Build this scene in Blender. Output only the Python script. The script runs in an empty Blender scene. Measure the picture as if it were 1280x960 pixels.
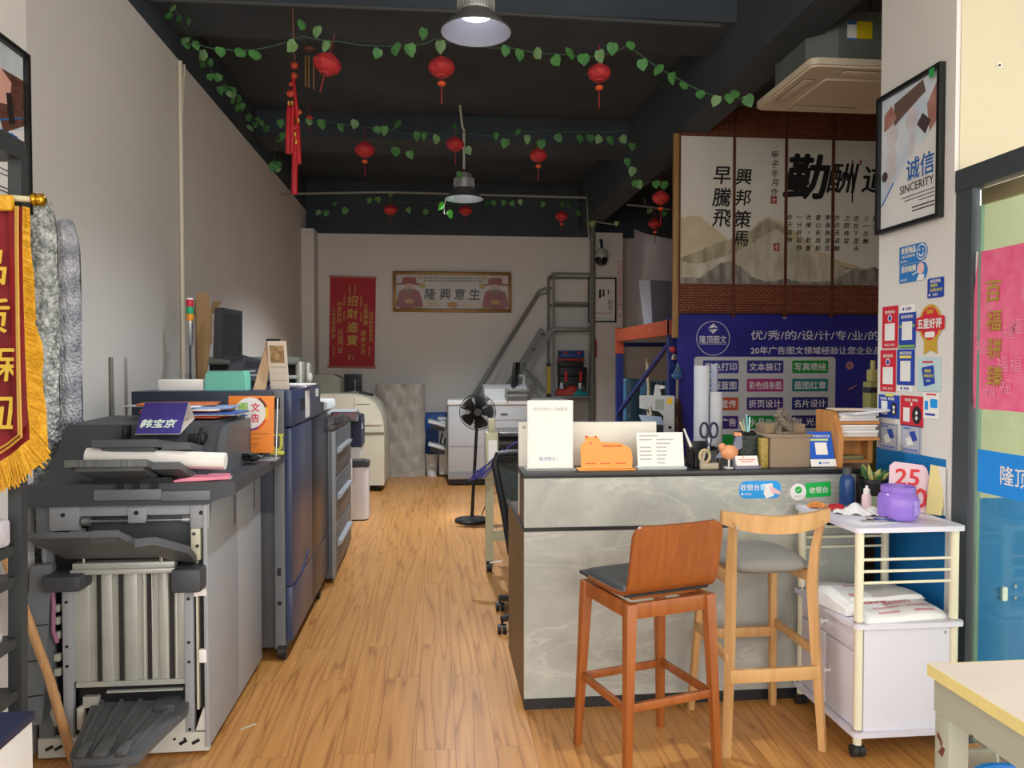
import bpy, bmesh, math, random
from mathutils import Matrix, Vector
S = bpy.context.scene
COL = S.collection
random.seed(7)
R = math.radians

# ------------------------------------------------------------------ camera
EYE, FPX, YAW, PITCH = 1.6, 962.0, R(5.6), R(1.49)
cd = bpy.data.cameras.new('camera'); cam = bpy.data.objects.new('camera', cd); COL.objects.link(cam)
cd.sensor_width = 36; cd.lens = FPX / 1280 * 36; cd.clip_start = 0.05
cam.location = (0, 0, EYE); cam.rotation_euler = (R(90) - PITCH, 0, -YAW)
S.camera = cam

# ------------------------------------------------------------------ world, light, exposure
S.view_settings.view_transform = 'Standard'; S.view_settings.look = 'None'
S.view_settings.gamma = 1; S.view_settings.use_curve_mapping = False
S.view_settings.exposure = 0.0
w = bpy.data.worlds.new('overcast_sky'); S.world = w; w.use_nodes = True
bg = w.node_tree.nodes['Background']
bg.inputs[0].default_value = (1.0, 0.972, 0.935, 1); bg.inputs[1].default_value = 3.6
# daylight of the open shop front: the open bay itself is sampled as a light portal for the sky
pl = bpy.data.lights.new('shopfront_portal', 'AREA'); pl.shape = 'RECTANGLE'; pl.size = 3.9; pl.size_y = 4.2
pl.cycles.is_portal = True
po = bpy.data.objects.new('shopfront_portal', pl); COL.objects.link(po)
po.location = (0.3, 3.05, 2.1); po.rotation_euler = (R(90), 0, 0)

def lamp_light(loc, power, size, color=(0.88, 0.94, 1.0)):
    l = bpy.data.lights.new('lamp_light', 'SPOT'); l.spot_size = R(132); l.spot_blend = 0.85; l.shadow_soft_size = size; l.energy = power; l.color = color
    o = bpy.data.objects.new('lamp_light', l); COL.objects.link(o); o.location = loc
    return o

# ------------------------------------------------------------------ helpers
def P(u, v, X=None, Y=None, Z=None):
    """the point of the room that sits on a known plane (X, Y or Z) in a measured direction"""
    x = (u - 640) / FPX; y = (480 - v) / FPX
    d = Vector((x, math.cos(PITCH) + y * math.sin(PITCH), -math.sin(PITCH) + y * math.cos(PITCH)))
    c, s = math.cos(YAW), math.sin(YAW)
    d = Vector((d.x * c + d.y * s, -d.x * s + d.y * c, d.z))
    t = X / d.x if X is not None else (Y / d.y if Y is not None else (Z - EYE) / d.z)
    return Vector((0, 0, EYE)) + d * t

def lin(c):
    if isinstance(c, str): c = tuple(int(c[i:i+2], 16) for i in (0, 2, 4))
    return tuple((x / 255 / 12.92 if x <= 10 else ((x / 255 + 0.055) / 1.055) ** 2.4) for x in c) + (1,)

MATS = {}
def mat(name, col, rough=0.5, metal=0.0, var=0.0, scale=6.0, bump=0.0, bscale=40.0, alpha=1.0, trans=0.0, emit=0.0, coat=0.0, stretch=None, col2=None, ior=1.45, spec=0.5):
    if name in MATS: return MATS[name]
    m = bpy.data.materials.new(name); m.use_nodes = True; MATS[name] = m
    nt = m.node_tree; p = nt.nodes['Principled BSDF']
    c = lin(col)
    p.inputs['Base Color'].default_value = c; p.inputs['Roughness'].default_value = rough
    p.inputs['Metallic'].default_value = metal; p.inputs['Alpha'].default_value = alpha
    p.inputs['Transmission Weight'].default_value = trans; p.inputs['IOR'].default_value = ior
    p.inputs['Coat Weight'].default_value = coat; p.inputs['Specular IOR Level'].default_value = spec
    if emit:
        p.inputs['Emission Color'].default_value = c; p.inputs['Emission Strength'].default_value = emit
    tc = nt.nodes.new('ShaderNodeTexCoord'); mp = nt.nodes.new('ShaderNodeMapping')
    nt.links.new(tc.outputs['Object'], mp.inputs[0])
    if stretch: mp.inputs['Scale'].default_value = stretch
    # every surface carries at least a faint procedural variation
    n = nt.nodes.new('ShaderNodeTexNoise'); n.inputs['Scale'].default_value = scale; n.inputs['Detail'].default_value = 5
    nt.links.new(mp.outputs[0], n.inputs['Vector'])
    r = nt.nodes.new('ShaderNodeValToRGB'); v = var if var else 0.02
    if col2: a, b = c, lin(col2)
    else: a = tuple(x * (1 - v) for x in c[:3]) + (1,); b = tuple(min(1, x * (1 + v)) for x in c[:3]) + (1,)
    r.color_ramp.elements[0].position = 0.35; r.color_ramp.elements[1].position = 0.65
    r.color_ramp.elements[0].color = a; r.color_ramp.elements[1].color = b
    nt.links.new(n.outputs[0], r.inputs[0]); nt.links.new(r.outputs[0], p.inputs['Base Color'])
    if bump:
        n2 = nt.nodes.new('ShaderNodeTexNoise'); n2.inputs['Scale'].default_value = bscale; n2.inputs['Detail'].default_value = 3
        nt.links.new(mp.outputs[0], n2.inputs['Vector'])
        bp = nt.nodes.new('ShaderNodeBump'); bp.inputs['Strength'].default_value = bump; bp.inputs['Distance'].default_value = 0.01
        nt.links.new(n2.outputs[0], bp.inputs['Height']); nt.links.new(bp.outputs[0], p.inputs['Normal'])
    return m

def fr(o, u, v):
    """frame of a flat thing: local x = u, local y = v, local z points out of its face"""
    u = Vector(u).normalized(); v = Vector(v); v = (v - u * v.dot(u)).normalized(); n = u.cross(v)
    return Matrix(((u.x, v.x, n.x, o[0]), (u.y, v.y, n.y, o[1]), (u.z, v.z, n.z, o[2]), (0, 0, 0, 1)))
def FACE(o): return fr(o, (1, 0, 0), (0, 0, 1))          # faces the shop front
def FACEL(o): return fr(o, (0, -1, 0), (0, 0, 1))        # faces left
def FACER(o): return fr(o, (0, 1, 0), (0, 0, 1))         # faces right
def rot(loc, rz=0, rx=0, ry=0):
    return Matrix.Translation(loc) @ Matrix.Rotation(rz, 4, 'Z') @ Matrix.Rotation(rx, 4, 'X') @ Matrix.Rotation(ry, 4, 'Y')

TXT = {}
def text_geo(s, bold=0.0, shear=0.0):
    k = (s, bold, shear)
    if k not in TXT:
        c = bpy.data.curves.new('t', 'FONT'); c.body = s; c.size = 1; c.resolution_u = 2; c.offset = bold; c.shear = shear
        o = bpy.data.objects.new('t', c); COL.objects.link(o)
        dg = bpy.context.evaluated_depsgraph_get(); dg.update()
        me = bpy.data.meshes.new_from_object(o.evaluated_get(dg))
        vs = [tuple(v.co) for v in me.vertices]; fs = [tuple(f.vertices) for f in me.polygons]
        bpy.data.meshes.remove(me); bpy.data.objects.remove(o); bpy.data.curves.remove(c)
        xs = [v[0] for v in vs] or [0, 1]; ys = [v[1] for v in vs] or [0, 1]
        TXT[k] = (vs, fs, min(xs), max(xs), min(ys), max(ys))
    return TXT[k]

class B:
    def __init__(s, M=None): s.v = []; s.f = []; s.m = []; s.M = M if M is not None else Matrix()
    def add(s, vs, fs, mi=0, M=None):
        T = s.M @ M if M is not None else s.M
        n = len(s.v); s.v += [T @ Vector(q) for q in vs]
        s.f += [tuple(i + n for i in f) for f in fs]; s.m += [mi] * len(fs)
        return s
    def bm(s, bm, mi=0, M=None):
        bm.verts.index_update()
        s.add([v.co.copy() for v in bm.verts], [[v.index for v in f.verts] for f in bm.faces], mi, M); bm.free(); return s
    def box(s, x0, x1, y0, y1, z0, z1, bev=0.0, mi=0, seg=2, M=None):
        if x0 > x1: x0, x1 = x1, x0
        if y0 > y1: y0, y1 = y1, y0
        if z0 > z1: z0, z1 = z1, z0
        b = bmesh.new(); bmesh.ops.create_cube(b, size=1)
        for q in b.verts: q.co = Vector(((x0 + x1) / 2 + q.co.x * (x1 - x0), (y0 + y1) / 2 + q.co.y * (y1 - y0), (z0 + z1) / 2 + q.co.z * (z1 - z0)))
        if bev > 0:
            bev = min(bev, 0.49 * min(x1 - x0, y1 - y0, z1 - z0))
            bmesh.ops.bevel(b, geom=list(b.edges), offset=bev, segments=seg, affect='EDGES', profile=0.5)
        return s.bm(b, mi, M)
    def cyl(s, p0, p1, r0, r1=None, n=16, mi=0, caps=True):
        return s.tube([p0, p1], [r0, r0 if r1 is None else r1], n, mi, caps)
    def tube(s, pts, r, n=8, mi=0, caps=True, closed=False):
        pts = [Vector(p) for p in pts]; k = len(pts)
        rs = r if isinstance(r, (list, tuple)) else [r] * k
        vs = []; fs = []; prev = None
        for i, p in enumerate(pts):
            if closed: t = pts[(i + 1) % k] - pts[i - 1]
            else: t = pts[min(i + 1, k - 1)] - pts[max(i - 1, 0)]
            if t.length < 1e-9: t = Vector((0, 0, 1))
            t.normalize()
            if prev is None:
                a = Vector((0, 0, 1)) if abs(t.z) < 0.9 else Vector((1, 0, 0))
                x = t.cross(a).normalized()
            else: x = (prev - t * prev.dot(t)).normalized()
            prev = x; y = t.cross(x)
            vs += [p + (x * math.cos(2 * math.pi * j / n) + y * math.sin(2 * math.pi * j / n)) * rs[i] for j in range(n)]
        for i in range(k if closed else k - 1):
            a, b = i * n, ((i + 1) % k) * n
            fs += [(a + j, a + (j + 1) % n, b + (j + 1) % n, b + j) for j in range(n)]
        if caps and not closed: fs += [tuple(range(n - 1, -1, -1)), tuple(range((k - 1) * n, k * n))]
        return s.add(vs, fs, mi)
    def bar(s, p0, p1, wx, wy, up=(0, 0, 1), mi=0, taper=1.0, bev=0.0):
        """square bar from p0 to p1; wx across, wy along 'up'"""
        p0, p1 = Vector(p0), Vector(p1); t = (p1 - p0); L = t.length; t.normalize()
        u = Vector(up)
        if abs(u.normalized().dot(t)) > 0.98: u = Vector((0, 1, 0))
        x = u.cross(t).normalized(); y = t.cross(x)
        M = Matrix(((x.x, y.x, t.x, p0.x), (x.y, y.y, t.y, p0.y), (x.z, y.z, t.z, p0.z), (0, 0, 0, 1)))
        b = bmesh.new(); bmesh.ops.create_cube(b, size=1)
        for q in b.verts:
            k = taper if q.co.z > 0 else 1.0
            q.co = Vector((q.co.x * wx * k, q.co.y * wy * k, (q.co.z + 0.5) * L))
        if bev: bmesh.ops.bevel(b, geom=list(b.edges), offset=bev, segments=2, affect='EDGES', profile=0.5)
        return s.bm(b, mi, M)
    def lathe(s, prof, c=(0, 0, 0), n=24, mi=0, M=None, sx=1, sy=1):
        vs = []; fs = []; k = len(prof)
        for r, z in prof: vs += [(c[0] + r * sx * math.cos(2 * math.pi * j / n), c[1] + r * sy * math.sin(2 * math.pi * j / n), c[2] + z) for j in range(n)]
        for i in range(k - 1): fs += [(i * n + j, i * n + (j + 1) % n, (i + 1) * n + (j + 1) % n, (i + 1) * n + j) for j in range(n)]
        if prof[0][0] > 1e-6: fs.append(tuple(range(n - 1, -1, -1)))
        if prof[-1][0] > 1e-6: fs.append(tuple(range((k - 1) * n, k * n)))
        return s.add(vs, fs, mi, M)
    def open_lathe(s, prof, c=(0, 0, 0), n=24, mi=0, M=None):
        vs = []; fs = []; k = len(prof)
        for r, z in prof: vs += [(c[0] + r * math.cos(2 * math.pi * j / n), c[1] + r * math.sin(2 * math.pi * j / n), c[2] + z) for j in range(n)]
        for i in range(k - 1): fs += [(i * n + j, i * n + (j + 1) % n, (i + 1) * n + (j + 1) % n, (i + 1) * n + j) for j in range(n)]
        return s.add(vs, fs, mi, M)
    def ball(s, c, r, sc=(1, 1, 1), n=12, mi=0, M=None):
        b = bmesh.new(); bmesh.ops.create_uvsphere(b, u_segments=n, v_segments=max(6, n // 2 + 2), radius=r)
        for q in b.verts: q.co = Vector((c[0] + q.co.x * sc[0], c[1] + q.co.y * sc[1], c[2] + q.co.z * sc[2]))
        return s.bm(b, mi, M)
    def prism(s, poly, z0, z1, mi=0, M=None):
        """polygon in local xy, extruded from z0 to z1"""
        n = len(poly)
        vs = [(x, y, z0) for x, y in poly] + [(x, y, z1) for x, y in poly]
        fs = [tuple(range(n - 1, -1, -1)), tuple(range(n, 2 * n))] + [(i, (i + 1) % n, n + (i + 1) % n, n + i) for i in range(n)]
        return s.add(vs, fs, mi, M)
    def pyz(s, poly, x0, x1, mi=0):
        """polygon in the y-z plane, extruded along x"""
        return s.prism(poly, x0, x1, mi, Matrix(((0, 0, 1, 0), (1, 0, 0, 0), (0, 1, 0, 0), (0, 0, 0, 1))))
    def pxz(s, poly, y0, y1, mi=0):
        return s.prism(poly, -y1, -y0, mi, Matrix(((1, 0, 0, 0), (0, 0, -1, 0), (0, 1, 0, 0), (0, 0, 0, 1))))
    def grid(s, f, nu, nv, mi=0, closed=False):
        vs = [f(i / nu, j / nv) for j in range(nv + 1) for i in range(nu + 1)]
        fs = [(j * (nu + 1) + i, j * (nu + 1) + i + 1, (j + 1) * (nu + 1) + i + 1, (j + 1) * (nu + 1) + i) for j in range(nv) for i in range(nu)]
        return s.add(vs, fs, mi)
    def text(s, t, x, y, z, size, mi=0, bold=0.0, shear=0.0, align='C', vert=False, width=None, gap=1.08):
        """lettering in the local xy plane: size = glyph height; bold thickens the strokes by overlapping copies"""
        if bold and not vert:
            d = bold * size * .75
            for k, (dx, dy) in enumerate(((0, 0), (-1, 0), (1, 0), (0, 1), (0, -1)) if bold < .03 else ((0, 0), (-1, 0), (1, 0), (0, 1), (0, -1), (-.7, .7), (.7, .7), (.7, -.7), (-.7, -.7))):
                s.text(t, x + dx * d, y + dy * d, z + .00025 * k, size, mi, 0, shear, align, False, width, gap)
            return s
        if vert:
            for i, ch in enumerate(t): s.text(ch, x, y - i * size * gap, z, size, mi, bold, shear, 'C')
            return s
        vs, fs, x0, x1, y0, y1 = text_geo(t, bold, shear)
        if not vs: return s
        h = (y1 - y0) if all(ord(c) < 0x3000 for c in t) else max(y1 - y0, 0.8)
        k = size / h; kx = k if width is None else width / (x1 - x0)
        ox = {'C': (x0 + x1) / 2, 'L': x0, 'R': x1}[align]; oy = (y0 + y1) / 2
        return s.add([((q[0] - ox) * kx + x, (q[1] - oy) * k + y, z) for q in vs], fs, mi)
    def disc(s, x, y, z, r, n=28, mi=0, ry=None):
        ry = ry or r
        return s.add([(x + r * math.cos(2 * math.pi * i / n), y + ry * math.sin(2 * math.pi * i / n), z) for i in range(n)], [tuple(range(n))], mi)
    def ring(s, x, y, z, r0, r1, n=36, mi=0, a0=0, a1=360):
        vs = []; k = n if a1 - a0 < 360 else n
        for i in range(k + 1):
            a = R(a0 + (a1 - a0) * i / k)
            vs += [(x + r0 * math.cos(a), y + r0 * math.sin(a), z), (x + r1 * math.cos(a), y + r1 * math.sin(a), z)]
        return s.add(vs, [(2 * i, 2 * i + 1, 2 * i + 3, 2 * i + 2) for i in range(k)], mi)
    def rect(s, x0, x1, y0, y1, z=0, mi=0):
        return s.add([(x0, y0, z), (x1, y0, z), (x1, y1, z), (x0, y1, z)], [(0, 1, 2, 3)], mi)
    def rrect(s, x0, x1, y0, y1, z0, z1, r, mi=0, n=5):
        p = []
        for cx, cy, a in ((x1 - r, y0 + r, -90), (x1 - r, y1 - r, 0), (x0 + r, y1 - r, 90), (x0 + r, y0 + r, 180)):
            p += [(cx + r * math.cos(R(a + 90 * i / n)), cy + r * math.sin(R(a + 90 * i / n))) for i in range(n + 1)]
        return s.prism(p, z0, z1, mi)

ROOT = {}
def thing(name, label, cat, loc=(0, 0, 0), rz=0, group=None):
    o = bpy.data.objects.new(name, None); COL.objects.link(o); o.empty_display_size = 0.05
    o.location = loc; o.rotation_euler = (0, 0, rz); o['label'] = label; o['category'] = cat
    if group: o['group'] = group
    ROOT[o.name] = Matrix.Translation(Vector(loc)) @ Matrix.Rotation(rz, 4, 'Z')
    return o
def obj(name, b, m, parent=None, label=None, cat=None, group=None, kind=None, smooth=True, mod=None):
    ms = m if isinstance(m, (list, tuple)) else [m]
    if parent is not None:
        T = ROOT[parent.name].inverted(); off = None
        vs = [T @ v for v in b.v]
    else:
        xs = [v.x for v in b.v]; ys = [v.y for v in b.v]; zs = [v.z for v in b.v]
        off = Vector(((min(xs) + max(xs)) / 2, (min(ys) + max(ys)) / 2, min(zs))); vs = [v - off for v in b.v]
    me = bpy.data.meshes.new(name); me.from_pydata([tuple(v) for v in vs], [], b.f)
    for x in ms: me.materials.append(x)
    me.polygons.foreach_set('material_index', b.m)
    bm = bmesh.new(); bm.from_mesh(me); bmesh.ops.remove_doubles(bm, verts=bm.verts, dist=1e-6)
    if any(len(f.verts) > 4 or 1 for f in bm.faces): bmesh.ops.recalc_face_normals(bm, faces=bm.faces) if smooth != 'flat' else None
    if smooth:
        for f in bm.faces: f.smooth = True
        for e in bm.edges:
            if len(e.link_faces) == 2 and e.calc_face_angle(0) > 0.6: e.smooth = False
            elif len(e.link_faces) != 2: e.smooth = False
    bm.to_mesh(me); bm.free(); me.update()
    o = bpy.data.objects.new(name, me); COL.objects.link(o)
    if parent is not None: o.parent = parent; ROOT[o.name] = ROOT[parent.name]
    else: o.location = off; ROOT[o.name] = Matrix.Translation(off)
    if label: o['label'] = label
    if cat: o['category'] = cat
    if group: o['group'] = group
    if kind: o['kind'] = kind
    return o
def struct(name, b, m, label=None): return obj(name, b, m, kind='structure', label=label)
def dup(root, loc, rz=None, label=None, scale=None):
    r = root.copy(); COL.objects.link(r); r.location = loc
    if rz is not None: r.rotation_euler = (0, 0, rz)
    if scale: r.scale = (scale,) * 3
    if label: r['label'] = label
    for ch in list(root.children):
        c = ch.copy(); COL.objects.link(c); c.parent = r
        for g in ch.children:
            d = g.copy(); COL.objects.link(d); d.parent = c
    return r
def flat(b): return b
# ------------------------------------------------------------------ materials of the room
def floor_mat():
    m = bpy.data.materials.new('oak_laminate'); m.use_nodes = True; nt = m.node_tree; N = nt.nodes.new; L = nt.links.new
    p = nt.nodes['Principled BSDF']; p.inputs['Roughness'].default_value = 0.34
    tc = N('ShaderNodeTexCoord'); mp = N('ShaderNodeMapping'); mp.inputs['Rotation'].default_value = (0, 0, R(90))
    L(tc.outputs['Object'], mp.inputs[0])
    br = N('ShaderNodeTexBrick'); br.inputs['Scale'].default_value = 1; br.inputs['Brick Width'].default_value = 1.21
    br.inputs['Row Height'].default_value = 0.165; br.inputs['Mortar Size'].default_value = 0.0012; br.inputs['Mortar Smooth'].default_value = 0.1
    br.offset = 0.37; br.inputs['Color1'].default_value = (0, 0, 0, 1); br.inputs['Color2'].default_value = (1, 1, 1, 1); br.inputs['Mortar'].default_value = (0.5, 0.5, 0.5, 1)
    L(mp.outputs[0], br.inputs['Vector'])
    # offset the grain per plank
    off = N('ShaderNodeVectorMath'); off.operation = 'SCALE'; off.inputs['Scale'].default_value = 7.3
    L(br.outputs['Color'], off.inputs[0])
    ad = N('ShaderNodeVectorMath'); L(tc.outputs['Object'], ad.inputs[0]); L(off.outputs[0], ad.inputs[1])
    m2 = N('ShaderNodeMapping'); m2.inputs['Scale'].default_value = (1, 0.04, 1); L(ad.outputs[0], m2.inputs[0])
    w1 = N('ShaderNodeTexNoise'); w1.inputs['Scale'].default_value = 8.0; w1.inputs['Detail'].default_value = 2.2; w1.inputs['Roughness'].default_value = 0.4; L(m2.outputs[0], w1.inputs['Vector'])
    wm = N('ShaderNodeMath'); wm.operation = 'MULTIPLY'; wm.inputs[1].default_value = 9; L(w1.outputs[0], wm.inputs[0])
    wv = N('ShaderNodeMath'); wv.operation = 'FRACT'; L(wm.outputs[0], wv.inputs[0])
    nz = N('ShaderNodeTexNoise'); nz.inputs['Scale'].default_value = 45; nz.inputs['Detail'].default_value = 4; L(m2.outputs[0], nz.inputs['Vector'])
    r1 = N('ShaderNodeValToRGB'); e = r1.color_ramp.elements
    e[0].position = 0.0; e[0].color = lin('a06a38'); e[1].position = 0.13; e[1].color = lin('c08648')
    x = e.new(0.5); x.color = lin('cc9354'); x = e.new(0.92); x.color = lin('c48b4c'); x = e.new(1.0); x.color = lin('a87040')
    L(wv.outputs[0], r1.inputs[0])
    r2 = N('ShaderNodeValToRGB'); r2.color_ramp.elements[0].position = 0.42; r2.color_ramp.elements[0].color = (0.80, 0.76, 0.72, 1); r2.color_ramp.elements[1].position = 0.6
    L(nz.outputs[0], r2.inputs[0])
    mx = N('ShaderNodeMix'); mx.data_type = 'RGBA'; mx.blend_type = 'MULTIPLY'; mx.inputs[0].default_value = 0.45
    L(r1.outputs[0], mx.inputs[6]); L(r2.outputs[0], mx.inputs[7])
    m3 = N('ShaderNodeMix'); m3.data_type = 'RGBA'; m3.blend_type = 'MIX'; L(br.outputs['Fac'], m3.inputs[0])
    L(mx.outputs[2], m3.inputs[6]); m3.inputs[7].default_value = lin('8a5426')
    L(m3.outputs[2], p.inputs['Base Color'])
    return m
def marble_mat():
    m = bpy.data.materials.new('grey_stone_laminate'); m.use_nodes = True; nt = m.node_tree; N = nt.nodes.new; L = nt.links.new
    p = nt.nodes['Principled BSDF']; p.inputs['Roughness'].default_value = 0.42
    tc = N('ShaderNodeTexCoord'); n0 = N('ShaderNodeTexNoise'); n0.inputs['Scale'].default_value = 3.2; n0.inputs['Detail'].default_value = 8; n0.inputs['Roughness'].default_value = 0.65
    n0.inputs['Distortion'].default_value = 0.8; L(tc.outputs['Object'], n0.inputs['Vector'])
    r0 = N('ShaderNodeValToRGB'); r0.color_ramp.elements[0].position = 0.33; r0.color_ramp.elements[0].color = lin('989a95'); r0.color_ramp.elements[1].position = 0.68; r0.color_ramp.elements[1].color = lin('bbbcb3')
    L(n0.outputs[0], r0.inputs[0])
    mp = N('ShaderNodeMapping'); mp.inputs['Rotation'].default_value = (0, R(35), 0); mp.inputs['Scale'].default_value = (0.42, 1, 2.2); L(tc.outputs['Object'], mp.inputs[0])
    n1 = N('ShaderNodeTexNoise'); n1.inputs['Scale'].default_value = 2.2; n1.inputs['Detail'].default_value = 7; n1.inputs['Distortion'].default_value = 0.7; L(mp.outputs[0], n1.inputs['Vector'])
    r1 = N('ShaderNodeValToRGB'); e = r1.color_ramp.elements; e[0].position = 0.485; e[0].color = (0, 0, 0, 1); e[1].position = 0.5; e[1].color = (1, 1, 1, 1); x = e.new(0.512); x.color = (0, 0, 0, 1)
    L(n1.outputs[0], r1.inputs[0])
    ml = N('ShaderNodeMath'); ml.operation = 'MULTIPLY'; ml.inputs[1].default_value = 0.30; L(r1.outputs[0], ml.inputs[0])
    mx = N('ShaderNodeMix'); mx.data_type = 'RGBA'; L(ml.outputs[0], mx.inputs[0]); L(r0.outputs[0], mx.inputs[6]); mx.inputs[7].default_value = lin('dddcd2')
    L(mx.outputs[2], p.inputs['Base Color'])
    return m
def wood_mat(name, a, b, axis='Z', rough=0.4, scale=10):
    if name in MATS: return MATS[name]
    m = bpy.data.materials.new(name); m.use_nodes = True; nt = m.node_tree; N = nt.nodes.new; L = nt.links.new; MATS[name] = m
    p = nt.nodes['Principled BSDF']; p.inputs['Roughness'].default_value = rough
    tc = N('ShaderNodeTexCoord'); mp = N('ShaderNodeMapping')
    mp.inputs['Scale'].default_value = {'Z': (1, 1, .08), 'X': (.08, 1, 1), 'Y': (1, .08, 1)}[axis]
    L(tc.outputs['Object'], mp.inputs[0])
    nz = N('ShaderNodeTexNoise'); nz.inputs['Scale'].default_value = scale * 4; nz.inputs['Detail'].default_value = 5; nz.inputs['Distortion'].default_value = 0.6; L(mp.outputs[0], nz.inputs['Vector'])
    r = N('ShaderNodeValToRGB'); r.color_ramp.elements[0].position = 0.3; r.color_ramp.elements[0].color = lin(a); r.color_ramp.elements[1].position = 0.65; r.color_ramp.elements[1].color = lin(b)
    L(nz.outputs[0], r.inputs[0]); L(r.outputs[0], p.inputs['Base Color'])
    return m

m_floor = floor_mat(); m_marble = marble_mat()
m_wall = mat('white_wall_paint', 'dcd8d3', 0.85, var=0.025, scale=0.9, bump=0.05, bscale=9)
m_cream = mat('cream_wall_paint', 'c5bda2', 0.85, var=0.03, scale=1.2, bump=0.05, bscale=9)
m_black = mat('black_ceiling_paint', '3f474f', 0.8, var=0.15, scale=1.5, bump=0.15, bscale=25)
m_bluedado = mat('blue_dado_paint', '0a70b2', 0.6, var=0.06, scale=3)
m_pave = mat('pavement', '9a9690', 0.9, var=0.1, scale=4)
W = mat('plain_white', 'eceae6', 0.5); K = mat('plain_black', '17181a', 0.45)
WP = mat('white_paper', 'f1eee8', 0.7, var=0.02); GREY = mat('mid_grey_plastic', '74787a', 0.5)
DG = mat('dark_grey_plastic', '45494c', 0.48, var=0.04); CHROME = mat('chrome', 'c8c8c8', 0.22, 1.0)
STEEL = mat('brushed_steel', 'a9abaa', 0.38, 0.85); BLACKP = mat('black_plastic', '1c1d1f', 0.4)
INK = mat('black_ink', '1d1b1a', 0.7); RED = mat('bright_red', 'd3202a', 0.5); YEL = mat('yellow', 'f2c01c', 0.5)
BLUE = mat('sign_blue', '1458c4', 0.45); SKYB = mat('sky_blue', '1f9be8', 0.45); GRN = mat('sign_green', '14b04c', 0.45); ORG = mat('orange', 'f08a2c', 0.5)

# ------------------------------------------------------------------ the room
XL, YB, XR = -1.87, 11.4, 4.6
HC = 4.25
struct('floor', B().box(-3.2, 5, 1.2, YB + .1, -0.1, 0), m_floor)
struct('ground', B().box(-9, 10, -12, 1.2, -0.14, -0.03), m_pave)
struct('ceiling', B().box(-3.2, 5, 3.1, YB + .1, HC, HC + .12), m_black)
struct('ceiling_added_canopy', B().box(-4.5, 6, -2.2, 3.099, HC, HC + .12), mat('added_canopy_paint', 'cfc7b4', .8))  # unseen canopy added to cut the sky light on the cream front wall
b = B().box(XL - .12, XL, 3.2, YB, 0, 3.82, mi=0).box(XL - .12, XL, 3.2, YB, 3.82, HC, mi=1).box(XL, XL + .006, 3.3, YB, 3.82, HC, mi=1)
struct('wall_left', b, [m_wall, m_black])
b = B().box(XL, 4.7, YB, YB + .12, 0, 3.49, mi=0).box(XL, 4.7, YB - .005, YB + .12, 3.49, HC, mi=1)
struct('wall_back', b, [m_wall, m_black])
b = B().box(XR, XR + .12, 3.1, YB, 0, 3.49, mi=0).box(XR, XR + .12, 3.1, YB, 3.49, HC, mi=1)
struct('wall_right', b, [m_wall, m_black])
struct('pilaster_back_left', B().box(XL, -1.70, 11.0, YB - .001, 0, 3.49), m_wall)
struct('pillar_left', B().box(-3.2, -1.65, 1.6, 3.33, 0, HC), m_wall)
obj('shadow_rod', B().tube([(XL + .03, 4.62, 0), (XL + .012, 4.62, 1.64)], .012, 8), mat('shadow_grey_green', '7d7d70', .6), label='thin grey green rod in place of a pole shadow on the left wall behind the machine', cat='rod')  # stands in for a mop pole's shadow on the wall, built as a rod
# right pillar: white inner face with a blue band low down, cream street side
CX, CY0, CY1 = 2.2, 3.1, 3.66
b = B().box(CX, CX + .3, CY0 + .004, CY1, 0, HC, mi=0).box(CX + .02, 5, CY0, CY0 + .2, 0, HC, mi=1)
b.box(CX - .002, CX, CY0 + .03, CY1, 0.02, 1.185, mi=2).box(CX + .02, 5, CY0 - .003, CY0, 0.0, 1.02, mi=2)
struct('pillar_right', b, [m_wall, m_cream, m_bluedado])
struct('ceiling_beam_long', B().box(2.09, 2.36, 3.7, 11.3, 3.62, HC), m_black)
struct('ceiling_beam_front', B().box(XL, 2.09, 5.25, 5.85, 3.98, HC), m_black)
struct('ceiling_beam_middle', B().box(XL, 2.09, 8.3, 8.9, 3.98, HC), m_black)
struct('pilaster_back_right', B().box(2.27, 2.68, 10.95, YB - .001, 0, 3.49), m_wall)
# pipes and wires that stay on the shell
b = B().tube([(XL + .02, 5.86, 3.80), (XL + .02, 5.86, 0.3)], .016, 10).tube([(XL + .014, 5.98, 3.82), (XL + .015, 5.94, 3.6), (XL + .02, 5.885, 3.35)], .008, 6)
obj('wall_conduit', b, mat('cream_pvc', 'e6dcc6', 0.4), label='cream plastic conduit running up the left wall', cat='pipe')
def ceil_pipe(pts, r, label, m=None):
    obj('ceiling_conduit', B().tube(pts, r, 8), m or mat('dusty_black_pipe', '4a4d4e', 0.7), label=label, cat='pipe')
ceil_pipe([(-1.84, 5.2, 3.94), (0.2, 5.2, 3.95), (1.95, 5.2, 3.93)], .014, 'thin dark conduit across the front ceiling beam')
ceil_pipe([P(330, 243, Y=9.6), P(480, 240, Y=9.6), P(733, 247, Y=9.6), P(736, 292, Y=9.6), P(737, 300, Y=9.6)], .014, 'grey conduit bent down beside the back right pilaster', mat('grey_pipe', '85857f', 0.6))
ceil_pipe([P(740, 276, Y=10.6), P(756, 279, Y=10.6), P(772, 281, Y=10.6)], .012, 'short bent grey conduit above the security camera', mat('grey_pipe', '85857f', 0.6))
ceil_pipe([P(784, 256, Y=9.3), P(806, 258, Y=9.3), P(838, 262, Y=9.3)], .012, 'short grey conduit beside the two far right lanterns', mat('grey_pipe', '85857f', 0.6))
obj('drain_pipe', B().tube([(2.235, 10.9, 0.2), (2.235, 10.9, 3.55)], .035, 10), mat('grey_pipe2', '6f6f69', 0.6), label='grey vertical pipe beside the back right pilaster', cat='pipe')

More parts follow.
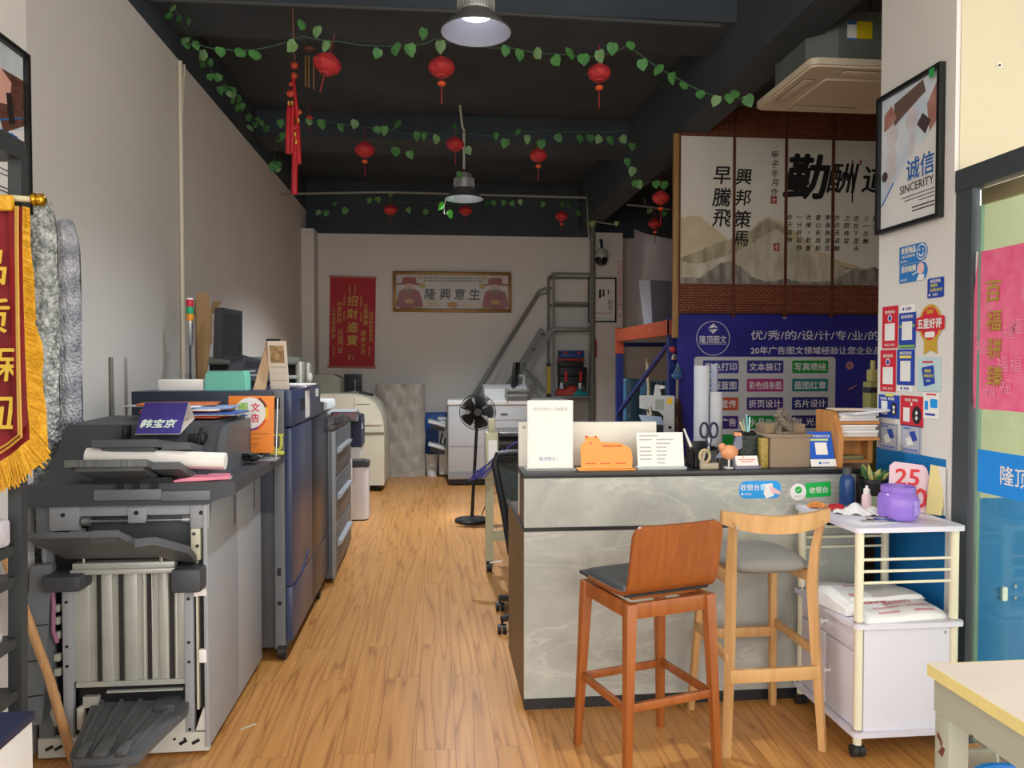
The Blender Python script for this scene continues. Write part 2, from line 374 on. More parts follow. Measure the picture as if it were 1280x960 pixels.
# ------------------------------------------------------------------ glass door of the shop front, folded outwards on the right
m_alu = mat('dark_grey_aluminium', '4b5357', 0.45, 0.3)
t = thing('glass_door', 'frameless green tinted glass door in a dark grey frame at right', 'door', (2.21, 3.05, 0))
obj('frame', B().box(2.205, 2.26, 3.0, 3.098, 0, 2.42).box(2.2, 2.26, 2.06, 3.098, 2.33, 2.42), m_alu, t)
m_glass = bpy.data.materials.new('green_glass'); m_glass.use_nodes = True
nt = m_glass.node_tree; gl = nt.nodes['Principled BSDF']
gl.inputs['Base Color'].default_value = lin('d6eedd'); gl.inputs['Roughness'].default_value = 0.02; gl.inputs['Transmission Weight'].default_value = 1.0; gl.inputs['IOR'].default_value = 1.35
obj('glass_pane', B().box(2.226, 2.236, 2.08, 2.98, 0.03, 2.315), m_glass, t)
obj('pivot_fitting', B().box(2.218, 2.244, 2.70, 2.965, 2.25, 2.315, .004), mat('dull_brass', 'b9ad86', 0.35, 0.8), t)
obj('edge_seal', B().box(2.222, 2.24, 2.965, 2.98, 0.03, 2.25), mat('seal_green', '7d9a88', 0.3), t)
# ------------------------------------------------------------------ counter
CF = 3.5   # its front plane
t = thing('reception_counter', 'grey stone-pattern reception counter with black edges and kick strip', 'counter', (1.2, CF, 0))
m_dk = mat('black_edge_strip', '26272a', 0.35); m_brn = wood_mat('dark_brown_laminate', '4a3d33', '5c4c3f')
obj('front_panel', B().box(.40, 2.0, CF, CF + .03, .05, .828).box(.40, 2.0, CF, CF + .03, .846, 1.075), m_marble, t)
obj('edge_strip', B().box(.397, 2.0, CF - .004, CF + .03, .828, .846).box(.39, .40, CF, 4.28, .828, .846), m_dk, t)
obj('kick_strip', B().box(.40, 2.0, CF - .003, CF + .03, 0, .05), m_dk, t)
obj('ledge', B().box(.393, 2.02, CF - .012, CF + .22, 1.075, 1.1, .003), m_dk, t)
obj('side_panel', B().box(.40, .42, CF + .03, 4.28, 0, .828), m_brn, t); obj('ledge_side', B().box(.40, .42, CF + .03, CF + .21, .846, 1.075), m_brn, t); obj('side_panel', B().box(2.0, 2.03, CF, 4.28, 0, 1.075), m_brn, t)
obj('desk_surface', B().box(.42, 2.0, CF + .03, 4.28, .805, .83).box(.42, 2.0, CF + .19, CF + .21, .83, 1.075), m_brn, t)

# white partition board behind it
t = thing('display_board', 'plain white board standing on the desk behind the counter', 'board', (.78, 3.78, .83))
obj('panel', B().box(.40, 1.09, 3.74, 3.765, .86, 1.312, .002), mat('white_board', 'e9e4d8', 0.5), t)
obj('base', B().box(.40, 1.09, 3.735, 3.80, .831, .86), wood_mat('board_base', 'a5683a', 'b97a48', 'X'), t)
obj('screw', B().cyl((.425, 3.736, 1.29), (.425, 3.74, 1.29), .007), STEEL, t)

# code stand, QR artwork left blank
LZ = 1.1
t = thing('sign_stand', 'tall clear acrylic stand with white poster at the counter corner', 'sign', (.53, 3.58, LZ))
m_acr = mat('clear_acrylic', 'eef2f2', 0.05, alpha=0.35)
F = FACE((.532, 3.578, LZ + .012))
obj('base', B().box(.415, .65, 3.55, 3.65, LZ, LZ + .008, .002), m_acr, t)
obj('poster', B(F).box(-.104, .104, 0, .312, -.004, 0).box(-.1085, .1085, -.004, .316, -.0075, -.0045), WP, t)
b = B(F); b.text('打印文件扫一扫加好友', 0, .276, .001, .017, 0, width=.165)
obj('lettering', b, mat('faded_grey_ink', '9d96a0', 0.7), t)
obj('lettering', B(F).text('隆顶图文1', -.01, .042, .001, .018, 0, width=.085), mat('faded_violet_ink', '8c8cc0', 0.7), t)
t = thing('welcome_plaque', 'orange plaque shaped like a cat, reading WELCOME, on the counter', 'sign', (.8, 3.56, LZ))
m_or = mat('light_orange', 'f0a553', 0.5)
F = FACE((.80, 3.565, LZ + .006))
poly = [(-.122, 0), (.122, 0), (.124, .045), (.119, .085), (.108, .10), (.085, .108), (.08, .116), (.05, .122), (-.03, .125), (-.034, .132), (-.036, .145), (-.046, .146), (-.048, .158), (-.06, .151), (-.088, .151), (-.098, .16), (-.106, .148), (-.104, .13), (-.112, .122), (-.127, .105)]
obj('board', B(F).prism(poly, -.006, 0), m_or, t)
obj('base', B().box(.66, .935, 3.535, 3.61, LZ, LZ + .007, .002), m_or, t)
b = B(F).text('WELCOME', .025, .107, .0012, .010, 0, .02, width=.095)
for q in ((-.097, .151), (-.055, .15)): b.disc(q[0], q[1], .0012, .005)
b.disc(-.077, .12, .0012, .004)
for k in (-.078, -.005, .066):
    for i in range(5): b.rect(k - .024 + .010 * i, k - .017 + .010 * i, .022, .027, .0012)
obj('lettering', b, RED, t)
t = thing('price_card', 'white printed card in a low clear holder on the counter', 'sign', (1.06, 3.56, LZ))
F = fr((1.06, 3.555, LZ + .008), (1, 0, 0), (0, .18, 1))
obj('card', B(F).box(-.113, .113, 0, .168, -.003, 0, ), WP, t)
obj('holder', B().box(.942, 1.18, 3.535, 3.61, LZ, LZ + .014, .003), mat('grey_clear', 'c4c8ca', 0.15, alpha=.8), t)
b = B(F)
for i, (a, c) in enumerate(((.09, .0), (.06, .085), (0, .07), (.055, .05), (.055, .05), (.058, .05), (.055, .04), (.0, .04))):
    y = .152 - i * .0185
    if a: b.rect(-.1, -.1 + a, y - .003, y + .003, .001)
    if c: b.rect(-.02, -.02 + c, y - .003, y + .003, .001)
obj('printed_lines', b, mat('faint_grey_print', 'b9b6b4', 0.7), t)

# desk tidies
t = thing('pen_holder', 'black mesh holder with scissors and white pens at the counter', 'holder', (1.285, 3.62, LZ))
bk = B().box(1.225, 1.345, 3.57, 3.69, LZ, LZ + .006).box(1.225, 1.345, 3.685, 3.69, LZ, LZ + .12).box(1.225, 1.23, 3.57, 3.69, LZ, LZ + .10).box(1.34, 1.345, 3.57, 3.69, LZ, LZ + .10).box(1.225, 1.345, 3.57, 3.575, LZ, LZ + .085)
obj('mesh_body', bk, BLACKP, t)
for k, (x, z) in enumerate(((1.225, 0), (1.232, .005))):
    obj('pen', B().cyl((1.25 + .012 * k, 3.62, LZ + .03), (x - .03, 3.63, LZ + .185 - .02 * k), .005, n=8), W, t)
t = thing('scissors', 'dark blue handled scissors standing in the mesh holder', 'scissors', (1.315, 3.62, LZ + .02))
obj('blades', B().bar((1.315, 3.625, LZ + .02), (1.318, 3.625, LZ + .14), .012, .003), STEEL, t)
for s in (-1, 1):
    c = Vector((1.318 + s * .024, 3.625, LZ + .178))
    obj('handle', B().tube([c + Vector((.019 * math.cos(a), 0, .036 * math.sin(a))) for a in [i * math.pi / 8 for i in range(16)]], .006, 6, closed=True).bar((1.318 + s * .004, 3.625, LZ + .10), (1.318 + s * .016, 3.625, LZ + .15), .01, .008), mat('navy_plastic', '1b2140', 0.4), t)
t = thing('tape_dispenser', 'small beige tape holder in front of the mesh holder', 'tape holder', (1.29, 3.55, LZ))
obj('body', B().box(1.245, 1.335, 3.53, 3.555, LZ, LZ + .03, .006).bar((1.25, 3.542, LZ + .02), (1.265, 3.542, LZ + .085), .02, .012), mat('putty_beige', 'a89c86', 0.5), t)
obj('tape_roll', B().tube([Vector((1.268 + .024 * math.cos(a), 3.542, LZ + .062 + .03 * math.sin(a))) for a in [i * math.pi / 8 for i in range(16)]], .007, 6, closed=True), mat('tape', 'bfae88', 0.4), t)
t = thing('fish_ornament', 'small peach and grey fish shaped ornament on a white stand', 'ornament', (1.395, 3.57, LZ))
m_pch = mat('peach_resin', 'eaa676', 0.45, col2='d98f62', scale=30); m_slate = mat('slate_resin', '74798a', 0.5)
obj('body', B().ball((1.40, 3.575, LZ + .075), .045, (1.05, .6, .8)).ball((1.365, 3.57, LZ + .10), .02, (1, .8, 1)), m_pch, t)
obj('fin', B(FACE((1.40, 3.575, LZ))).prism([(-.07, .05), (-.03, .105), (-.02, .05)], -.006, .006).prism([(.02, .1), (.035, .16), (.06, .165), (.065, .1), (.045, .085)], -.006, .006), m_slate, t)
obj('tail', B(FACE((1.425, 3.572, LZ))).prism([(.0, .155), (-.005, .172), (.03, .17), (.035, .155)], -.008, .008), m_pch, t)
obj('stand', B().cyl((1.40, 3.575, LZ), (1.40, 3.575, LZ + .05), .005).cyl((1.40, 3.575, LZ), (1.40, 3.575, LZ + .005), .03), W, t)
t = thing('card_holder', 'clear tray of white business cards with red print on the counter', 'card holder', (1.47, 3.53, LZ))
F = fr((1.475, 3.525, LZ + .006), (1, 0, 0), (0, .45, 1))
obj('tray', B(F).box(-.064, .064, -.004, .062, -.022, -.012, .002).box(-.064, .064, -.006, .01, -.012, .004, .001), mat('smoky_clear', '7d7d90', 0.2, alpha=.75), t)
obj('cards', B(F).box(-.054, .054, .0, .06, -.012, -.001), WP, t)
obj('lettering', B(F).rect(-.04, .04, .038, .042, .0004).rect(-.03, .03, .028, .032, .0004).rect(-.012, -.02, .05, .056, .0004), mat('pale_red_ink', 'd8706a', 0.6), t)
t = thing('brush_pot', 'square black and green camouflage pencil pot with straws', 'pot', (1.525, 3.66, LZ))
m_camo = mat('camo_print', '3e4b40', 0.6, col2='1b201d', scale=28, stretch=(1, 1, 2.5))
obj('pot_body', B().box(1.475, 1.58, 3.62, 3.72, LZ, LZ + .15, .004), m_camo, t)
obj('clutter', B().ball((1.50, 3.66, LZ + .155), .03, (1.1, 1, .5)).ball((1.545, 3.67, LZ + .155), .026, (1.2, 1, .6)).ball((1.47, 3.655, LZ + .16), .014, (1.6, .6, .6)), K, t)
for k, (dx, cc) in enumerate(((-.03, 'e6d29a'), (-.02, '8fb59a'), (.006, 'bfe0e4'), (-.006, '7fc2c8'))):
    obj('straw', B().cyl((1.53 + dx * .3, 3.66, LZ + .14), (1.53 + dx * 1.4, 3.66, LZ + .215 + .012 * k), .004, n=8), mat('straw_' + cc, cc, 0.4), t)
obj('ruler_box', B().box(1.555, 1.592, 3.565, 3.60, LZ, LZ + .142, .002), mat('gold_print', 'b49b4d', 0.45, col2='8f7a35', scale=60), label='slim gold patterned box standing beside the brown carton', cat='box')
t = thing('brown_carton', 'plain brown carton box on the counter', 'box', (1.70, 3.64, LZ))
m_card = mat('kraft_card', '93806a', 0.75, var=0.05, scale=3)
obj('box_body', B().box(1.60, 1.80, 3.56, 3.72, LZ, LZ + .155, .003), m_card, t)
obj('lid', B().box(1.585, 1.81, 3.553, 3.727, LZ + .145, LZ + .16, .003), m_card, t)
obj('small_carton', B().box(1.595, 1.80, 3.61, 3.72, LZ + .161, LZ + .206, .003), mat('kraft_card2', '8b765e', 0.75, var=0.05), label='flat brown carton resting on the larger brown carton', cat='box')
# lion figure
t = thing('lion_figurine', 'small antique stone lion figurine on the brown carton', 'figurine', (1.68, 3.585, LZ + .161))
m_st = mat('antique_stone', '7c7264', 0.8, col2='5d5448', scale=60, bump=.4, bscale=120)
c = Vector((1.68, 3.583, LZ + .161))
bb = B().box(c.x - .045, c.x + .045, c.y - .024, c.y + .024, c.z, c.z + .012, .003)
bb.tube([c + Vector(q) for q in ((.032, 0, .022), (.012, 0, .045), (-.015, 0, .06), (-.026, 0, .08))], [.022, .024, .024, .02], 10)
for dx, dy in ((-.03, -.014), (-.03, .014), (.03, -.015), (.03, .015)): bb.tube([c + Vector((dx * .8, dy, .045)), c + Vector((dx, dy, .01))], [.01, .009], 8)
obj('body', bb, m_st, t)
bb = B().ball(c + Vector((-.024, -.003, .095)), .025, (1.05, .95, 1)).ball(c + Vector((-.045, -.006, .088)), .013, (1, 1, .8))
for i in range(9):
    a = i * math.pi / 4; bb.ball(c + Vector((-.012 + .02 * math.cos(a), -.004 + .02 * math.sin(a), .096 + .012 * math.sin(2 * a))), .011, n=8)
for s in (-1, 1): bb.ball(c + Vector((-.02, s * .016, .121)), .007, n=8)
obj('head', bb, m_st, t)
obj('tail', B().tube([c + Vector(q) for q in ((.036, 0, .03), (.052, 0, .05), (.045, 0, .075), (.035, 0, .07))], [.008, .008, .01, .006], 8), m_st, t)
t = thing('payment_stand', 'bright blue slanted payment card stand beside the brown carton', 'sign', (1.86, 3.6, LZ))
F = fr((1.862, 3.545, LZ + .004), (1, 0, 0), (-.06, .30, 1))
obj('board', B(F).box(-.061, .061, .036, .172, -.004, 0), BLUE, t)
obj('base_band', B(F).box(-.062, .066, 0, .036, -.004, .0004), WP, t)
obj('rear_leg', B().bar((1.86, 3.63, LZ + .002), (1.853, 3.60, LZ + .15), .08, .003, (0, 1, 0)), BLUE, t)
obj('lettering', B(F).text('推荐使用支付宝', 0, .15, .0006, .012, 0, .01, width=.1).rect(-.03, .03, .058, .118, .0006).text('支付宝', .012, .018, .001, .01, 1, .01).rrect(-.022, -.010, .012, .024, 0, .001, .003, 1), [WP, BLUE], t)
obj('slogan_band', B(F).rect(-.05, .04, .127, .137, .0006), mat('pale_lime', 'cfe08a', 0.5), t)

# wooden organiser with papers
t = thing('desk_organiser', 'light wooden open shelf of papers at the right end of counter', 'organiser', (2.05, 3.64, LZ))
m_pine = wood_mat('pine_ply', 'b5793f', 'c98c4f')
F = fr((1.94, 3.74, LZ), (0, -1, 0), (0, 0, 1))
obj('side_panel', B().pyz([(3.54, LZ), (3.76, LZ), (3.76, LZ + .27), (3.6, LZ + .27), (3.53, LZ + .15)], 1.93, 1.955), m_pine, t)
obj('side_panel', B().box(2.165, 2.19, 3.68, 3.76, LZ, LZ + .25), m_pine, t)
for z in (.002, .125, .205): obj('shelf', B().box(1.955, 2.165, 3.68 if z < .1 else 3.58, 3.76, LZ + z, LZ + z + .015), m_pine, t)
obj('back_panel', B().box(1.955, 2.165, 3.745, 3.76, LZ, LZ + .25), m_pine, t)
for i, (z, h, x0, x1, col) in enumerate(((.142, .018, 1.96, 2.16, 'd6cfc4'), (.161, .014, 1.965, 2.165, 'e9e6e0'), (.176, .013, 1.97, 2.15, 'dcd8d2'), (.19, .012, 1.958, 2.16, 'efeae2'), (.221, .012, 1.96, 2.165, 'd9d6d6'), (.2335, .012, 1.97, 2.15, 'ece8e2'), (.246, .012, 1.965, 2.165, 'e3e2e4'))):
    obj('paper_stack', B(rot((2.06, 3.66, LZ + z), R(random.uniform(-3, 3)))).box(x0 - 2.06, x1 - 2.06, -.075, .075, 0, h, .002), mat('paper_' + col, col, 0.7), label=('%s stack of paper on the %s shelf of the wooden organiser, %s from the bottom' % (('off-white', 'white', 'greyish', 'cream')[i % 4], ('middle', 'top')[i > 3], ('lowest', 'second', 'third', 'fourth', 'lowest', 'second', 'third')[i])), cat='papers', group='paper stacks in the organiser')
obj('magazine', B(rot((2.08, 3.62, LZ + .262), R(8), 0, R(-4))).box(-.1, .1, -.1, .06, 0, .012, .003), mat('mag_white', 'dfe3ea', 0.4), label='white magazine lying on top of the organiser stacks', cat='magazine')
obj('loose_paper', B(rot((1.995, 3.60, LZ + .2765), R(-14), 0, R(0))).box(-.07, .08, -.09, .07, 0, .004), mat('peach_paper', 'e3cdb8', 0.7), label='loose peach paper sheets sticking out left above the organiser', cat='papers')
obj('file_folder', B(rot((2.05, 3.7, LZ + .019), R(4))).box(-.07, .09, -.03, .03, 0, .02, .002), mat('olive_card', '8f8758', 0.6), label='olive folder lying in the dark bottom shelf of the organiser', cat='folder')

# rolled paper standing behind the counter
for (u0, u1, v0, Y, lab) in ((868, 887, 457, 3.98, 'thick white paper roll standing behind the counter, leftmost of three'), (889, 897, 455, 4.06, 'thin bluish paper roll standing between two thicker rolls'), (888, 903, 490, 3.93, 'short white paper roll standing right of the thick roll')):
    p0 = P(u0, v0, Y=Y); p1 = P(u1, v0, Y=Y); r = (p1.x - p0.x) / 2; cx = (p0.x + p1.x) / 2
    obj('paper_roll', B().open_lathe([(r * .85, 0.0), (r, 0), (r, p0.z - .83), (r * .86, p0.z - .83), (r * .86, p0.z - .95)], (cx, Y, .83), 20), mat('roll_' + str(u0), {868: 'b8bac2', 889: '9aa0b4', 888: 'b4b6bb'}[u0] if u0 != 888 else 'b4b6bb', 0.5), label=lab, cat='paper roll')
t = thing('bottle_carton', 'tall olive and gold bottle box behind the organiser', 'box', (2.42, 4.1, .83))
obj('cabinet_body', B().box(2.30, 2.62, 4.0, 4.4, .0, .829, .004), m_brn, label='low dark cabinet standing behind the pillar under the olive box', cat='cabinet')
obj('carton_body', B().box(2.40, 2.475, 4.06, 4.14, .83, 1.50, .004), mat('olive_box', '8c8a55', 0.6), t)
obj('neck', B().box(2.412, 2.463, 4.07, 4.13, 1.50, 1.57, .01).cyl((2.437, 4.10, 1.57), (2.437, 4.10, 1.62), .014), mat('olive_box2', 'a39a5c', 0.5), t)
obj('ribbon', B().box(2.397, 2.478, 4.057, 4.143, 1.44, 1.47), mat('dark_band', '2b2b33', 0.5), t)

# stickers on the counter front
t = thing('counter_sticker', 'blue rounded cashier sticker on the counter front', 'sticker', (1.56, CF - .001, .94))
F = FACE((P(950, 612, Y=CF).x, CF - .001, P(950, 612, Y=CF).z))
obj('backing', B(F).rrect(-.103, .103, -.042, .042, 0, .0006, .034), SKYB, t)
obj('lettering', B(F).text('收银台', -.05, .012, .0012, .03, 0, .012).text('支付宝', -.06, -.02, .0012, .011, 0, .008).rrect(-.092, -.082, -.025, -.015, .0008, .0012, .003), W, t)
obj('emblem', B(F).prism([(.02, .025), (.06, .03), (.068, -.03), (.03, -.042), (.018, -.02)], .0007, .0011, 0).prism([(.045, .02), (.1, -.01), (.097, -.025), (.055, -.015)], .0011, .0013, 1).prism([(.0, .022), (.022, .03), (.026, .0), (.004, -.004)], .0008, .0012, 2), [W, mat('pink_tone', 'e9bfc4', .5), mat('pale_blue', 'a9d8f5', .5)], t)
t = thing('counter_sticker', 'green cashier sticker with a round white tick badge', 'sticker', (1.78, CF - .001, .94))
F = fr((P(1012, 614, Y=CF).x, CF - .001, P(1012, 614, Y=CF).z), (1, 0, .05), (0, 0, 1))
obj('backing', B(F).box(-.02, .105, -.03, .04, 0, .0006), GRN, t)
obj('badge', B(F).prism([(-.058 + .04 * math.cos(i * math.pi / 18), -.0 + .04 * math.sin(i * math.pi / 18)) for i in range(36)], 0, .001), W, t)
b = B(F).disc(-.056, .01, .0014, .017, mi=1).prism([(-.066, .012), (-.058, .004), (-.044, .018), (-.058, .009)], .0015, .0019, 0).text('收银台', .045, .004, .0012, .03, 0, .006).text('微信支付', -.057, -.02, .0014, .009, 2)
obj('lettering', b, [W, GRN, mat('grey_ink', '9a9a9a', .6)], t)
# ------------------------------------------------------------------ paper finishing machine, left foreground (open front faces the street)
FX0, FX1, FY0, FY1 = -1.60, -0.93, 3.24, 4.18
m_mg = mat('machine_grey', '9b9ea3', 0.5, var=0.02); m_md = mat('machine_dark_grey', '44474c', 0.5, var=0.04)
m_ml = mat('machine_light_plate', 'bfc0b8', 0.42, 0.35, var=0.04); m_slate2 = mat('machine_slate', '6b7075', 0.5)
m_tray = mat('tray_grey', '5a5d61', 0.45, var=0.03); m_cav = mat('machine_cavity', '1d1e20', 0.7)
t = thing('booklet_finisher', 'big grey paper finishing machine with its front open, left foreground', 'machine', (-1.27, FY0, 0))
obj('inner_body', B().box(FX0 + .03, FX1 - .02, FY0 + .10, FY1, .10, 1.02), m_cav, t, label='dark open interior')
obj('side_panel', B().box(FX1 - .018, FX1, FY0 - .02, 3.70, .03, 1.03, .004), m_mg, t)
obj('side_panel', B().box(FX1 - .018, FX1, 3.705, FY1, .03, 1.03, .004), m_mg, t)
obj('panel_slot', B().box(FX1, FX1 + .002, 3.64, 3.65, .86, 1.0).box(FX1, FX1 + .002, 4.02, 4.03, .86, 1.0), K, t)
obj('side_panel', B().box(FX0 - .01, FX0 + .012, FY0 + .06, FY1, .03, 1.03, .004), m_mg, t)
# worktop with bevelled rim
wt = B().pxz([(FX0 - .02, 1.03), (FX1 - .0, 1.03), (FX1 + .115, 1.075), (FX1 + .115, 1.12), (FX0 - .02, 1.12)], FY0 - .03, 4.215)
obj('worktop', wt, m_md, t)
obj('worktop_front_rim', B().box(-1.36, -1.10, FY0 - .045, FY0 - .03, 1.055, 1.10, .004).box(-1.10, FX1 + .02, FY0 - .045, FY0 - .03, 1.05, 1.09, .004), m_slate2, t)
# sloped reader hood
hood = B().pyz([(3.30, 1.12), (3.52, 1.335), (3.98, 1.345), (4.02, 1.30), (4.05, 1.12)], -1.60, -1.0)
hood.pyz([(3.30, 1.12), (3.49, 1.325), (3.97, 1.34), (4.02, 1.29), (4.05, 1.12)], -1.0, -.955)
obj('hood', hood, m_md, t)
obj('hood_end_cap', B().pyz([(3.40, 1.12), (3.47, 1.24), (3.52, 1.30), (3.57, 1.325), (3.95, 1.33), (4.0, 1.30), (4.04, 1.12)], -.955, -.925), m_tray, t)
obj('hood_fitting', B().box(-1.06, -.99, 3.40, 3.46, 1.262, 1.30, .005), K, t); obj('hinge_pin', B().cyl((-1.02, 3.40, 1.24), (-1.0, 3.40, 1.33), .007), K, t); obj('hinge_pin', B().box(-1.33, -1.31, 3.40, 3.46, 1.28, 1.34, .004), K, t)
def tray(x0, x1, y0, y1, z0, z1, th, step):
    b = B()
    b.pyz([(y0, z0 - th), (y1, z1 - th), (y1, z1), (y0, z0)], x0, x1)
    b.pyz([(y0 + .05, z0 - th - .018), (y1, z1 - th - .02), (y1, z1 - .02), (y0 + .05, z0 - .018)], x1, x1 + step)
    b.pyz([(y0 + .02, z0 - th - .02), (y1 - .05, z1 - th - .015), (y1 - .05, z1 - th), (y0 + .02, z0 - th)], x0 + .03, x1 - .02)
    return b
obj('upper_tray', tray(-1.365, -1.115, 3.20, 3.46, 1.298, 1.26, .03, .115), m_tray, t)
obj('lower_tray', tray(-1.405, -1.105, 3.06, 3.36, 1.236, 1.15, .028, .105), m_tray, t)
obj('tray_edge_ribs', B().box(-1.405, -1.105, 3.056, 3.06, 1.208, 1.235), mat('rib_grey', '7a7c7c', .5, col2='5f6263', scale=90, stretch=(1, .01, .01)), t)
obj('feed_slot', B().box(-1.36, -1.06, FY0 - .04, FY0 + .2, 1.121, 1.145).box(-1.27, -1.245, FY0 - .05, FY0 - .04, 1.10, 1.125).box(-1.21, -1.185, FY0 - .05, FY0 - .04, 1.10, 1.125).box(-1.14, -1.115, FY0 - .05, FY0 - .04, 1.10, 1.125), K, t)
# front crossbeam and roller
b = B().box(-1.545, -.925, FY0 + .0, FY0 + .03, .985, 1.045, .004).box(-1.545, -1.43, FY0 - .012, FY0 + .02, .93, 1.045, .006).box(-1.0, -.925, FY0 - .012, FY0 + .02, .93, 1.045, .006).box(-1.245, -1.175, FY0 - .006, FY0 + .02, .955, 1.02, .004)
obj('crossbeam', b, m_mg, t)
obj('crossbeam_screws', B().cyl((-1.49, FY0 - .016, .995), (-1.49, FY0 - .01, .995), .008).cyl((-.955, FY0 - .016, .995), (-.955, FY0 - .01, .995), .008).cyl((-1.21, FY0 - .012, .998), (-1.21, FY0 - .004, .998), .008), K, t)
obj('roller_shaft', B().cyl((-1.42, FY0 + .0, .965), (-1.0, FY0 + .0, .965), .006).cyl((-1.42, FY0, .965), (-1.39, FY0, .965), .018).cyl((-1.03, FY0, .965), (-1.0, FY0, .965), .018), STEEL, t)
obj('upper_panel', B().box(-1.42, -1.0, FY0 + .035, FY0 + .06, .84, .985, .006).box(-1.2, -1.18, FY0 + .03, FY0 + .036, .875, .895).box(-1.15, -1.125, FY0 + .03, FY0 + .036, .875, .895), m_md, t)
obj('corner_block', B().box(-1.6, -1.53, FY0 + .0, FY0 + .08, .86, 1.03, .004), m_slate2, t); obj('corner_block', B().box(-1.47, -1.42, FY0 - .004, FY0 + .03, .86, .935, .004), m_slate2, t)
# output tray rising towards the street, so that its underside shows
def slab(cs, th):
    n = (Vector(cs[1]) - Vector(cs[0])).cross(Vector(cs[3]) - Vector(cs[0])).normalized(); n = n if n.z > 0 else -n
    k = len(cs); lo = [Vector(c) for c in cs]; hi = [v + n * th for v in lo]
    return lo + hi, [tuple(range(k - 1, -1, -1)), tuple(range(k, 2 * k))] + [(i, (i + 1) % k, k + (i + 1) % k, k + i) for i in range(k)]
yn, yr = 2.90, 3.22
b = B().add(*slab([P(30, 674, Y=yn), P(147, 671, Y=yn), P(172, 684, Y=yn + .10), P(212, 697, Y=yr), P(84, 699, Y=yr)], .022))
b.add(*slab([P(168, 684, Y=yn + .02), P(193, 681, Y=yn + .02), P(236, 692, Y=yn + .16), P(246, 704, Y=yr), P(210, 700, Y=yr)], .03))
b.add(*slab([P(112, 672, Y=yn - .004), P(147, 671, Y=yn - .004), P(147, 679, Y=yn + .03), P(112, 680, Y=yn + .03)], .028))
obj('output_tray', b, m_tray, t, label='dark grey output tray')
obj('tray_bracket', B().box(-1.545, -1.40, 3.16, FY0 + .05, .70, .765, .012), m_md, t); obj('tray_bracket', B().box(-1.05, -.935, 3.14, FY0 + .05, .69, .785, .012), m_md, t)
# ribbed light stacker wall
b = B().box(-1.455, -1.06, FY0 - .02, FY0 + .03, .775, .80, .003).box(-1.46, -1.055, FY0 - .03, FY0 + .01, .755, .775, .003)
obj('stacker_top_rail', b, m_ml, t); obj('rail_pins', B().cyl((-1.41, FY0 - .02, .80), (-1.41, FY0 - .02, .825), .006).cyl((-1.11, FY0 - .02, .80), (-1.11, FY0 - .02, .825), .009), CHROME, t)
b = B().box(-1.46, -1.02, FY0 + .03, FY0 + .05, .305, .76)
for x, wd in ((-1.44, .07), (-1.345, .05), (-1.245, .05), (-1.175, .03), (-1.12, .03), (-1.05, .03)): b.box(x - wd / 2, x + wd / 2, FY0 + .018, FY0 + .03, .306, .76, .003)
for x in (-1.325, -1.235, -1.195, -1.105, -1.07): b.cyl((x, FY0 + .026, .306), (x, FY0 + .026, .76), .008, n=8)
obj('stacker_wall', b, m_ml, t, label='light ribbed metal stacker wall')
for x in (-1.368, -1.283, -1.172, -1.083): obj('slot', B().box(x - .008, x + .008, FY0 + .012, FY0 + .019, .308, .755), mat('slot_dark', '2c2727', .7), t)
for x in (-1.487, -1.012):
    obj('upright', B().box(x - .018, x + .018, FY0 - .002, FY0 + .03, .055, .74, .003), m_mg, t)
    obj('upright_screws', B().cyl((x, FY0 - .006, .64), (x, FY0, .64), .006).cyl((x, FY0 - .006, .46), (x, FY0, .46), .006).cyl((x, FY0 - .006, .38), (x, FY0, .38), .006).cyl((x, FY0 - .006, .10), (x, FY0, .10), .006), K, t)
obj('guide_strip', B().box(-.983, -.974, FY0, FY0 + .03, .18, .9).box(-.998, -.96, FY0 - .012, FY0 + .03, .80, .93, .003), mat('cream_strip', 'cfccb6', .5), t)
obj('guide_screws', B().cyl((-.983, FY0 - .02, .91), (-.983, FY0 - .012, .91), .007).cyl((-.97, FY0 - .02, .86), (-.97, FY0 - .012, .86), .007), CHROME, t)
obj('black_channel', B().box(-.968, -.951, FY0 + .01, FY0 + .05, .12, .93), K, t)
obj('latch', B().box(-.966, -.935, FY0 - .022, FY0, .655, .685, .003), W, t); obj('latch', B().box(-.968, -.938, FY0 - .022, FY0, .38, .435, .003), W, t)
obj('white_lever', B().box(-.985, -.965, FY0 - .03, FY0 - .01, .655, .735, .004), W, t)
# lower opening, second tray and base plate
obj('lower_opening', B().box(-1.45, -1.03, FY0 + .02, FY0 + .06, .20, .30), K, t)
obj('lower_bar', B().box(-1.46, -1.02, FY0 + .01, FY0 + .05, .285, .306).box(-1.34, -1.04, FY0 + .005, FY0 + .02, .26, .268).box(-1.44, -1.03, FY0 + .0, FY0 + .03, .205, .215).box(-1.43, -1.37, FY0 - .0, FY0 + .02, .215, .25), m_ml, t)
lt = fr((-1.21, 3.24, .215), (1, 0, 0), (0, 1, .12))
b = B(lt).prism([(-.195, .03), (.19, .03), (.205, -.06), (.165, -.20), (.13, -.34), (.10, -.36), (-.10, -.36), (-.125, -.33), (-.15, -.2)], -.028, 0)
b.prism([(-.09, -.345), (.09, -.345), (.05, -.375), (-.05, -.375)], -.075, -.026).prism([(-.11, -.352), (.12, -.352), (.12, -.2), (-.11, -.2)], -.045, -.026)
for k in range(5):
    q = [(-.10 + .046 * k, -.33), (-.088 + .046 * k, -.33), (-.145 + .075 * k, .02), (-.157 + .075 * k, .02)]
    b.add([(x, y, 0) for x, y in q] + [(x, y, .012) for x, y in q], [(0, 1, 5, 4), (1, 2, 6, 5), (2, 3, 7, 6), (3, 0, 4, 7), (4, 5, 6, 7)])
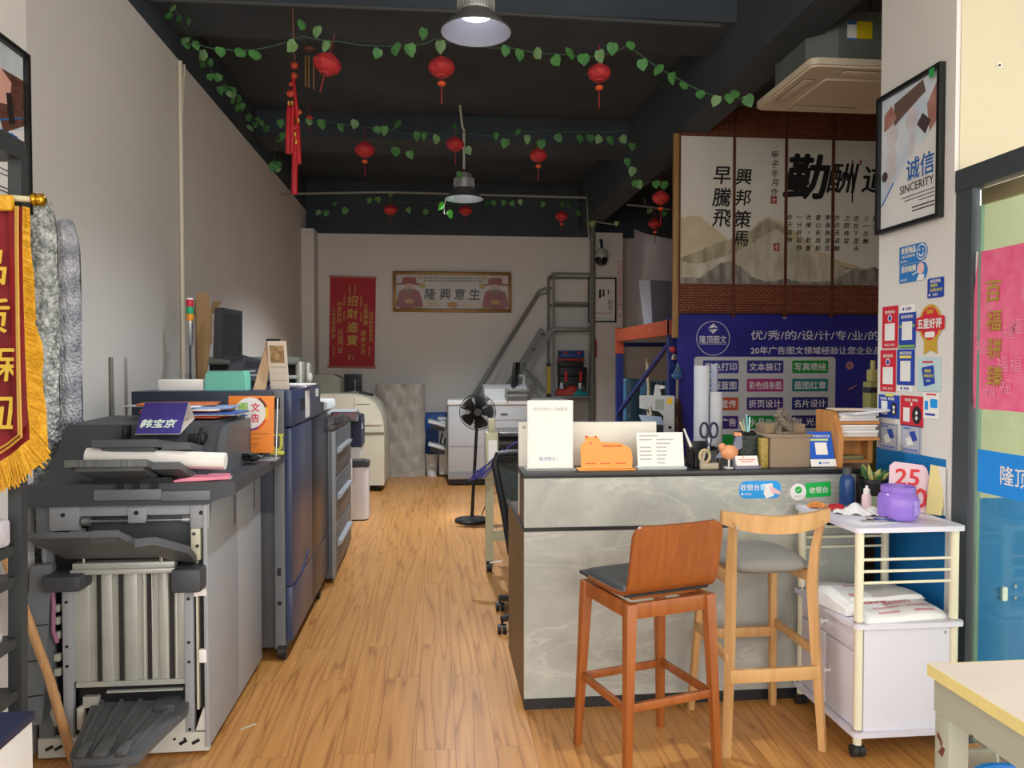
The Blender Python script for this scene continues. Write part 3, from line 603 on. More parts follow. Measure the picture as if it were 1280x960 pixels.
b.box(-.095, -.06, -.355, -.28, 0, .02, .006).box(-.035, .015, -.36, -.26, 0, .022, .006).box(.045, .085, -.355, -.28, 0, .02, .006)
obj('lower_output_tray', b, m_tray, t, label='dark grey ribbed lower tray')
obj('tray_end_plate', B().box(-1.13, -1.05, 3.17, FY0 + .03, .17, .235, .004), m_md, t)
b = B().box(-1.6, -.935, FY0 - .01, FY0 + .02, .012, .09).box(-1.42, -1.03, FY0 - .008, FY0 + .02, .09, .16).box(-1.45, -1.425, FY0 - .012, FY0 + .02, .12, .21, .003)
b.pxz([(-.985, .10), (-.94, .10), (-.94, .19), (-.955, .19)], FY0 - .015, FY0 + .01)
obj('base_plate', b, mat('white_metal', 'c9c8c0', .45), t)
b = B()
for x in (-1.57, -1.535, -1.05, -1.0): b.bar((x, FY0 - .013, .045), (x + .028, FY0 - .013, .06), .012, .004, (0, 1, 0))
for x in (-1.07, -1.03): b.cyl((x, FY0 - .013, .066), (x, FY0 - .009, .066), .005)
obj('base_slots', b, K, t)
obj('foot', B().cyl((-1.04, FY0 + .03, 0), (-1.04, FY0 + .03, .014), .022), K, t); obj('foot', B().cyl((-1.55, FY0 + .03, 0), (-1.55, FY0 + .03, .014), .022), K, t)
obj('foot', B().cyl((-1.04, FY1 - .06, 0), (-1.04, FY1 - .06, .10), .022), K, t); obj('foot', B().cyl((-1.55, FY1 - .06, 0), (-1.55, FY1 - .06, .10), .022), K, t)
# hinged-open cover on its left side and the loom behind
b = B(); b.add([(-1.60, 3.20, .80), (-1.53, 3.22, .80), (-1.575, 3.21, .16), (-1.665, 3.18, .16), (-1.60, 3.24, .80), (-1.53, 3.25, .80), (-1.575, 3.24, .16), (-1.665, 3.22, .16)], [(0, 1, 2, 3), (7, 6, 5, 4), (0, 3, 7, 4), (1, 5, 6, 2), (0, 4, 5, 1), (3, 2, 6, 7)])
b.box(-1.60, -1.545, FY0 + .0, FY0 + .03, .03, .72)
obj('side_cover', b, m_slate2, t)
obj('cover_seams', B().bar((-1.628, 3.192, .56), (-1.547, 3.213, .56), .002, .004).bar((-1.638, 3.19, .42), (-1.556, 3.208, .42), .002, .004).bar((-1.65, 3.184, .28), (-1.565, 3.205, .28), .002, .004).cyl((-1.59, 3.195, .50), (-1.59, 3.202, .50), .006).cyl((-1.645, 3.18, .21), (-1.645, 3.187, .21), .006), K, t)
b = B().tube([(-1.535, 3.23, .70), (-1.528, 3.222, .64), (-1.53, 3.222, .58), (-1.533, 3.225, .53), (-1.52, 3.23, .48)], .008, 8)
obj('cable_loom', b, mat('mauve_cable', '9b6486', .5), t)
b = B()
for z in (.72, .60, .55, .49, .40, .34): b.box(-1.54, -1.515, FY0 - .004, FY0 + .02, z, z + .03, .003)
b.tube([(-1.535, 3.225, .30), (-1.52, 3.222, .26), (-1.535, 3.222, .20), (-1.52, 3.225, .15)], .014, 8)
obj('wiring_strip', b, mat('connector_grey', 'a3a398', .5), t)

# on the worktop
t = thing('desk_nameplate', 'purple tent card with white characters on the finishing machine', 'sign', (-1.12, 3.5, 1.345))
x0, x1 = -1.275, -1.09
b = B().pyz([(3.40, 1.3), (3.52, 1.43), (3.523, 1.43), (3.403, 1.3)], x0, x1); b.pyz([(3.52, 1.43), (3.60, 1.352), (3.603, 1.352), (3.523, 1.431)], x0, x1).pyz([(3.40, 1.3), (3.60, 1.352), (3.60, 1.356), (3.40, 1.304)], x0, x1)
obj('card', b, mat('cardboard_cream', 'd9cfc8', .7), t)
F = fr(((x0 + x1) / 2, 3.459, 1.365), (1, 0, 0), (0, .12, .13))
obj('front_face', B(F).box(-.0925, .0925, -.086, .088, .0005, .002), mat('deep_purple', '33286f', .5, col2='433a8c', scale=4), t)
obj('lettering', B(F).text('韩宝京', -.008, -.032, .003, .046, 0, .035, .15), mat('pale_mint', 'dfeee4', .5), t)
t = thing('poster_roll', 'long white paper roll with pink underside lying across the trays', 'paper roll', (-1.2, 3.2, 1.24))
obj('paper', B().cyl((-1.40, 3.24, 1.228), (-.865, 3.26, 1.20), .035, .035, 24), WP, t)
obj('printed_edge', B().grid(lambda u, v: Vector((-1.398, 3.24, 1.228)).lerp(Vector((-.867, 3.26, 1.20)), u) + Vector((0, -.0355 * math.cos(R(-80 + 45 * v)), .0355 * math.sin(R(-80 + 45 * v)))), 10, 6), mat('pink_print', 'e9b9c3', .6), t)
obj('pink_leaflet', B(rot((-.99, 3.30, 1.1215), R(14))).pxz([(-.11, 0), (.12, .002), (.13, .012), (-.02, .018), (-.11, .003)], -.06, .05), mat('pink_paper', 'ee8fa4', .6), label='folded pink leaflet on the machine worktop', cat='paper')
obj('instruction_label', B(rot((-.89, 3.33, 1.1208), R(10))).box(-.03, .03, -.05, .05, 0, .0008), mat('pale_label', 'b6b8ba', .5), label='pale printed label stuck at the worktop corner', cat='label')
cols = ['c1512f', 'e3e6ee', '3c5fae', 'b23a35', 'ece8e4', '8fa5cf', 'd9dde6', 'c96d3c']
labs = ['orange-red', 'pale blue-white', 'deep blue', 'dark red', 'off-white', 'light blue', 'silvery', 'rust coloured']
for i, c in enumerate(cols):
    M = rot((-1.16 + .05 * (i % 3) - .03 * i * .5, 3.82 + .02 * (i % 2), 1.347 + .0085 * i), R((-12, 8, -5, 14, -9, 4, -16, 10)[i]))
    obj('printed_sheet', B(M).box(-.19, .16, -.11, .11, 0, .007, .002), mat('sheet_' + c, c, .5), label='%s printed sheets in the loose pile on the machine hood, %s' % (labs[i], ['lowest', 'second from bottom', 'third from bottom', 'fourth from bottom', 'fifth from bottom', 'sixth from bottom', 'seventh from bottom', 'topmost'][i]), cat='papers', group='loose prints on the machine hood')
t = thing('advert_sign', 'orange sign with white disc reading 图文广告 beside the blue printer', 'sign', (-.95, 4.02, 1.12))
F = fr((-.925, 3.955, 1.295), (1, -.10, 0), (0, .06, 1))
obj('panel', B(F).box(-.115, .115, -.14, .145, -.006, 0, .002), mat('sign_orange', 'ef8b36', .5), t)
obj('disc', B(F).disc(-.005, .06, .001, .078), W, t)
b = B(F)
for i, (a0, a1) in enumerate(((20, 60), (-20, 18), (-65, -25), (200, 300), (150, 195))): b.ring(-.005, .06, .0008, .078, .09, 10, i, a0, a1)
obj('colour_arcs', b, [mat('arc_brown', '6b3a1e', .5), YEL, mat('arc_red', 'e2512f', .5), mat('arc_violet', '7a4a8c', .5), mat('arc_teal', '7d9a3c', .5)], t)
obj('lettering', B(F).text('图', -.038, .088, .002, .042, 0, .03).text('文', .022, .088, .002, .042, 1, .03).text('广', -.038, .034, .002, .042, 2, .03).text('告', .022, .034, .002, .042, 1, .03), [mat('lime', '8cc63f', .5), mat('crimson', 'd8354a', .5), mat('logo_blue', '2f6cc0', .5)], t)
b = B(F)
for i in range(7): b.rect(-.09, [.09, -.02, .05, -.03, .04, .03, -.02][i], -.045 - .013 * i, -.042 - .013 * i, .001)
obj('small_print', b, mat('brown_ink', '8a4f26', .7), t)
obj('stand_rod', B().cyl((-.80, 3.93, 1.12), (-.79, 3.94, 1.43), .004).cyl((-.90, 3.99, 1.12), (-.90, 3.95, 1.2), .005), CHROME, t)
obj('stand_foot', B().box(-.88, -.79, 3.88, 4.0, 1.12, 1.128, .003), mat('foot_grey', '8b8d90', .4), t)
t = thing('adapter_cables', 'tangled black cables and plugs on the worktop by orange sign', 'cables', (-.9, 3.83, 1.12))
random.seed(3)
pts = [(-.93 + .09 * math.sin(i * 1.3) + random.uniform(-.02, .02), 3.80 + .05 * math.cos(i * 1.7), 1.135 + .03 * abs(math.sin(i * .9))) for i in range(16)]
obj('cord', B().tube(pts, .012, 8), BLACKP, t); obj('plug', B().box(-.97, -.93, 3.74, 3.79, 1.121, 1.15, .006).box(-.90, -.86, 3.79, 3.83, 1.14, 1.17, .006), BLACKP, t)
obj('label_box', B(rot((-.955, 3.60, 1.1205), R(20))).box(-.014, .014, -.02, .02, 0, .065, .002), W, label='small white box standing beside the black cables', cat='box')
t = thing('letter_ornament', 'yellow letter U ornament on a small stand beside the blue printer', 'ornament', (-.845, 4.17, 1.12))
F = FACE((-.842, 4.165, 1.12))
m_ly = mat('lemon_yellow', 'd8db5e', .5)
obj('letter', B(F).tube([(-.024, .105, 0), (-.024, .05, 0), (-.015, .03, 0), (0, .025, 0), (.015, .03, 0), (.022, .05, 0), (.022, .105, 0)], .008, 8).box(-.038, -.01, .1, .11, -.006, .006).box(.008, .036, .1, .11, -.006, .006), m_ly, t)
obj('base', B(F).box(-.036, .036, 0, .018, -.016, .016, .004), m_ly, t)
obj('floor_shim', B().bar((-.86, 3.42, .003), (-.80, 3.47, .004), .012, .003), mat('clear_strip', 'c9b79a', .4), label='thin clear plastic strip lying on the floor by the machine', cat='strip')

# ------------------------------------------------------------------ blue production printer
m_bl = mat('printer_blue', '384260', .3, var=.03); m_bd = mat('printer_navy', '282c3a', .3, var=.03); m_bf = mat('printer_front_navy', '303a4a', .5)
BX0, BX1, BY0, BY1 = -1.6, -.785, 4.225, 5.62
t = thing('production_printer', 'tall dark blue production printer behind the grey finishing machine', 'printer', (-1.2, BY0, 0))
obj('body', B().box(BX0, BX1 - .02, BY0 + .02, BY1, .06, 1.24, .006), m_md, t)
obj('end_panel', B().box(BX0, BX1 - .09, BY0, BY0 + .02, .8, 1.455, .003), m_bf, t)
obj('end_panel', B().box(BX1 - .085, BX1 - .03, BY0 - .003, BY0 + .02, .06, 1.455, .003), m_slate2, t, label='grey end post')
obj('end_vent', B().box(BX1 - .08, BX1 - .05, BY0 - .006, BY0, 1.36, 1.42).box(BX1 - .07, BX1 - .05, BY0 - .008, BY0, .30, .32).box(BX1 - .07, BX1 - .052, BY0 - .01, BY0, .46, .50), K, t)
obj('top_cover', B().box(BX1 - .03, BX1 + .01, BY0, 5.25, 1.262, 1.46, .006).box(BX0, BX1 - .03, BY0 + .01, 5.25, 1.25, 1.455, .006), m_bl, t)
obj('display', B().box(BX1 + .01, BX1 + .013, 4.50, 4.62, 1.33, 1.40).box(BX1 + .01, BX1 + .012, 4.58, 4.60, 1.28, 1.285), K, t)
obj('label', B().box(BX1 + .01, BX1 + .012, 4.66, 4.80, 1.28, 1.44), W, t, label='white paper label'); obj('label', B().box(BX1 + .01, BX1 + .012, 5.06, 5.16, 1.39, 1.44), W, t, label='small white label')
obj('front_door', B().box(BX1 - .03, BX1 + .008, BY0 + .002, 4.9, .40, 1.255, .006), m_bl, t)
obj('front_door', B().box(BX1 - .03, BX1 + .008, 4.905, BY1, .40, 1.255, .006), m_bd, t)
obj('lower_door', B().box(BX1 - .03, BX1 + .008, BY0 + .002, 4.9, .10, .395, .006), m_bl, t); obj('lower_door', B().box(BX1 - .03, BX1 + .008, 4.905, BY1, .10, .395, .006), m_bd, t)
obj('door_groove', B().tube([(BX1 + .009, 4.26, .392), (BX1 + .009, 4.5, .40), (BX1 + .009, 4.75, .47)], .006, 6), mat('groove_blue', '24305e', .4), t)
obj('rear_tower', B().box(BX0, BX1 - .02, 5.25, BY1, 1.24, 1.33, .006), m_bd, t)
for x, y in ((BX1 - .05, BY0 + .015), (BX1 - .03, BY1 - .3), (BX0 + .08, BY0 + .06), (BX0 + .08, BY1 - .1)):
    obj('caster', B().cyl((x - .02, y, .042), (x + .02, y, .042), .042, n=20).cyl((x + .02, y, .042), (x + .024, y, .042), .024, n=16), BLACKP, t)
# things on the blue printer
t = thing('mint_box', 'mint green arched cardboard box on top of the blue printer', 'box', (-1.15, 4.40, 1.456))
F = FACE((-1.15, 4.32, 1.456))
obj('box_body', B(F).prism([(-.105, 0), (.112, 0), (.107, .08), (.10, .105), (-.085, .105), (-.10, .085)], -.14, 0), mat('mint_card', '76c9b4', .6), t)
obj('lid_fold', B(F).box(-.085, .10, .103, .106, -.14, .0), mat('mint_card2', '86d4c0', .6), t)
obj('white_carton', B().box(-1.50, -1.262, 4.33, 4.46, 1.456, 1.515, .004), WP, label='flat white crinkled carton left of the mint green box', cat='box')
t = thing('desk_calendar', 'tall tent style desk calendar with cream pages on the blue printer', 'calendar', (-.93, 4.5, 1.456))
F = fr((-.93, 4.50, 1.4585), (.8, -.6, 0), (0, 0, 1))
b = B(F); b.add([(-.09, 0, 0), (-.012, .27, -.02), (.0, .27, -.03), (-.03, 0, .06), (-.07, .0, -.0), (.0, .265, -.022)], [(0, 1, 2, 3)])
obj('back_leg', B().add([Vector(q) for q in ((-1.02, 4.42, 1.457), (-.955, 4.44, 1.457), (-.925, 4.50, 1.73), (-.955, 4.47, 1.735), (-1.022, 4.424, 1.457), (-.957, 4.445, 1.457), (-.927, 4.505, 1.73), (-.957, 4.474, 1.735))], [(0, 1, 2, 3), (7, 6, 5, 4), (0, 4, 5, 1), (1, 5, 6, 2), (2, 6, 7, 3), (3, 7, 4, 0)]), mat('calendar_board', 'b99a78', .7), t)
pg = fr((-.885, 4.475, 1.457), (.85, -.2, 0), (-.05, -.03, .27))
obj('page', B(pg).box(-.055, .055, 0, .275, -.004, 0), mat('calendar_page', 'e6d6c4', .6), t)
obj('picture', B(pg).rect(-.045, .04, .15, .25, .0008), mat('calendar_picture', 'c7a171', .6, col2='8a6a48', scale=40), t)
obj('date_grid', B(pg).rect(-.045, .045, .125, .128, .0008).rect(-.045, .045, .05, .052, .0008).rect(-.045, .045, .09, .091, .0008), mat('calendar_ink', '9b7d6b', .6), t)
obj('spiral', B().cyl((-.955, 4.47, 1.735), (-.88, 4.455, 1.733), .008, n=10), BLACKP, t)
for i, (dx, dy, a, c, l) in enumerate(((0, 0, 9, 'dcd8e6', 'lilac white paper sheets on the blue printer behind the calendar'), (.02, -.04, -15, 'f0eef0', 'crumpled white paper sheet on top of the lilac white sheets'))):
    obj('loose_paper', B(rot((-.86 + dx, 4.72 + dy, 1.4615 + .012 * i), R(a))).box(-.10, .085, -.12, .12, 0, .010, .003), mat('pp_' + c, c, .7), label=l, cat='paper')

# signal tower, monitor arm and cardboard on the wall side
t = thing('signal_tower', 'slim signal light with red green amber segments on a pole', 'signal light', (-1.49, 4.75, 1.456))
p = P(237, 374, Y=4.75); x = p.x; zt = p.z
obj('pole', B().cyl((x, 4.75, 1.456), (x, 4.75, zt - .26), .006, n=10), BLACKP, t)
obj('body', B().lathe([(.008, -.28), (.016, -.265), (.016, -.245), (.019, -.24), (.019, -.15), (.02, -.145), (.02, -.128)], (x, 4.75, zt), 18), STEEL, t)
for k, (c, lb) in enumerate((('d98a1e', 'amber light segment'), ('1f9a6b', 'green light segment'), ('c5283a', 'red light segment'))):
    obj('lens', B().lathe([(.0195, 0), (.021, .003), (.021, .038), (.0195, .041)], (x, 4.75, zt - .128 + .0415 * k), 18), mat('lens_' + c, c, .25), t, label=lb)
obj('cap', B().lathe([(.02, 0), (.018, .008), (.0, .010)], (x, 4.75, zt - .003), 18), W, t)
t = thing('control_monitor', 'tall dark grey control panel monitor tilted towards the aisle', 'monitor', (-1.2, 5.2, 1.456))
pa = [P(*q, Y=5.1) for q in ((272, 383), (303, 389), (303, 451), (270, 449))]
Y2 = 5.22
q = [Vector((v.x, 5.1 + .10 * (i in (0, 3)), v.z)) for i, v in enumerate(pa)]
bk = [v + Vector((-.075, .10, .004)) for v in q]
obj('casing', B().add(q + bk, [(0, 1, 2, 3), (7, 6, 5, 4), (0, 3, 7, 4), (1, 5, 6, 2), (0, 4, 5, 1), (3, 2, 6, 7)]), m_md, t)
n = (q[1] - q[0]).cross(q[3] - q[0]).normalized(); n = -n if n.y > 0 else n
cn = sum(q, Vector()) / 4
obj('screen', B().add([cn + (v - cn) * .82 + n * .003 for v in q], [(0, 1, 2, 3)]), mat('screen_dark', '33373c', .25), t)
b = B().bar((-1.19, 5.24, 1.456), (-1.16, 5.2, 1.62), .14, .06, (0, 1, 0)).bar((-1.33, 5.2, 1.456), (-1.27, 5.22, 1.66), .12, .04, (0, 1, 0))
obj('stand', b, m_md, t)
obj('keypad', B(fr((-1.13, 5.02, 1.535), (1, -.1, 0), (0, .7, .6))).box(-.09, .09, -.06, .06, -.02, 0, .004), m_md, t)
obj('keys', B(fr((-1.13, 5.02, 1.535), (1, -.1, 0), (0, .7, .6))).box(-.06, -.02, .02, .035, 0, .004).box(.0, .05, .02, .035, 0, .004).box(-.04, .0, -.02, -.005, 0, .004).box(.02, .06, -.03, -.015, 0, .004), mat('key_grey', '9da2a8', .5), t)
t = thing('cardboard_post', 'brown cut cardboard corner piece leaning behind the monitor', 'cardboard', (-1.5, 5.4, 1.3))
m_kb = mat('kraft_board', '9c7b55', .8, var=.06)
F = FACE((P(248, 480, Y=5.35).x, 5.35, 1.34))
obj('strip', B(F).prism([(.0, .1), (.04, .1), (.07, .3), (.075, .38), (.09, .4), (.09, .62), (.075, .64), (.075, .73), (.015, .745), (.0, .72), (-.01, .7)], -.006, .006), m_kb, t)
obj('flap', B(F).prism([(-.02, .12), (.0, .12), (.0, .7), (-.022, .69), (-.03, .6), (-.02, .55), (-.025, .3)], -.03, -.02).prism([(.075, .60), (.15, .60), (.19, .58), (.21, .59), (.12, .63), (.155, .68), (.10, .685)], -.012, -.004), mat('kraft_board2', '806445', .8, var=.06), t)
# wide-format roll unit further back (grey bars)
t = thing('roll_feeder', 'long grey roll feeder bar across the back of the blue printer', 'machine', (-1.2, 6.0, 1.2))
pL, pR = P(296, 446, Y=6.0), P(372, 452, Y=6.0)
m_gm = mat('greenish_grey', '7f857d', .45)
obj('top_bar', B().box(-1.75, pR.x, 6.0, 6.2, pL.z - .06, pL.z, .02), m_gm, t)
obj('rail', B().box(-1.75, pR.x, 6.0, 6.06, pL.z - .17, pL.z - .14, .004).box(-1.75, pR.x, 6.0, 6.06, pL.z - .35, pL.z - .31, .004), mat('pale_grey_metal', 'a9ada6', .4, .3), t)
obj('back_plate', B().box(-1.75, pR.x, 6.16, 6.2, 1.155, pL.z - .02), mat('dark_back', '2e2c2c', .6), t)
obj('end_roller', B().cyl((pR.x + .01, 6.05, 1.25), (pR.x + .01, 6.05, pR.z - .0), .035, n=20).cyl((pR.x + .06, 6.1, 1.25), (pR.x + .06, 6.1, pR.z - .01), .025, n=20), mat('silver_roller', 'c9c9bf', .35, .3), t)
obj('knob', B().ball((pR.x + .09, 5.98, pR.z - .12), .03, (.8, .8, 1.3)), W, t)

# grey drawer unit behind it
t = thing('paper_deck', 'dark grey paper deck with three stacked drawers beside the blue printer', 'drawer unit', (-1.1, 5.68, 0))
obj('carcass', B().box(-1.6, -.75, 5.66, 6.72, .04, 1.115, .004), mat('deck_grey', '5b5f64', .5), t)
obj('top_panel', B().box(-1.6, -.735, 5.65, 6.74, 1.116, 1.15, .004), mat('deck_top', '4a4442', .5), t)
obj('corner_post', B().box(-.76, -.735, 5.65, 5.72, .04, 1.11, .004), mat('post_grey', '8e9194', .45), t)
for k in range(3):
    z = .08 + .345 * k
    d = obj('drawer', B().box(-.75, -.735, 5.74, 6.71, z, z + .335, .006), mat('drawer_grey', '676b70', .45), t)
    obj('handle', B().pxz([(-.735, z + .16), (-.70, z + .19), (-.70, z + .205), (-.735, z + .21)], 5.80, 6.50), mat('handle_grey', 'a2a7ad', .35), d)
obj('top_display', B().box(-.75, -.73, 5.76, 6.2, 1.15, 1.21, .01), m_md, t)
# white and navy copier
t = thing('copier', 'white copier with a curved navy side door behind the paper deck', 'copier', (-.95, 7.2, 0))
mw = mat('copier_white', 'd6d6d4', .45); mn = mat('copier_navy', '232b4a', .35)
obj('body', B().box(-1.6, -.84, 7.1, 7.8, .03, 1.10, .02), mw, t)
obj('side_door', B().pyz([(7.15, .84), (7.5, .84), (7.5, 1.06), (7.45, 1.12), (7.3, 1.14), (7.15, 1.13)], -.84, -.69), mn, t)
obj('lower_shell', B().pyz([(7.15, .74), (7.45, .75), (7.5, .835), (7.15, .835)], -.84, -.70), mw, t)
obj('reader_lid', B().box(-1.55, -.78, 7.12, 7.85, 1.101, 1.15, .012), mat('copier_grey', '9a9ca0', .5), t)
obj('control_panel', B(fr((-.86, 7.05, 1.13), (1, 0, 0), (0, .9, .35))).box(-.10, .16, -.1, .1, -.03, 0, .01).box(-.08, .14, -.07, .07, .0, .003, mi=1), [K, mat('dull_maroon', '5d3a3c', .5)], t)
obj('door_badge', B().box(-.689, -.687, 7.2, 7.27, 1.0, 1.05), W, t)
obj('paper_tray', B().box(-1.35, -1.0, 7.2, 7.8, 1.17, 1.26, .03), mw, t)
t = thing('trash_bin', 'white bin with dark lid standing in the aisle by the copier', 'bin', (-.82, 8.05, 0))
obj('bin_body', B().rrect(-.95, -.70, 7.93, 8.18, .012, .545, .05), mat('bin_white', 'e4e3e6', .35), t)
obj('lid', B().rrect(-.955, -.695, 7.925, 8.185, .546, .60, .05).rrect(-.92, -.73, 7.96, 8.15, .60, .612, .04), mat('bin_lid', '3b3d40', .4), t)
obj('base_ring', B().rrect(-.945, -.705, 7.935, 8.175, 0, .012, .05), K, t)

# ------------------------------------------------------------------ left pillar: framed poster, rack, pennant, rolls, pole
def frame_poster(name, label, F, w, h, cat='picture'):
    t = thing(name, label, cat, F.translation)
    for q in ((-w/2, w/2, h/2 - .02, h/2), (-w/2, w/2, -h/2, -h/2 + .02), (-w/2, -w/2 + .02, -h/2 + .02, h/2 - .02), (w/2 - .02, w/2, -h/2 + .02, h/2 - .02)):
        obj('frame_bar', B(F).box(q[0], q[1], q[2], q[3], 0, .028), mat('frame_black', '1b1d1e', .4), t)
    obj('print', B(F).box(-w/2 + .02, w/2 - .02, -h/2 + .02, h/2 - .02, 0.001, .008), mat('poster_white', 'e4e2e0', .45), t)
    return t
Fp = FACER((-1.648, 3.05, 2.52))
t = frame_poster('framed_poster', 'black framed motivational poster on the left pillar behind the rack', Fp, .50, .64)
b = B(Fp)
b.prism([(-.228, .298), (.228, .298), (.228, .01), (-.228, -.12)], .0085, .009, 0).prism([(.05, .2), (.228, .21), (.228, .03), (.08, -.04), (.05, .02)], .0092, .0094, 1).prism([(-.05, .25), (.14, .17), (.12, .08), (-.02, .05), (-.1, .1)], .0096, .0098, 2).prism([(.10, .12), (.14, .13), (.16, .02), (.12, .0)], .01, .0102, 3)
obj('picture', b, [mat('photo_haze', 'b9c3c9', .5, col2='dbe0e3', scale=6), mat('photo_brick', '6e4638', .6, col2='4c3028', scale=40), mat('photo_skin', 'd5a595', .5), mat('photo_dark', '2d2624', .5)], t)
obj('lettering', B(Fp).text('共赢', .10, -.06, .0095, .075, 0, .02).bar((.05, .0, .0095), (.22, .06, .0095), .006, .001, (0, 0, 1)), mat('poster_blue', '1f66b0', .5), t)
obj('lettering', B(Fp).text('WIN-WIN', .10, -.13, .0095, .035, 0).rect(-.1, .2, -.18, -.176, .0095).rect(-.12, .2, -.2, -.196, .0095).rect(-.06, .2, -.25, -.245, .0095).rect(-.1, .2, -.265, -.26, .0095), mat('poster_ink', '33363a', .6), t)

m_rk = mat('rack_black', '3a3d3f', .45)
RY0, RY1, RXa = 2.18, 2.62, -1.365
t = thing('storage_rack', 'black steel storage rack cut by the left picture edge', 'rack', (-1.58, 2.4, 0))
obj('post', B().bar((RXa - .0, RY1, 0), (RXa + .035, RY1, 2.27), .04, .04, (0, 1, 0)), m_rk, t)
obj('post', B().bar((RXa, RY0, 0), (RXa + .035, RY0, 2.27), .04, .04, (0, 1, 0)), m_rk, t)
obj('post', B().bar((-1.625, RY1, 0), (-1.625, RY1, 2.27), .04, .04, (0, 1, 0)), m_rk, t)
obj('post', B().bar((-1.625, RY0, 0), (-1.625, RY0, 2.27), .04, .04, (0, 1, 0)), m_rk, t)
obj('top_rail', B().box(-1.645, RXa + .05, RY1 - .02, RY1 + .02, 2.25, 2.31).box(RXa + .015, RXa + .055, RY0, RY1, 2.25, 2.31), m_rk, t)
for z in (.55, .92, 1.02):
    obj('shelf', B().box(-1.64, RXa + .02, RY0, RY1, z - .03, z), m_rk, t)
for z in (.72,): obj('shelf', B().box(-1.64, RXa + .02, RY0, RY1, z - .03, z), m_rk, t)
obj('brace', B().bar((-1.62, RY1 + .0, .72), (RXa, RY1, .92), .025, .004, (0, 1, 0)), m_rk, t)
m_pw = mat('plastic_wrapped_paper', 'ddd8dc', .25, col2='c6c2cc', scale=18, bump=.5, bscale=35)
obj('wrapped_bundle', B(rot((-1.45, 2.4, .721), R(5))).box(-.12, .10, -.15, .15, 0, .035, .012).box(-.11, .09, -.14, .15, .035, .10, .015), m_pw, label='plastic wrapped white paper bundle on the middle rack shelf', cat='bundle')
obj('green_pad', B(rot((-1.47, 2.2, 0.9215), R(2))).box(-.1, .08, -.02, .2, 0, .03, .004), mat('pale_green_pad', 'b7cf9e', .6), label='pale green paper pad on the upper rack shelf', cat='paper')
obj('wrapped_bundle', B(rot((-1.46, 2.44, 1.0215), R(-6))).box(-.12, .10, -.15, .15, 0, .09, .015), m_pw, label='clear wrapped paper bundle on the rack under the pennant fringe', cat='bundle')
obj('red_book', B(rot((-1.48, 2.42, .5515), R(4))).box(-.1, .08, -.1, .1, 0, .03, .003).box(-.095, .085, -.09, .1, .03, .04), mat('red_cover', 'b32630', .4), label='red covered book on the lowest rack shelf', cat='book')
obj('yellow_pad', B(rot((-1.49, 2.38, .593), R(-5))).box(-.1, .1, -.1, .12, 0, .025, .003), mat('cream_pad', 'd8cba0', .6), label='cream paper pad lying over the red book', cat='paper')
t = thing('paper_carton', 'white carton with navy lid on the floor, bottom left corner', 'box', (-1.3, 1.98, 0))
obj('carton_body', B().box(-1.60, -1.075, 1.80, 2.145, 0.0, .65, .004), mat('carton_white', 'dddad6', .55), t)
obj('lid', B().box(-1.605, -1.07, 1.795, 2.15, .65, .674, .003), mat('carton_navy', '262b4a', .5), t)
# pennant on a gold rod
m_vel = mat('dark_red_velvet', '8e0f18', .7, col2='6d0a12', scale=5); m_gold = mat('gold_thread', 'e9b32c', .45, col2='d79a18', scale=70, bump=.5, bscale=120); m_trim = mat('gold_trim', 'c89a3c', .45)
PY, PU = 2.66, 0
def pen(x, z, dy=0): return Vector((x, PY - .10 + dy, z))
t = thing('pennant', 'dark red velvet pennant with gold characters and yellow fringe', 'pennant', (-1.45, PY - .1, 1.0))
zt, xr = 2.09, -1.277
def cloth(u, v):   # u across (left to right), v down
    x = -1.62 + (xr + .005 * 0 - (-1.62)) * u
    xe = .025 * max(0, v - .15) * u
    z = zt - v * (.74 if u > .99 else .74 + .30 * (1 - abs(u * 2 - 1) * 0) * 0)
    zb = 1.36 - .22 * max(0, (1 - u)) ** .9
    z = zt + (zb - zt) * v
    return (x + xe * .55 - .03 * (1 - v) * (u > .5) * 0, PY - .10 + .016 * math.sin(u * 16 + v * 2.0) * (.4 + .6 * u), z)
obj('cloth', B().grid(cloth, 40, 24), m_vel, t)
b = B()
edge = [Vector(cloth(1, v / 14)) for v in range(15)] + [Vector(cloth(1 - u / 14, 1)) for u in range(1, 15)]
rng = random.Random(4)
vs = []; fs = []
for i in range(len(edge)):
    p = edge[i]; a = i / (len(edge) - 1)
    n = Vector((1, 0, -.15)) if i < 13 else (Vector((.75, 0, -.8)) if i < 16 else Vector((.25, 0, -1)))
    wd = .014 + .0025 * i if i < 8 else (.045 if i < 13 else .075)
    vs += [p - n.normalized() * .006 + Vector((0, -.006, 0)), p + n.normalized() * wd * (.9 + .2 * rng.random()) + Vector((0, -.012 * rng.random(), 0))]
b.add(vs, [(2 * i, 2 * i + 1, 2 * i + 3, 2 * i + 2) for i in range(len(edge) - 1)])
for k in range(260):   # single fringe threads
    s = rng.random() * (len(edge) - 1); i = int(s); f = s - i
    p = edge[i].lerp(edge[i + 1], f)
    n = Vector((.9, 0, -.35)) if s < 12 else (Vector((.7, 0, -.8)) if s < 15 else Vector((.2 + .2 * rng.random(), 0, -1)))
    wd = (.015 + .0027 * s if s < 8 else .048 if s < 13 else .082) * (.85 + .35 * rng.random())
    b.cyl(p + Vector((0, -.008, 0)), p + n.normalized() * wd + Vector((0, -.01 - .012 * rng.random(), 0)), .0028, .0018, 5)
obj('fringe', b, m_gold, t, label='yellow fringe')
b = B()
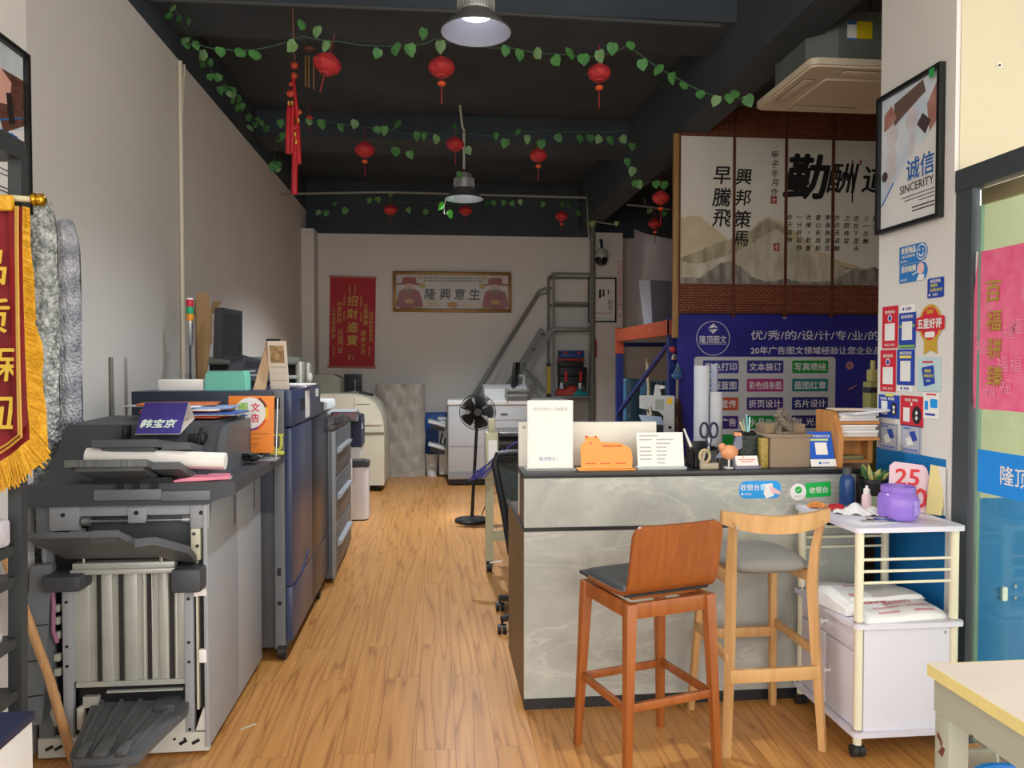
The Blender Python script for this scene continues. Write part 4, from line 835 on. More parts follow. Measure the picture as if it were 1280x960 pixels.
for off in (.03, .045):
    e2 = [Vector(cloth(1 - off * 1.5, v / 14 * (1 - off * 1.2))) + Vector((0, -.026, 0)) for v in range(15)] + [Vector(cloth((1 - off * 1.5) * (1 - u / 14), 1 - off * 1.2)) + Vector((0, -.026, 0)) for u in range(1, 15)]
    b.tube(e2, .0035, 6)
obj('trim_line', b, m_trim, t)
obj('fold', B().grid(lambda u, v: tuple(Vector(cloth(.87 + .13 * u, v * .93)) + Vector((-.004, -.022 + .02 * u * u, 0))), 8, 20), m_vel, t, label='folded back edge')
F = FACE((-1.405, PY - .118, 2.0)); b = B(F)
for i, ch in enumerate('品质保证'): b.text(ch, (.022, .026, .058, .06)[i], -.10 - .15 * i, .0, .105, 0, .02, .12)
obj('lettering', b, mat('gold_lettering', 'd9b53a', .5), t)
obj('top_fringe', B().box(-1.62, xr - .03, PY - .125, PY - .10, 2.075, 2.125, .01), m_gold, t)
t = thing('pennant_rod', 'white rod with gold end knob holding the red pennant', 'rod', (-1.45, PY - .08, 2.1))
obj('rod', B().cyl((-1.64, PY - .085, 2.135), (-1.262, PY - .085, 2.118), .010), mat('ivory_rod', 'e0d6b0', .4), t)
obj('finial', B().lathe([(.010, 0), (.019, .003), (.021, .01), (.016, .016), (.021, .024), (.02, .034), (.010, .042), (0, .043)], n=18, M=Matrix.Translation((-1.268, PY - .085, 2.118)) @ Matrix.Rotation(R(92), 4, 'Y')), mat('gold_metal', 'c79a2b', .25, .9), t)
# bubble wrap rolls leaning behind the pillar
def bubble_mat(name, a, b, vs, band):
    m = bpy.data.materials.new(name); m.use_nodes = True; nt = m.node_tree; N = nt.nodes.new; L = nt.links.new
    p = nt.nodes['Principled BSDF']; p.inputs['Roughness'].default_value = .22; p.inputs['Coat Weight'].default_value = .4
    tc = N('ShaderNodeTexCoord'); vo = N('ShaderNodeTexVoronoi'); vo.inputs['Scale'].default_value = vs; L(tc.outputs['Object'], vo.inputs['Vector'])
    nz = N('ShaderNodeTexNoise'); nz.inputs['Scale'].default_value = 22; nz.inputs['Detail'].default_value = 6; nz.inputs['Roughness'].default_value = .75; L(tc.outputs['Object'], nz.inputs['Vector'])
    mp = N('ShaderNodeMapping'); mp.inputs['Rotation'].default_value = (0, R(28), 0); L(tc.outputs['Object'], mp.inputs[0])
    wv = N('ShaderNodeTexWave'); wv.bands_direction = 'Z'; wv.inputs['Scale'].default_value = 2.2; wv.inputs['Distortion'].default_value = 3; L(mp.outputs[0], wv.inputs['Vector'])
    a1 = N('ShaderNodeMath'); a1.operation = 'MULTIPLY_ADD'; a1.inputs[1].default_value = band; L(wv.outputs['Fac'], a1.inputs[0]); L(nz.outputs[0], a1.inputs[2])
    r = N('ShaderNodeValToRGB'); r.color_ramp.elements[0].position = .42; r.color_ramp.elements[0].color = lin(a); r.color_ramp.elements[1].position = .62 + band; r.color_ramp.elements[1].color = lin(b)
    L(a1.outputs[0], r.inputs[0]); L(r.outputs[0], p.inputs['Base Color'])
    bp = N('ShaderNodeBump'); bp.inputs['Strength'].default_value = 1; bp.inputs['Distance'].default_value = .012; bp.invert = True; L(vo.outputs['Distance'], bp.inputs['Height']); L(bp.outputs[0], p.inputs['Normal'])
    return m
m_bub = bubble_mat('bubble_wrap', '7f8684', 'e6e9e4', 55, .0); m_bub2 = bubble_mat('bubble_wrap_violet', '8b8d99', 'd2d4da', 75, .25)
def bub(cx, cy, r, z1, m, lab, seed):
    rg = random.Random(seed)
    b = B().grid(lambda u, v: (cx + (r * (1 + .05 * math.sin(7 * u * 6.283 + seed) * .5 + .03 * math.sin(v * 23 + u * 9)) * (1 - (max(0, v - .93) / .07) ** 2 * .45)) * math.cos(u * 6.2832), cy + r * (1 + .04 * math.sin(v * 17)) * math.sin(u * 6.2832), .0 + z1 * v + .02 * math.sin(u * 6.28 + seed) * v), 36, 60)
    obj('bubble_wrap_roll', b, m, label=lab, cat='roll')
p = P(57, 258, Y=3.62); bub(-1.735, 3.60, .066, 2.30, m_bub, 'tall silvery bubble wrap roll, the one nearer the left pillar', 1)
bub(-1.728, 3.80, .066, 2.25, m_bub2, 'tall greyish violet bubble wrap roll, the one nearer the machine', 2)
obj('bamboo_pole', B().tube([(-1.60, 2.98, .95), (-1.56, 3.05, .70), (-1.50, 3.12, .38), (-1.445, 3.19, .0)], [.015, .016, .017, .018], 12), wood_mat('bamboo', 'b98a5c', 'cfa274', 'Z'), label='bare bamboo pole leaning in front of the open finishing machine', cat='pole')
# ------------------------------------------------------------------ bar stools
m_st1 = wood_mat('reddish_stool_wood', '8c4a1e', 'a05c2a', 'Z', .35, 7); m_st1x = wood_mat('reddish_stool_veneer', '86481f', '965426', 'Z', .3, 9)
m_blk = mat('black_leatherette', '25282f', .38, bump=.1, bscale=200)
sc = (.841, 3.027, 0); srz = R(16.8)
t = thing('bar_stool', 'reddish brown bar stool with black padded seat and curved plywood back', 'stool', sc, srz)
M = rot(sc, srz)   # local x = width, y = towards the counter
hw, hd, zt = .205, .20, .70
tw, td = .178, .172
for sx in (-1, 1):
    for sy in (-1, 1):
        obj('leg', B(M).bar((sx * hw, sy * hd, 0), (sx * tw, sy * td, zt), .028, .028, (0, 1, 0), taper=1.55, bev=.004), m_st1, t)
def at(z, h, tt): return h + (tt - h) * z / zt
for (z, ax) in ((.31, 'f'), (.29, 'b'), (.30, 'l'), (.30, 'r')):
    x, y = at(z, hw, tw), at(z, hd, td)
    p = {'f': ((-x, -y, z), (x, -y, z)), 'b': ((-x, y, z), (x, y, z)), 'l': ((-x, -y, z), (-x, y, z)), 'r': ((x, -y, z), (x, y, z))}[ax]
    obj('footrest', B(M).bar(p[0], p[1], .018, .032, bev=.003), m_st1, t)
for sx, sy in ((0, 1), (0, -1), (1, 0), (-1, 0)):
    if sx == 0: obj('apron', B(M).bar((-tw, sy * td, zt - .03), (tw, sy * td, zt - .03), .022, .06, bev=.003), m_st1, t)
    else: obj('apron', B(M).bar((sx * tw, -td, zt - .03), (sx * tw, td, zt - .03), .022, .06, bev=.003), m_st1, t)
obj('seat_cleat', B(M).box(-.15, .15, -.14, -.10, zt, zt + .022, .003).box(-.15, .15, .08, .12, zt, zt + .022, .003), m_st1, t)
# one bent plywood shell: seat and back
prof = [(.225, .716), (.10, .715), (-.05, .716), (-.135, .720), (-.175, .735), (-.195, .765), (-.205, .80), (-.218, .88), (-.231, .955), (-.2345, .975), (-.237, .99), (-.239, 1.0)]
def shell(th):
    b = B(M); n = len(prof); vs = []
    for x in (-1, 1):
        for (y, z) in prof: pass
    def wdt(i): return .195 if i < 5 else .20
    for side in (0, 1):
        for i, (y, z) in enumerate(prof):
            a = prof[max(i - 1, 0)]; c = prof[min(i + 1, n - 1)]
            nx, nz = -(c[1] - a[1]), (c[0] - a[0]); l = math.hypot(nx, nz)
            oy, oz = nx / l * th * side, nz / l * th * side
            w_ = wdt(i)
            if i >= n - 4: w_ -= (.0, .005, .015, .034)[i - n + 4]
            if i == 0: w_ -= .02
            for j in range(9):
                u = -1 + j / 4; bow = .012 * (1 - u * u) if i >= 5 else 0
                vs.append((w_ * u, y - oy - bow, z - oz))
    f = []
    for s in (0, 1):
        o = s * n * 9
        f += [(o + i * 9 + j, o + i * 9 + j + 1, o + (i + 1) * 9 + j + 1, o + (i + 1) * 9 + j) for i in range(n - 1) for j in range(8)]
    o = n * 9
    f += [(i * 9, (i + 1) * 9, o + (i + 1) * 9, o + i * 9) for i in range(n - 1)] + [(i * 9 + 8, (i + 1) * 9 + 8, o + (i + 1) * 9 + 8, o + i * 9 + 8) for i in range(n - 1)]
    f += [(j, j + 1, o + j + 1, o + j) for j in range(8)] + [((n - 1) * 9 + j, (n - 1) * 9 + j + 1, o + (n - 1) * 9 + j + 1, o + (n - 1) * 9 + j) for j in range(8)]
    return b.add(vs, f)
obj('plywood_shell', shell(.014), m_st1x, t, label='bent plywood backrest and seat shell')
cush = B(M).grid(lambda u, v: ((-.188 + .376 * u), .222 - .385 * v, .731 + .026 * (1 - abs(2 * u - 1) ** 8) * (1 - abs(2 * v - 1) ** 8) - .004), 20, 20)
cush.box(-.188, .188, -.160, .222, .717, .731, .004)
obj('seat_cushion', cush, m_blk, t, label='black leatherette seat pad')

m_st2 = wood_mat('pale_beech_wood', 'c0905a', 'd0a46e', 'Z', .4, 7); m_fab = mat('grey_fabric', '85827c', .9, var=.05, bump=.2, bscale=250)
sc2 = (1.375, 3.215, 0)
t = thing('bar_stool', 'pale wooden bar stool with grey fabric seat and curved back rail', 'stool', sc2, R(1.5))
M = rot(sc2, R(1.5))
for sx in (-1, 1):
    obj('leg', B(M).tube([(sx * .207, -.215, 0), (sx * .185, -.185, .45), (sx * .178, -.17, .68), (sx * .180, -.185, .82), (sx * .188, -.215, .965)], [.019, .024, .026, .023, .018], 4), m_st2, t)
    obj('leg', B(M).bar((sx * .20, .225, 0), (sx * .165, .165, .72), .028, .034, (0, 1, 0), taper=1.1, bev=.004), m_st2, t)
    obj('side_rail', B(M).bar((sx * .188, .195, .405), (sx * .197, -.20, .395), .02, .036, bev=.003), m_st2, t)
    obj('seat_rail', B(M).bar((sx * .168, .17, .695), (sx * .178, -.172, .715), .022, .05, bev=.003), m_st2, t)
obj('footrest', B(M).bar((-.195, -.205, .325), (.195, -.205, .325), .02, .055, bev=.003), m_st2, t)
obj('footrest', B(M).bar((-.187, .195, .36), (.187, .195, .36), .02, .045, bev=.003), m_st2, t)
obj('seat_rail', B(M).bar((-.165, .165, .69), (.165, .165, .69), .022, .045, bev=.003), m_st2, t)
b = B(M)
def br(u, v):
    x = -.225 + .45 * u; k = abs(2 * u - 1)
    return (x, -.262 + .075 * k ** 2 + .0 * v, .0)
vs = []; fs = []; n = 16
for i in range(n + 1):
    u = i / n; k = abs(2 * u - 1); x = -.232 + .464 * u; yb = -.262 + .055 * k ** 2; zc = .952 + .026 * k ** 2; hh = .036 * (1 - .25 * k ** 4)
    vs += [(x, yb, zc - hh), (x, yb - .004, zc + hh), (x, yb + .020, zc + hh), (x, yb + .024, zc - hh)]
for i in range(n):
    a = i * 4; c = a + 4
    fs += [(a, a + 1, c + 1, c), (a + 1, a + 2, c + 2, c + 1), (a + 2, a + 3, c + 3, c + 2), (a + 3, a, c, c + 3)]
fs += [(0, 3, 2, 1), (n * 4, n * 4 + 1, n * 4 + 2, n * 4 + 3)]
obj('backrest', b.add(vs, fs), m_st2, t)
for sx in (-1, 1): obj('bolt', B(M).cyl((sx * .188, -.252, .945), (sx * .188, -.246, .945), .005, n=10), STEEL, t)
cu = B(M)
def cs(u, v):
    a = u * 6.2832; ex = .5
    r = 1 if v < .5 else 1
    cx = math.copysign(abs(math.cos(a)) ** ex, math.cos(a)); cy = math.copysign(abs(math.sin(a)) ** ex, math.sin(a))
    kk = math.sin(min(1, v * 1.0) * math.pi) ** .45 if v < .999 else 0
    return (.18 * cx * kk, .195 * cy * kk, .762 - .04 * math.cos(v * math.pi))
obj('seat_cushion', cu.grid(cs, 36, 16), m_fab, t, label='grey fabric seat cushion')

# ------------------------------------------------------------------ white trolley
t = thing('trolley', 'white storage trolley with cream posts and black castors beside the pillar', 'trolley', (1.91, 3.2, 0))
m_tw = mat('trolley_white', 'dcd9e6', .35, var=.01); m_cp = mat('cream_tube', 'e4dfc6', .35)
TX0, TX1, TY0, TY1 = 1.675, 2.15, 2.92, 3.47
obj('tabletop', B().rrect(TX0, TX1, TY0, TY1, .92, .94, .025), m_tw, t)
obj('middle_shelf', B().rrect(TX0, TX1, TY0, TY1, .528, .548, .025), m_tw, t)
obj('bottom_shelf', B().rrect(TX0, TX1, TY0, TY1, .085, .105, .025), m_tw, t)
posts = [(TX0 + .03, TY0 + .03), (TX1 - .035, TY0 + .03), (TX0 + .03, TY1 - .03), (TX1 - .035, TY1 - .03)]
for x, y in posts:
    p = obj('post', B().cyl((x, y, .05), (x, y, .92), .0175, n=20), m_cp, t)
    obj('collar', B().cyl((x, y, .548), (x, y, .556), .02, n=20).cyl((x, y, .105), (x, y, .113), .02, n=20), CHROME, p)
    c = obj('castor', B().cyl((x - .025, y, .024), (x - .002, y, .024), .024, n=18).cyl((x + .002, y, .024), (x + .025, y, .024), .024, n=18).box(x - .012, x + .012, y - .012, y + .012, .03, .05, .004), mat('castor_black', '26282b', .5), t)
obj('end_panel', B().box(TX0 + .05, TX1 - .055, TY0 + .022, TY0 + .036, .105, .528), m_tw, t)
obj('end_panel', B().box(TX0 + .05, TX1 - .055, TY1 - .036, TY1 - .022, .105, .528), m_tw, t)
obj('back_panel', B().box(TX1 - .042, TX1 - .028, TY0 + .045, TY1 - .045, .105, .528), m_tw, t)
d = obj('drawer', B().box(TX0 + .022, TX0 + .036, TY0 + .05, TY1 - .05, .425, .524, .002), m_tw, t)
obj('knob', B().lathe([(.008, 0), (.005, .01), (.012, .018), (.012, .024), (0, .027)], n=14, M=Matrix.Translation((TX0 + .022, 3.195, .475)) @ Matrix.Rotation(R(-90), 4, 'Y')), W, d)
for y0, y1, ky in ((TY0 + .05, 3.188, 3.165), (3.202, TY1 - .05, 3.225)):
    d = obj('door', B().box(TX0 + .022, TX0 + .036, y0, y1, .11, .42, .002), m_tw, t)
    obj('knob', B().lathe([(.007, 0), (.004, .01), (.011, .018), (.011, .024), (0, .027)], n=14, M=Matrix.Translation((TX0 + .022, ky, .27)) @ Matrix.Rotation(R(-90), 4, 'Y')), W, d)
for z in (.71, .757, .805):
    obj('rail', B().cyl((posts[0][0], posts[0][1], z), (posts[1][0], posts[1][1], z), .006, n=10), m_cp, t)
    obj('rail', B().cyl((posts[2][0], posts[2][1], z + .03), (posts[3][0], posts[3][1], z + .03), .006, n=10), m_cp, t)
obj('screw', B().cyl((TX1 - .075, TY0 + .021, .50), (TX1 - .075, TY0 + .024, .50), .006, n=12), STEEL, t)
# bags on its middle shelf
m_bag = mat('white_bag_film', 'e6e3e3', .35, var=.02, bump=.35, bscale=14); m_bagp = mat('red_print', 'c84a50', .5)
def bag(name, M, w, d, h, label, seed, marks):
    rg = random.Random(seed)
    def f(u, v):
        k = (1 - (2 * u - 1) ** 6) * (1 - (2 * v - 1) ** 6)
        return (-w / 2 + w * u, -d / 2 + d * v, h * (k ** .3 if k > 0 else 0) * (.8 + .14 * math.sin(u * 7 + seed) + .1 * math.sin(v * 9 + seed * 2)) + .002)
    t = thing(name, label, 'bag', M.translation, 0, 'printed white bags on the trolley')
    b = B(M).grid(f, 24, 24).rect(-w / 2, w / 2, -d / 2, d / 2, .001)
    obj('film', b, m_bag, t)
    b = B(M)
    for (u, v, n, sz) in marks:
        for i in range(n):
            uu = u + i * sz * 1.15 / w
            q = [f(uu + a * sz / w, v + c * sz / d) for a, c in ((-.42, -.5), (.42, -.5), (.42, .5), (-.42, .5))]
            q = [Vector(x) + Vector((0, 0, .004)) for x in q]; c = sum(q, Vector()) / 4
            r_ = [c + (x - c) * .55 for x in q]
            b.add(q + r_, [(0, 1, 5, 4), (1, 2, 6, 5), (2, 3, 7, 6), (3, 0, 4, 7)])
    obj('red_print', b, m_bagp, t)
bag('printed_bag', rot((1.92, 3.30, .549), R(-4)), .38, .26, .045, 'white bag with red print, lying at the far end of the trolley shelf', 1, [(.3, .2, 5, .03), (.3, .5, 4, .02)])
bag('printed_bag', rot((1.90, 3.185, .585), R(3), R(-4)), .36, .22, .03, 'plain looking white bag in the middle of the stacked bags', 2, [(.1, .15, 2, .025)])
bag('printed_bag', rot((1.915, 3.06, .562), R(5), R(9)), .38, .22, .034, 'front white bag with rows of red print nearest the trolley end', 3, [(.18, .62, 4, .026), (.42, .5, 5, .022), (.2, .32, 9, .012), (.6, .3, 8, .012), (.2, .14, 7, .012), (.62, .12, 7, .012)])
bag('crumpled_bag', rot((1.72, 3.16, .549), R(-80)), .26, .10, .075, 'crumpled white bag spilling over the left shelf edge', 5, [])
# things on the trolley top
TZ = .9405
t = thing('purple_jar', 'translucent purple plastic jar without lid on the trolley', 'jar', (2.0, 3.07, TZ))
m_pur = mat('purple_plastic', '9a78d8', .18, alpha=.9)
JX = -.035
obj('jar_body', B(Matrix.Translation((JX, .02, 0))).open_lathe([(.0, .004), (.068, .004), (.076, .012), (.081, .03), (.082, .085), (.076, .105), (.066, .115), (.066, .118), (.069, .12), (.069, .142), (.065, .143), (.064, .12), (.06, .112), (.074, .09), (.074, .03), (.062, .012), (0, .011)], (1.985, 3.06, TZ), 36), m_pur, t)
obj('label', B(Matrix.Translation((JX, .02, 0))).grid(lambda u, v: (1.985 + .0835 * math.cos(R(-78 + 40 * u)), 3.06 + .0835 * math.sin(R(-78 + 40 * u)), TZ + .03 + .06 * v), 10, 4), mat('lilac_label', 'b29be0', .4, col2='8d6fcf', scale=80), t)
t = thing('price_board', 'pink cut card with red brushed 250 leaning on the pillar', 'sign', (2.13, 3.2, TZ))
F = fr((2.085, 3.22, TZ + .002), (.85, -.52, 0), (.06, .08, .3))
obj('card', B(F).prism([(-.07, 0), (.075, 0), (.085, .16), (.075, .20), (.06, .215), (-.055, .225), (-.075, .205), (-.08, .03)], -.006, 0), mat('rose_card', 'e3c3cb', .6), t)
m_rb = mat('red_brush', 'd3202e', .5)
obj('lettering', B(F).text('25', -.005, .155, .0012, .075, 0, .03, .1).text('0', .05, .065, .0012, .085, 0, .04), m_rb, t)
obj('yellow_card', B(fr((2.15, 3.16, TZ + .002), (.5, -.85, 0), (.03, .06, .3))).prism([(-.02, 0), (.045, 0), (.05, .05), (.04, .10), (.05, .17), (.03, .21), (-.02, .215)], -.004, 0), mat('cream_yellow', 'dccb8b', .6), label='cream yellow cut card behind the pink price board', cat='card')
obj('white_sheet', B(FACEL((2.192, 3.165, TZ + .002))).box(-.055, .045, 0, .21, 0, .003), mat('off_white_sheet', 'e9e3da', .6), label='off-white sheet standing against the pillar above the trolley', cat='paper')
t = thing('spray_bottle', 'small white dropper bottle with pale pink liquid on the trolley', 'bottle', (1.93, 3.27, TZ))
obj('bottle_body', B().lathe([(.0, 0), (.02, 0), (.021, .004), (.021, .065), (.018, .075), (.012, .08)], (1.915, 3.26, TZ), 20), mat('pink_liquid', 'ecd0d2', .25), t)
obj('cap', B().lathe([(.014, .08), (.014, .10), (.006, .104), (.006, .115), (0, .116)], (1.915, 3.26, TZ), 18), W, t)
t = thing('water_bottle', 'dark blue water bottle with grey cap at the back of the trolley', 'bottle', (1.89, 3.38, TZ))
obj('bottle_body', B().lathe([(0, 0), (.032, 0), (.034, .006), (.034, .10), (.030, .13), (.018, .145)], (1.90, 3.40, TZ), 24), mat('navy_bottle', '1d3f74', .2), t)
obj('cap', B().lathe([(.021, .145), (.021, .175), (.012, .18), (0, .18)], (1.90, 3.40, TZ), 20), DG, t)
t = thing('potted_succulent', 'black pot with a green and yellow succulent on the trolley', 'plant', (2.02, 3.4, TZ))
obj('pot', B().open_lathe([(0, .0), (.048, 0), (.062, .11), (.068, .112), (.068, .128), (.06, .128), (.056, .11), (0, .105)], (2.02, 3.39, TZ), 28), BLACKP, t)
b = B(); rg = random.Random(5)
for k in range(26):
    a = rg.random() * 6.28; r0 = rg.random() * .045
    p0 = Vector((2.02 + r0 * math.cos(a), 3.39 + r0 * math.sin(a), TZ + .12)); p1 = p0 + Vector((.028 * math.cos(a), .028 * math.sin(a), .03 + .045 * rg.random() * (1 if math.cos(a) < .3 else .5)))
    b.tube([p0, p0.lerp(p1, .5) + Vector((0, 0, .006)), p1], [.006, .011, .002], 7, mi=k % 3 == 0)
obj('leaves', b, [mat('succulent_green', '3e6a3a', .45), mat('succulent_yellow', 'b5b06a', .45)], t)
obj('green_tin', B(rot((1.995, 3.30, TZ))).rrect(-.03, .03, -.025, .025, 0, .055, .008), mat('sage_green', '9fb083', .5), label='sage green tin between the dropper bottle and purple jar', cat='tin')
# crumpled white cloth with strings
t = thing('face_mask', 'crumpled white cloth mask with ear loops on the trolley', 'mask', (1.85, 3.2, TZ))
obj('cloth', B(rot((1.86, 3.22, TZ), R(-25))).grid(lambda u, v: (-.11 + .22 * u, -.06 + .12 * v, .003 + .026 * max(0, (1 - (2 * u - 1) ** 2) * (1 - (2 * v - 1) ** 2)) * (1 + .5 * math.sin(u * 13 + v * 5)) + .006 * math.sin(u * 19)), 26, 18), mat('white_cloth', 'edebea', .8), t)
obj('ear_loop', B().tube([(1.89, 3.16, TZ + .03), (1.93, 3.12, TZ + .012), (1.92, 3.09, TZ + .006), (1.88, 3.12, TZ + .012), (1.86, 3.16, TZ + .03)], .003, 6).tube([(1.83, 3.2, TZ + .04), (1.82, 3.15, TZ + .03), (1.86, 3.13, TZ + .014)], .003, 6), W, t)
t = thing('key_bunch', 'bunch of keys on a ring lying on a white sheet', 'keys', (1.83, 3.05, TZ))
obj('paper', B(rot((1.80, 3.04, TZ - .0002), R(12))).box(-.09, .11, -.05, .06, 0, .0008), mat('sheet_white', 'f0eef2', .6), label='thin white sheet under the keys on the trolley', cat='paper')
b = B(); rg = random.Random(9)
for k in range(6):
    a = rg.uniform(-.5, .6); c = Vector((1.775 + .028 * k, 3.045 + .006 * math.sin(k * 2), TZ + .004 + .003 * k))
    b.bar(c, c + Vector((.05 * math.cos(a), .05 * math.sin(a), 0)), .009, .0025, mi=k % 3).cyl(c, c + Vector((0, 0, .003)), .012, n=12, mi=k % 3)
obj('keys', b, [STEEL, mat('bronze', '5d4630', .4, .7), mat('key_blue', '2a3f8f', .4)], t)
obj('ring', B().tube([(1.80 + .016 * math.cos(i * .5236), 3.045 + .016 * math.sin(i * .5236), TZ + .02) for i in range(12)], .0015, 6, closed=True), CHROME, t)
obj('fob', B(rot((1.905, 3.035, TZ + .001), R(-8))).box(-.02, .02, -.012, .012, 0, .012, .004), mat('fob_navy', '23306e', .35), t)
t = thing('red_scissors', 'red handled scissors behind the white mask on the trolley', 'scissors', (1.80, 3.35, TZ))
for s in (-1, 1): obj('handle', B().tube([(1.80 + .03 * math.cos(i * .5236) + .012 * s, 3.31 + s * .024 + .018 * math.sin(i * .5236), TZ + .012) for i in range(12)], .008, 8, closed=True), mat('scissor_red', 'b3262c', .35), t)
obj('blades', B().bar((1.83, 3.33, TZ + .01), (1.91, 3.37, TZ + .008), .014, .004), STEEL, t)
b = B(); rg = random.Random(12)
pts = [(1.735 + .05 * math.cos(i * 1.9) * (1 - i / 50), 3.36 + .035 * math.sin(i * 1.9), TZ + .006 + .0006 * i) for i in range(28)]
obj('orange_cord', B().tube(pts, .004, 6), mat('orange_cord', 'd98d45', .6), label='loose orange cord bundle at the far left trolley corner', cat='cord')

# ------------------------------------------------------------------ worn work table, lower right
DX0, DY1 = 1.385, 2.035
t = thing('work_table', 'worn work table with cream top and chipped grey frame, lower right', 'table', (1.9, 1.7, 0))
m_top = mat('cream_laminate', 'ddd2c8', .5, var=.03, scale=3); m_edge = mat('yellow_edge', 'dccb86', .5, var=.05, scale=8)
m_chip = bpy.data.materials.new('chipped_grey_paint'); m_chip.use_nodes = True
nt = m_chip.node_tree; N = nt.nodes.new; p = nt.nodes['Principled BSDF']; p.inputs['Roughness'].default_value = .5
tc = N('ShaderNodeTexCoord'); nz = N('ShaderNodeTexNoise'); nz.inputs['Scale'].default_value = 11; nz.inputs['Detail'].default_value = 5; nt.links.new(tc.outputs['Object'], nz.inputs['Vector'])
rr = N('ShaderNodeValToRGB'); e = rr.color_ramp.elements; e[0].position = .66; e[0].color = lin('a3a595'); e[1].position = .672; e[1].color = lin('6b3c33')
nt.links.new(nz.outputs[0], rr.inputs[0]); nt.links.new(rr.outputs[0], p.inputs['Base Color'])
obj('tabletop', B().box(DX0 + .001, 2.75, 1.25, DY1 - .001, .722, .75), m_top, t)
obj('edge_band', B().box(DX0 - .003, DX0 + .001, 1.25, DY1, .718, .7502).box(DX0, 2.75, DY1 - .001, DY1 + .003, .718, .7502), m_edge, t)
obj('side_rail', B().box(DX0 + .008, DX0 + .011, 1.275, DY1 - .016, .625, .719), m_chip, t)
obj('rear_rail', B().box(DX0 + .073, 2.655, DY1 - .04, DY1 - .02, .64, .719), m_chip, t)
for x, y in ((DX0 + .012, DY1 - .075), (DX0 + .012, 1.27), (2.66, DY1 - .075), (2.66, 1.27)):
    obj('leg', B().box(x, x + .06, y, y + .06, 0, .72, .004), m_chip, t)
t = thing('wash_basin', 'bright blue plastic basin standing under the work table', 'basin', (1.95, 2.3, 0))
pb = P(1285, 955, Y=2.42)
obj('basin_body', B().open_lathe([(0, .01), (.11, .01), (.155, .13), (.17, .135), (.17, .145), (.15, .145), (.105, .02), (0, .018)], (pb.x, 2.42, 0), 32), mat('basin_blue', '1c7fd6', .35), t)
t = thing('metal_plate', 'thin bare metal plate lying on edge behind the work table', 'plate', (1.95, 2.75, 0))
pa, pc = P(1205, 955, Y=2.75), P(1251, 935, Y=2.75)
obj('plate', B().box(pa.x, pc.x, 2.75, 2.77, 0, .105, .004), mat('plate_metal', 'b5ad9f', .45, .3), t)
obj('wire', B().tube([(pa.x + .02, 2.72, .003), (pa.x + .08, 2.70, .02), (pc.x - .03, 2.72, .05), (pc.x - .02, 2.745, .10)], .003, 6).tube([(pa.x, 2.70, .003), (pa.x + .06, 2.66, .004), (pa.x + .14, 2.70, .004)], .004, 6), W, t)
# ------------------------------------------------------------------ hanging lamps
m_em = mat('led_face', 'ffffff', .5, emit=7.0)
m_refl = mat('lamp_reflector', 'a9afc4', .35); m_shade = mat('lamp_shade_grey', '6a6a68', .45, .3)
def bay(cx, cy, zr, R0, label, power, cord):
    t = thing('pendant_lamp', label, 'lamp', (cx, cy, zr))
    h = R0 * .55
    obj('shade', B().open_lathe([(R0 * .45, h), (R0 * .6, h * .8), (R0 * .85, h * .3), (R0, .008), (R0 * 1.01, 0), (R0 * .985, 0)], (cx, cy, zr), 40), m_shade, t)
    obj('reflector', B().open_lathe([(R0 * .42, h * .97), (R0 * .57, h * .77), (R0 * .82, h * .28), (R0 * .985, 0)], (cx, cy, zr), 40), m_refl, t, label='bright inner reflector')
    obj('led_plate', B().lathe([(0, h * .86), (R0 * .43, h * .86), (R0 * .43, h * .90), (0, h * .9)], (cx, cy, zr), 32), m_em, t, label='glowing white light plate')
    fins = B().lathe([(R0 * .48, h), (R0 * .5, h + .01), (R0 * .5, h + .10), (R0 * .42, h + .11), (R0 * .4, h + .15), (R0 * .2, h + .16), (0, h + .165)], (cx, cy, zr), 36)
    for k in range(32):
        a = k * 6.2832 / 32
        fins.bar((cx + R0 * .52 * math.cos(a), cy + R0 * .52 * math.sin(a), zr + h + .012), (cx + R0 * .52 * math.cos(a), cy + R0 * .52 * math.sin(a), zr + h + .095), .006, .006)
    obj('heat_sink', fins, mat('heat_sink_grey', '9a9a96', .4, .4), t)
    obj('hook', B().tube([(cx, cy, zr + h + .16), (cx + .012, cy, zr + h + .18), (cx, cy, zr + h + .2)], .005, 6), CHROME, t)
    obj('cord', B().tube([(cx, cy, zr + h + .2)] + cord, .013, 8), mat('ivory_conduit', 'cfc9bb', .45), t, label='ivory cord tube')
    lamp_light((cx, cy, zr + h * .84), power, R0 * .3)
bay(.222, 4.3, 3.43, .195, 'large pendant lamp near the front with lit white reflector', 380, [(.222, 4.3, 3.9), (.222, 4.3, 4.25)])
bay(.287, 8.0, 3.30, .20, 'small looking pendant lamp farther back over the aisle', 900, [(.287, 8.0, 3.8), (.287, 7.98, 4.0), (.27, 7.97, 4.03), (.245, 7.97, 4.25)])

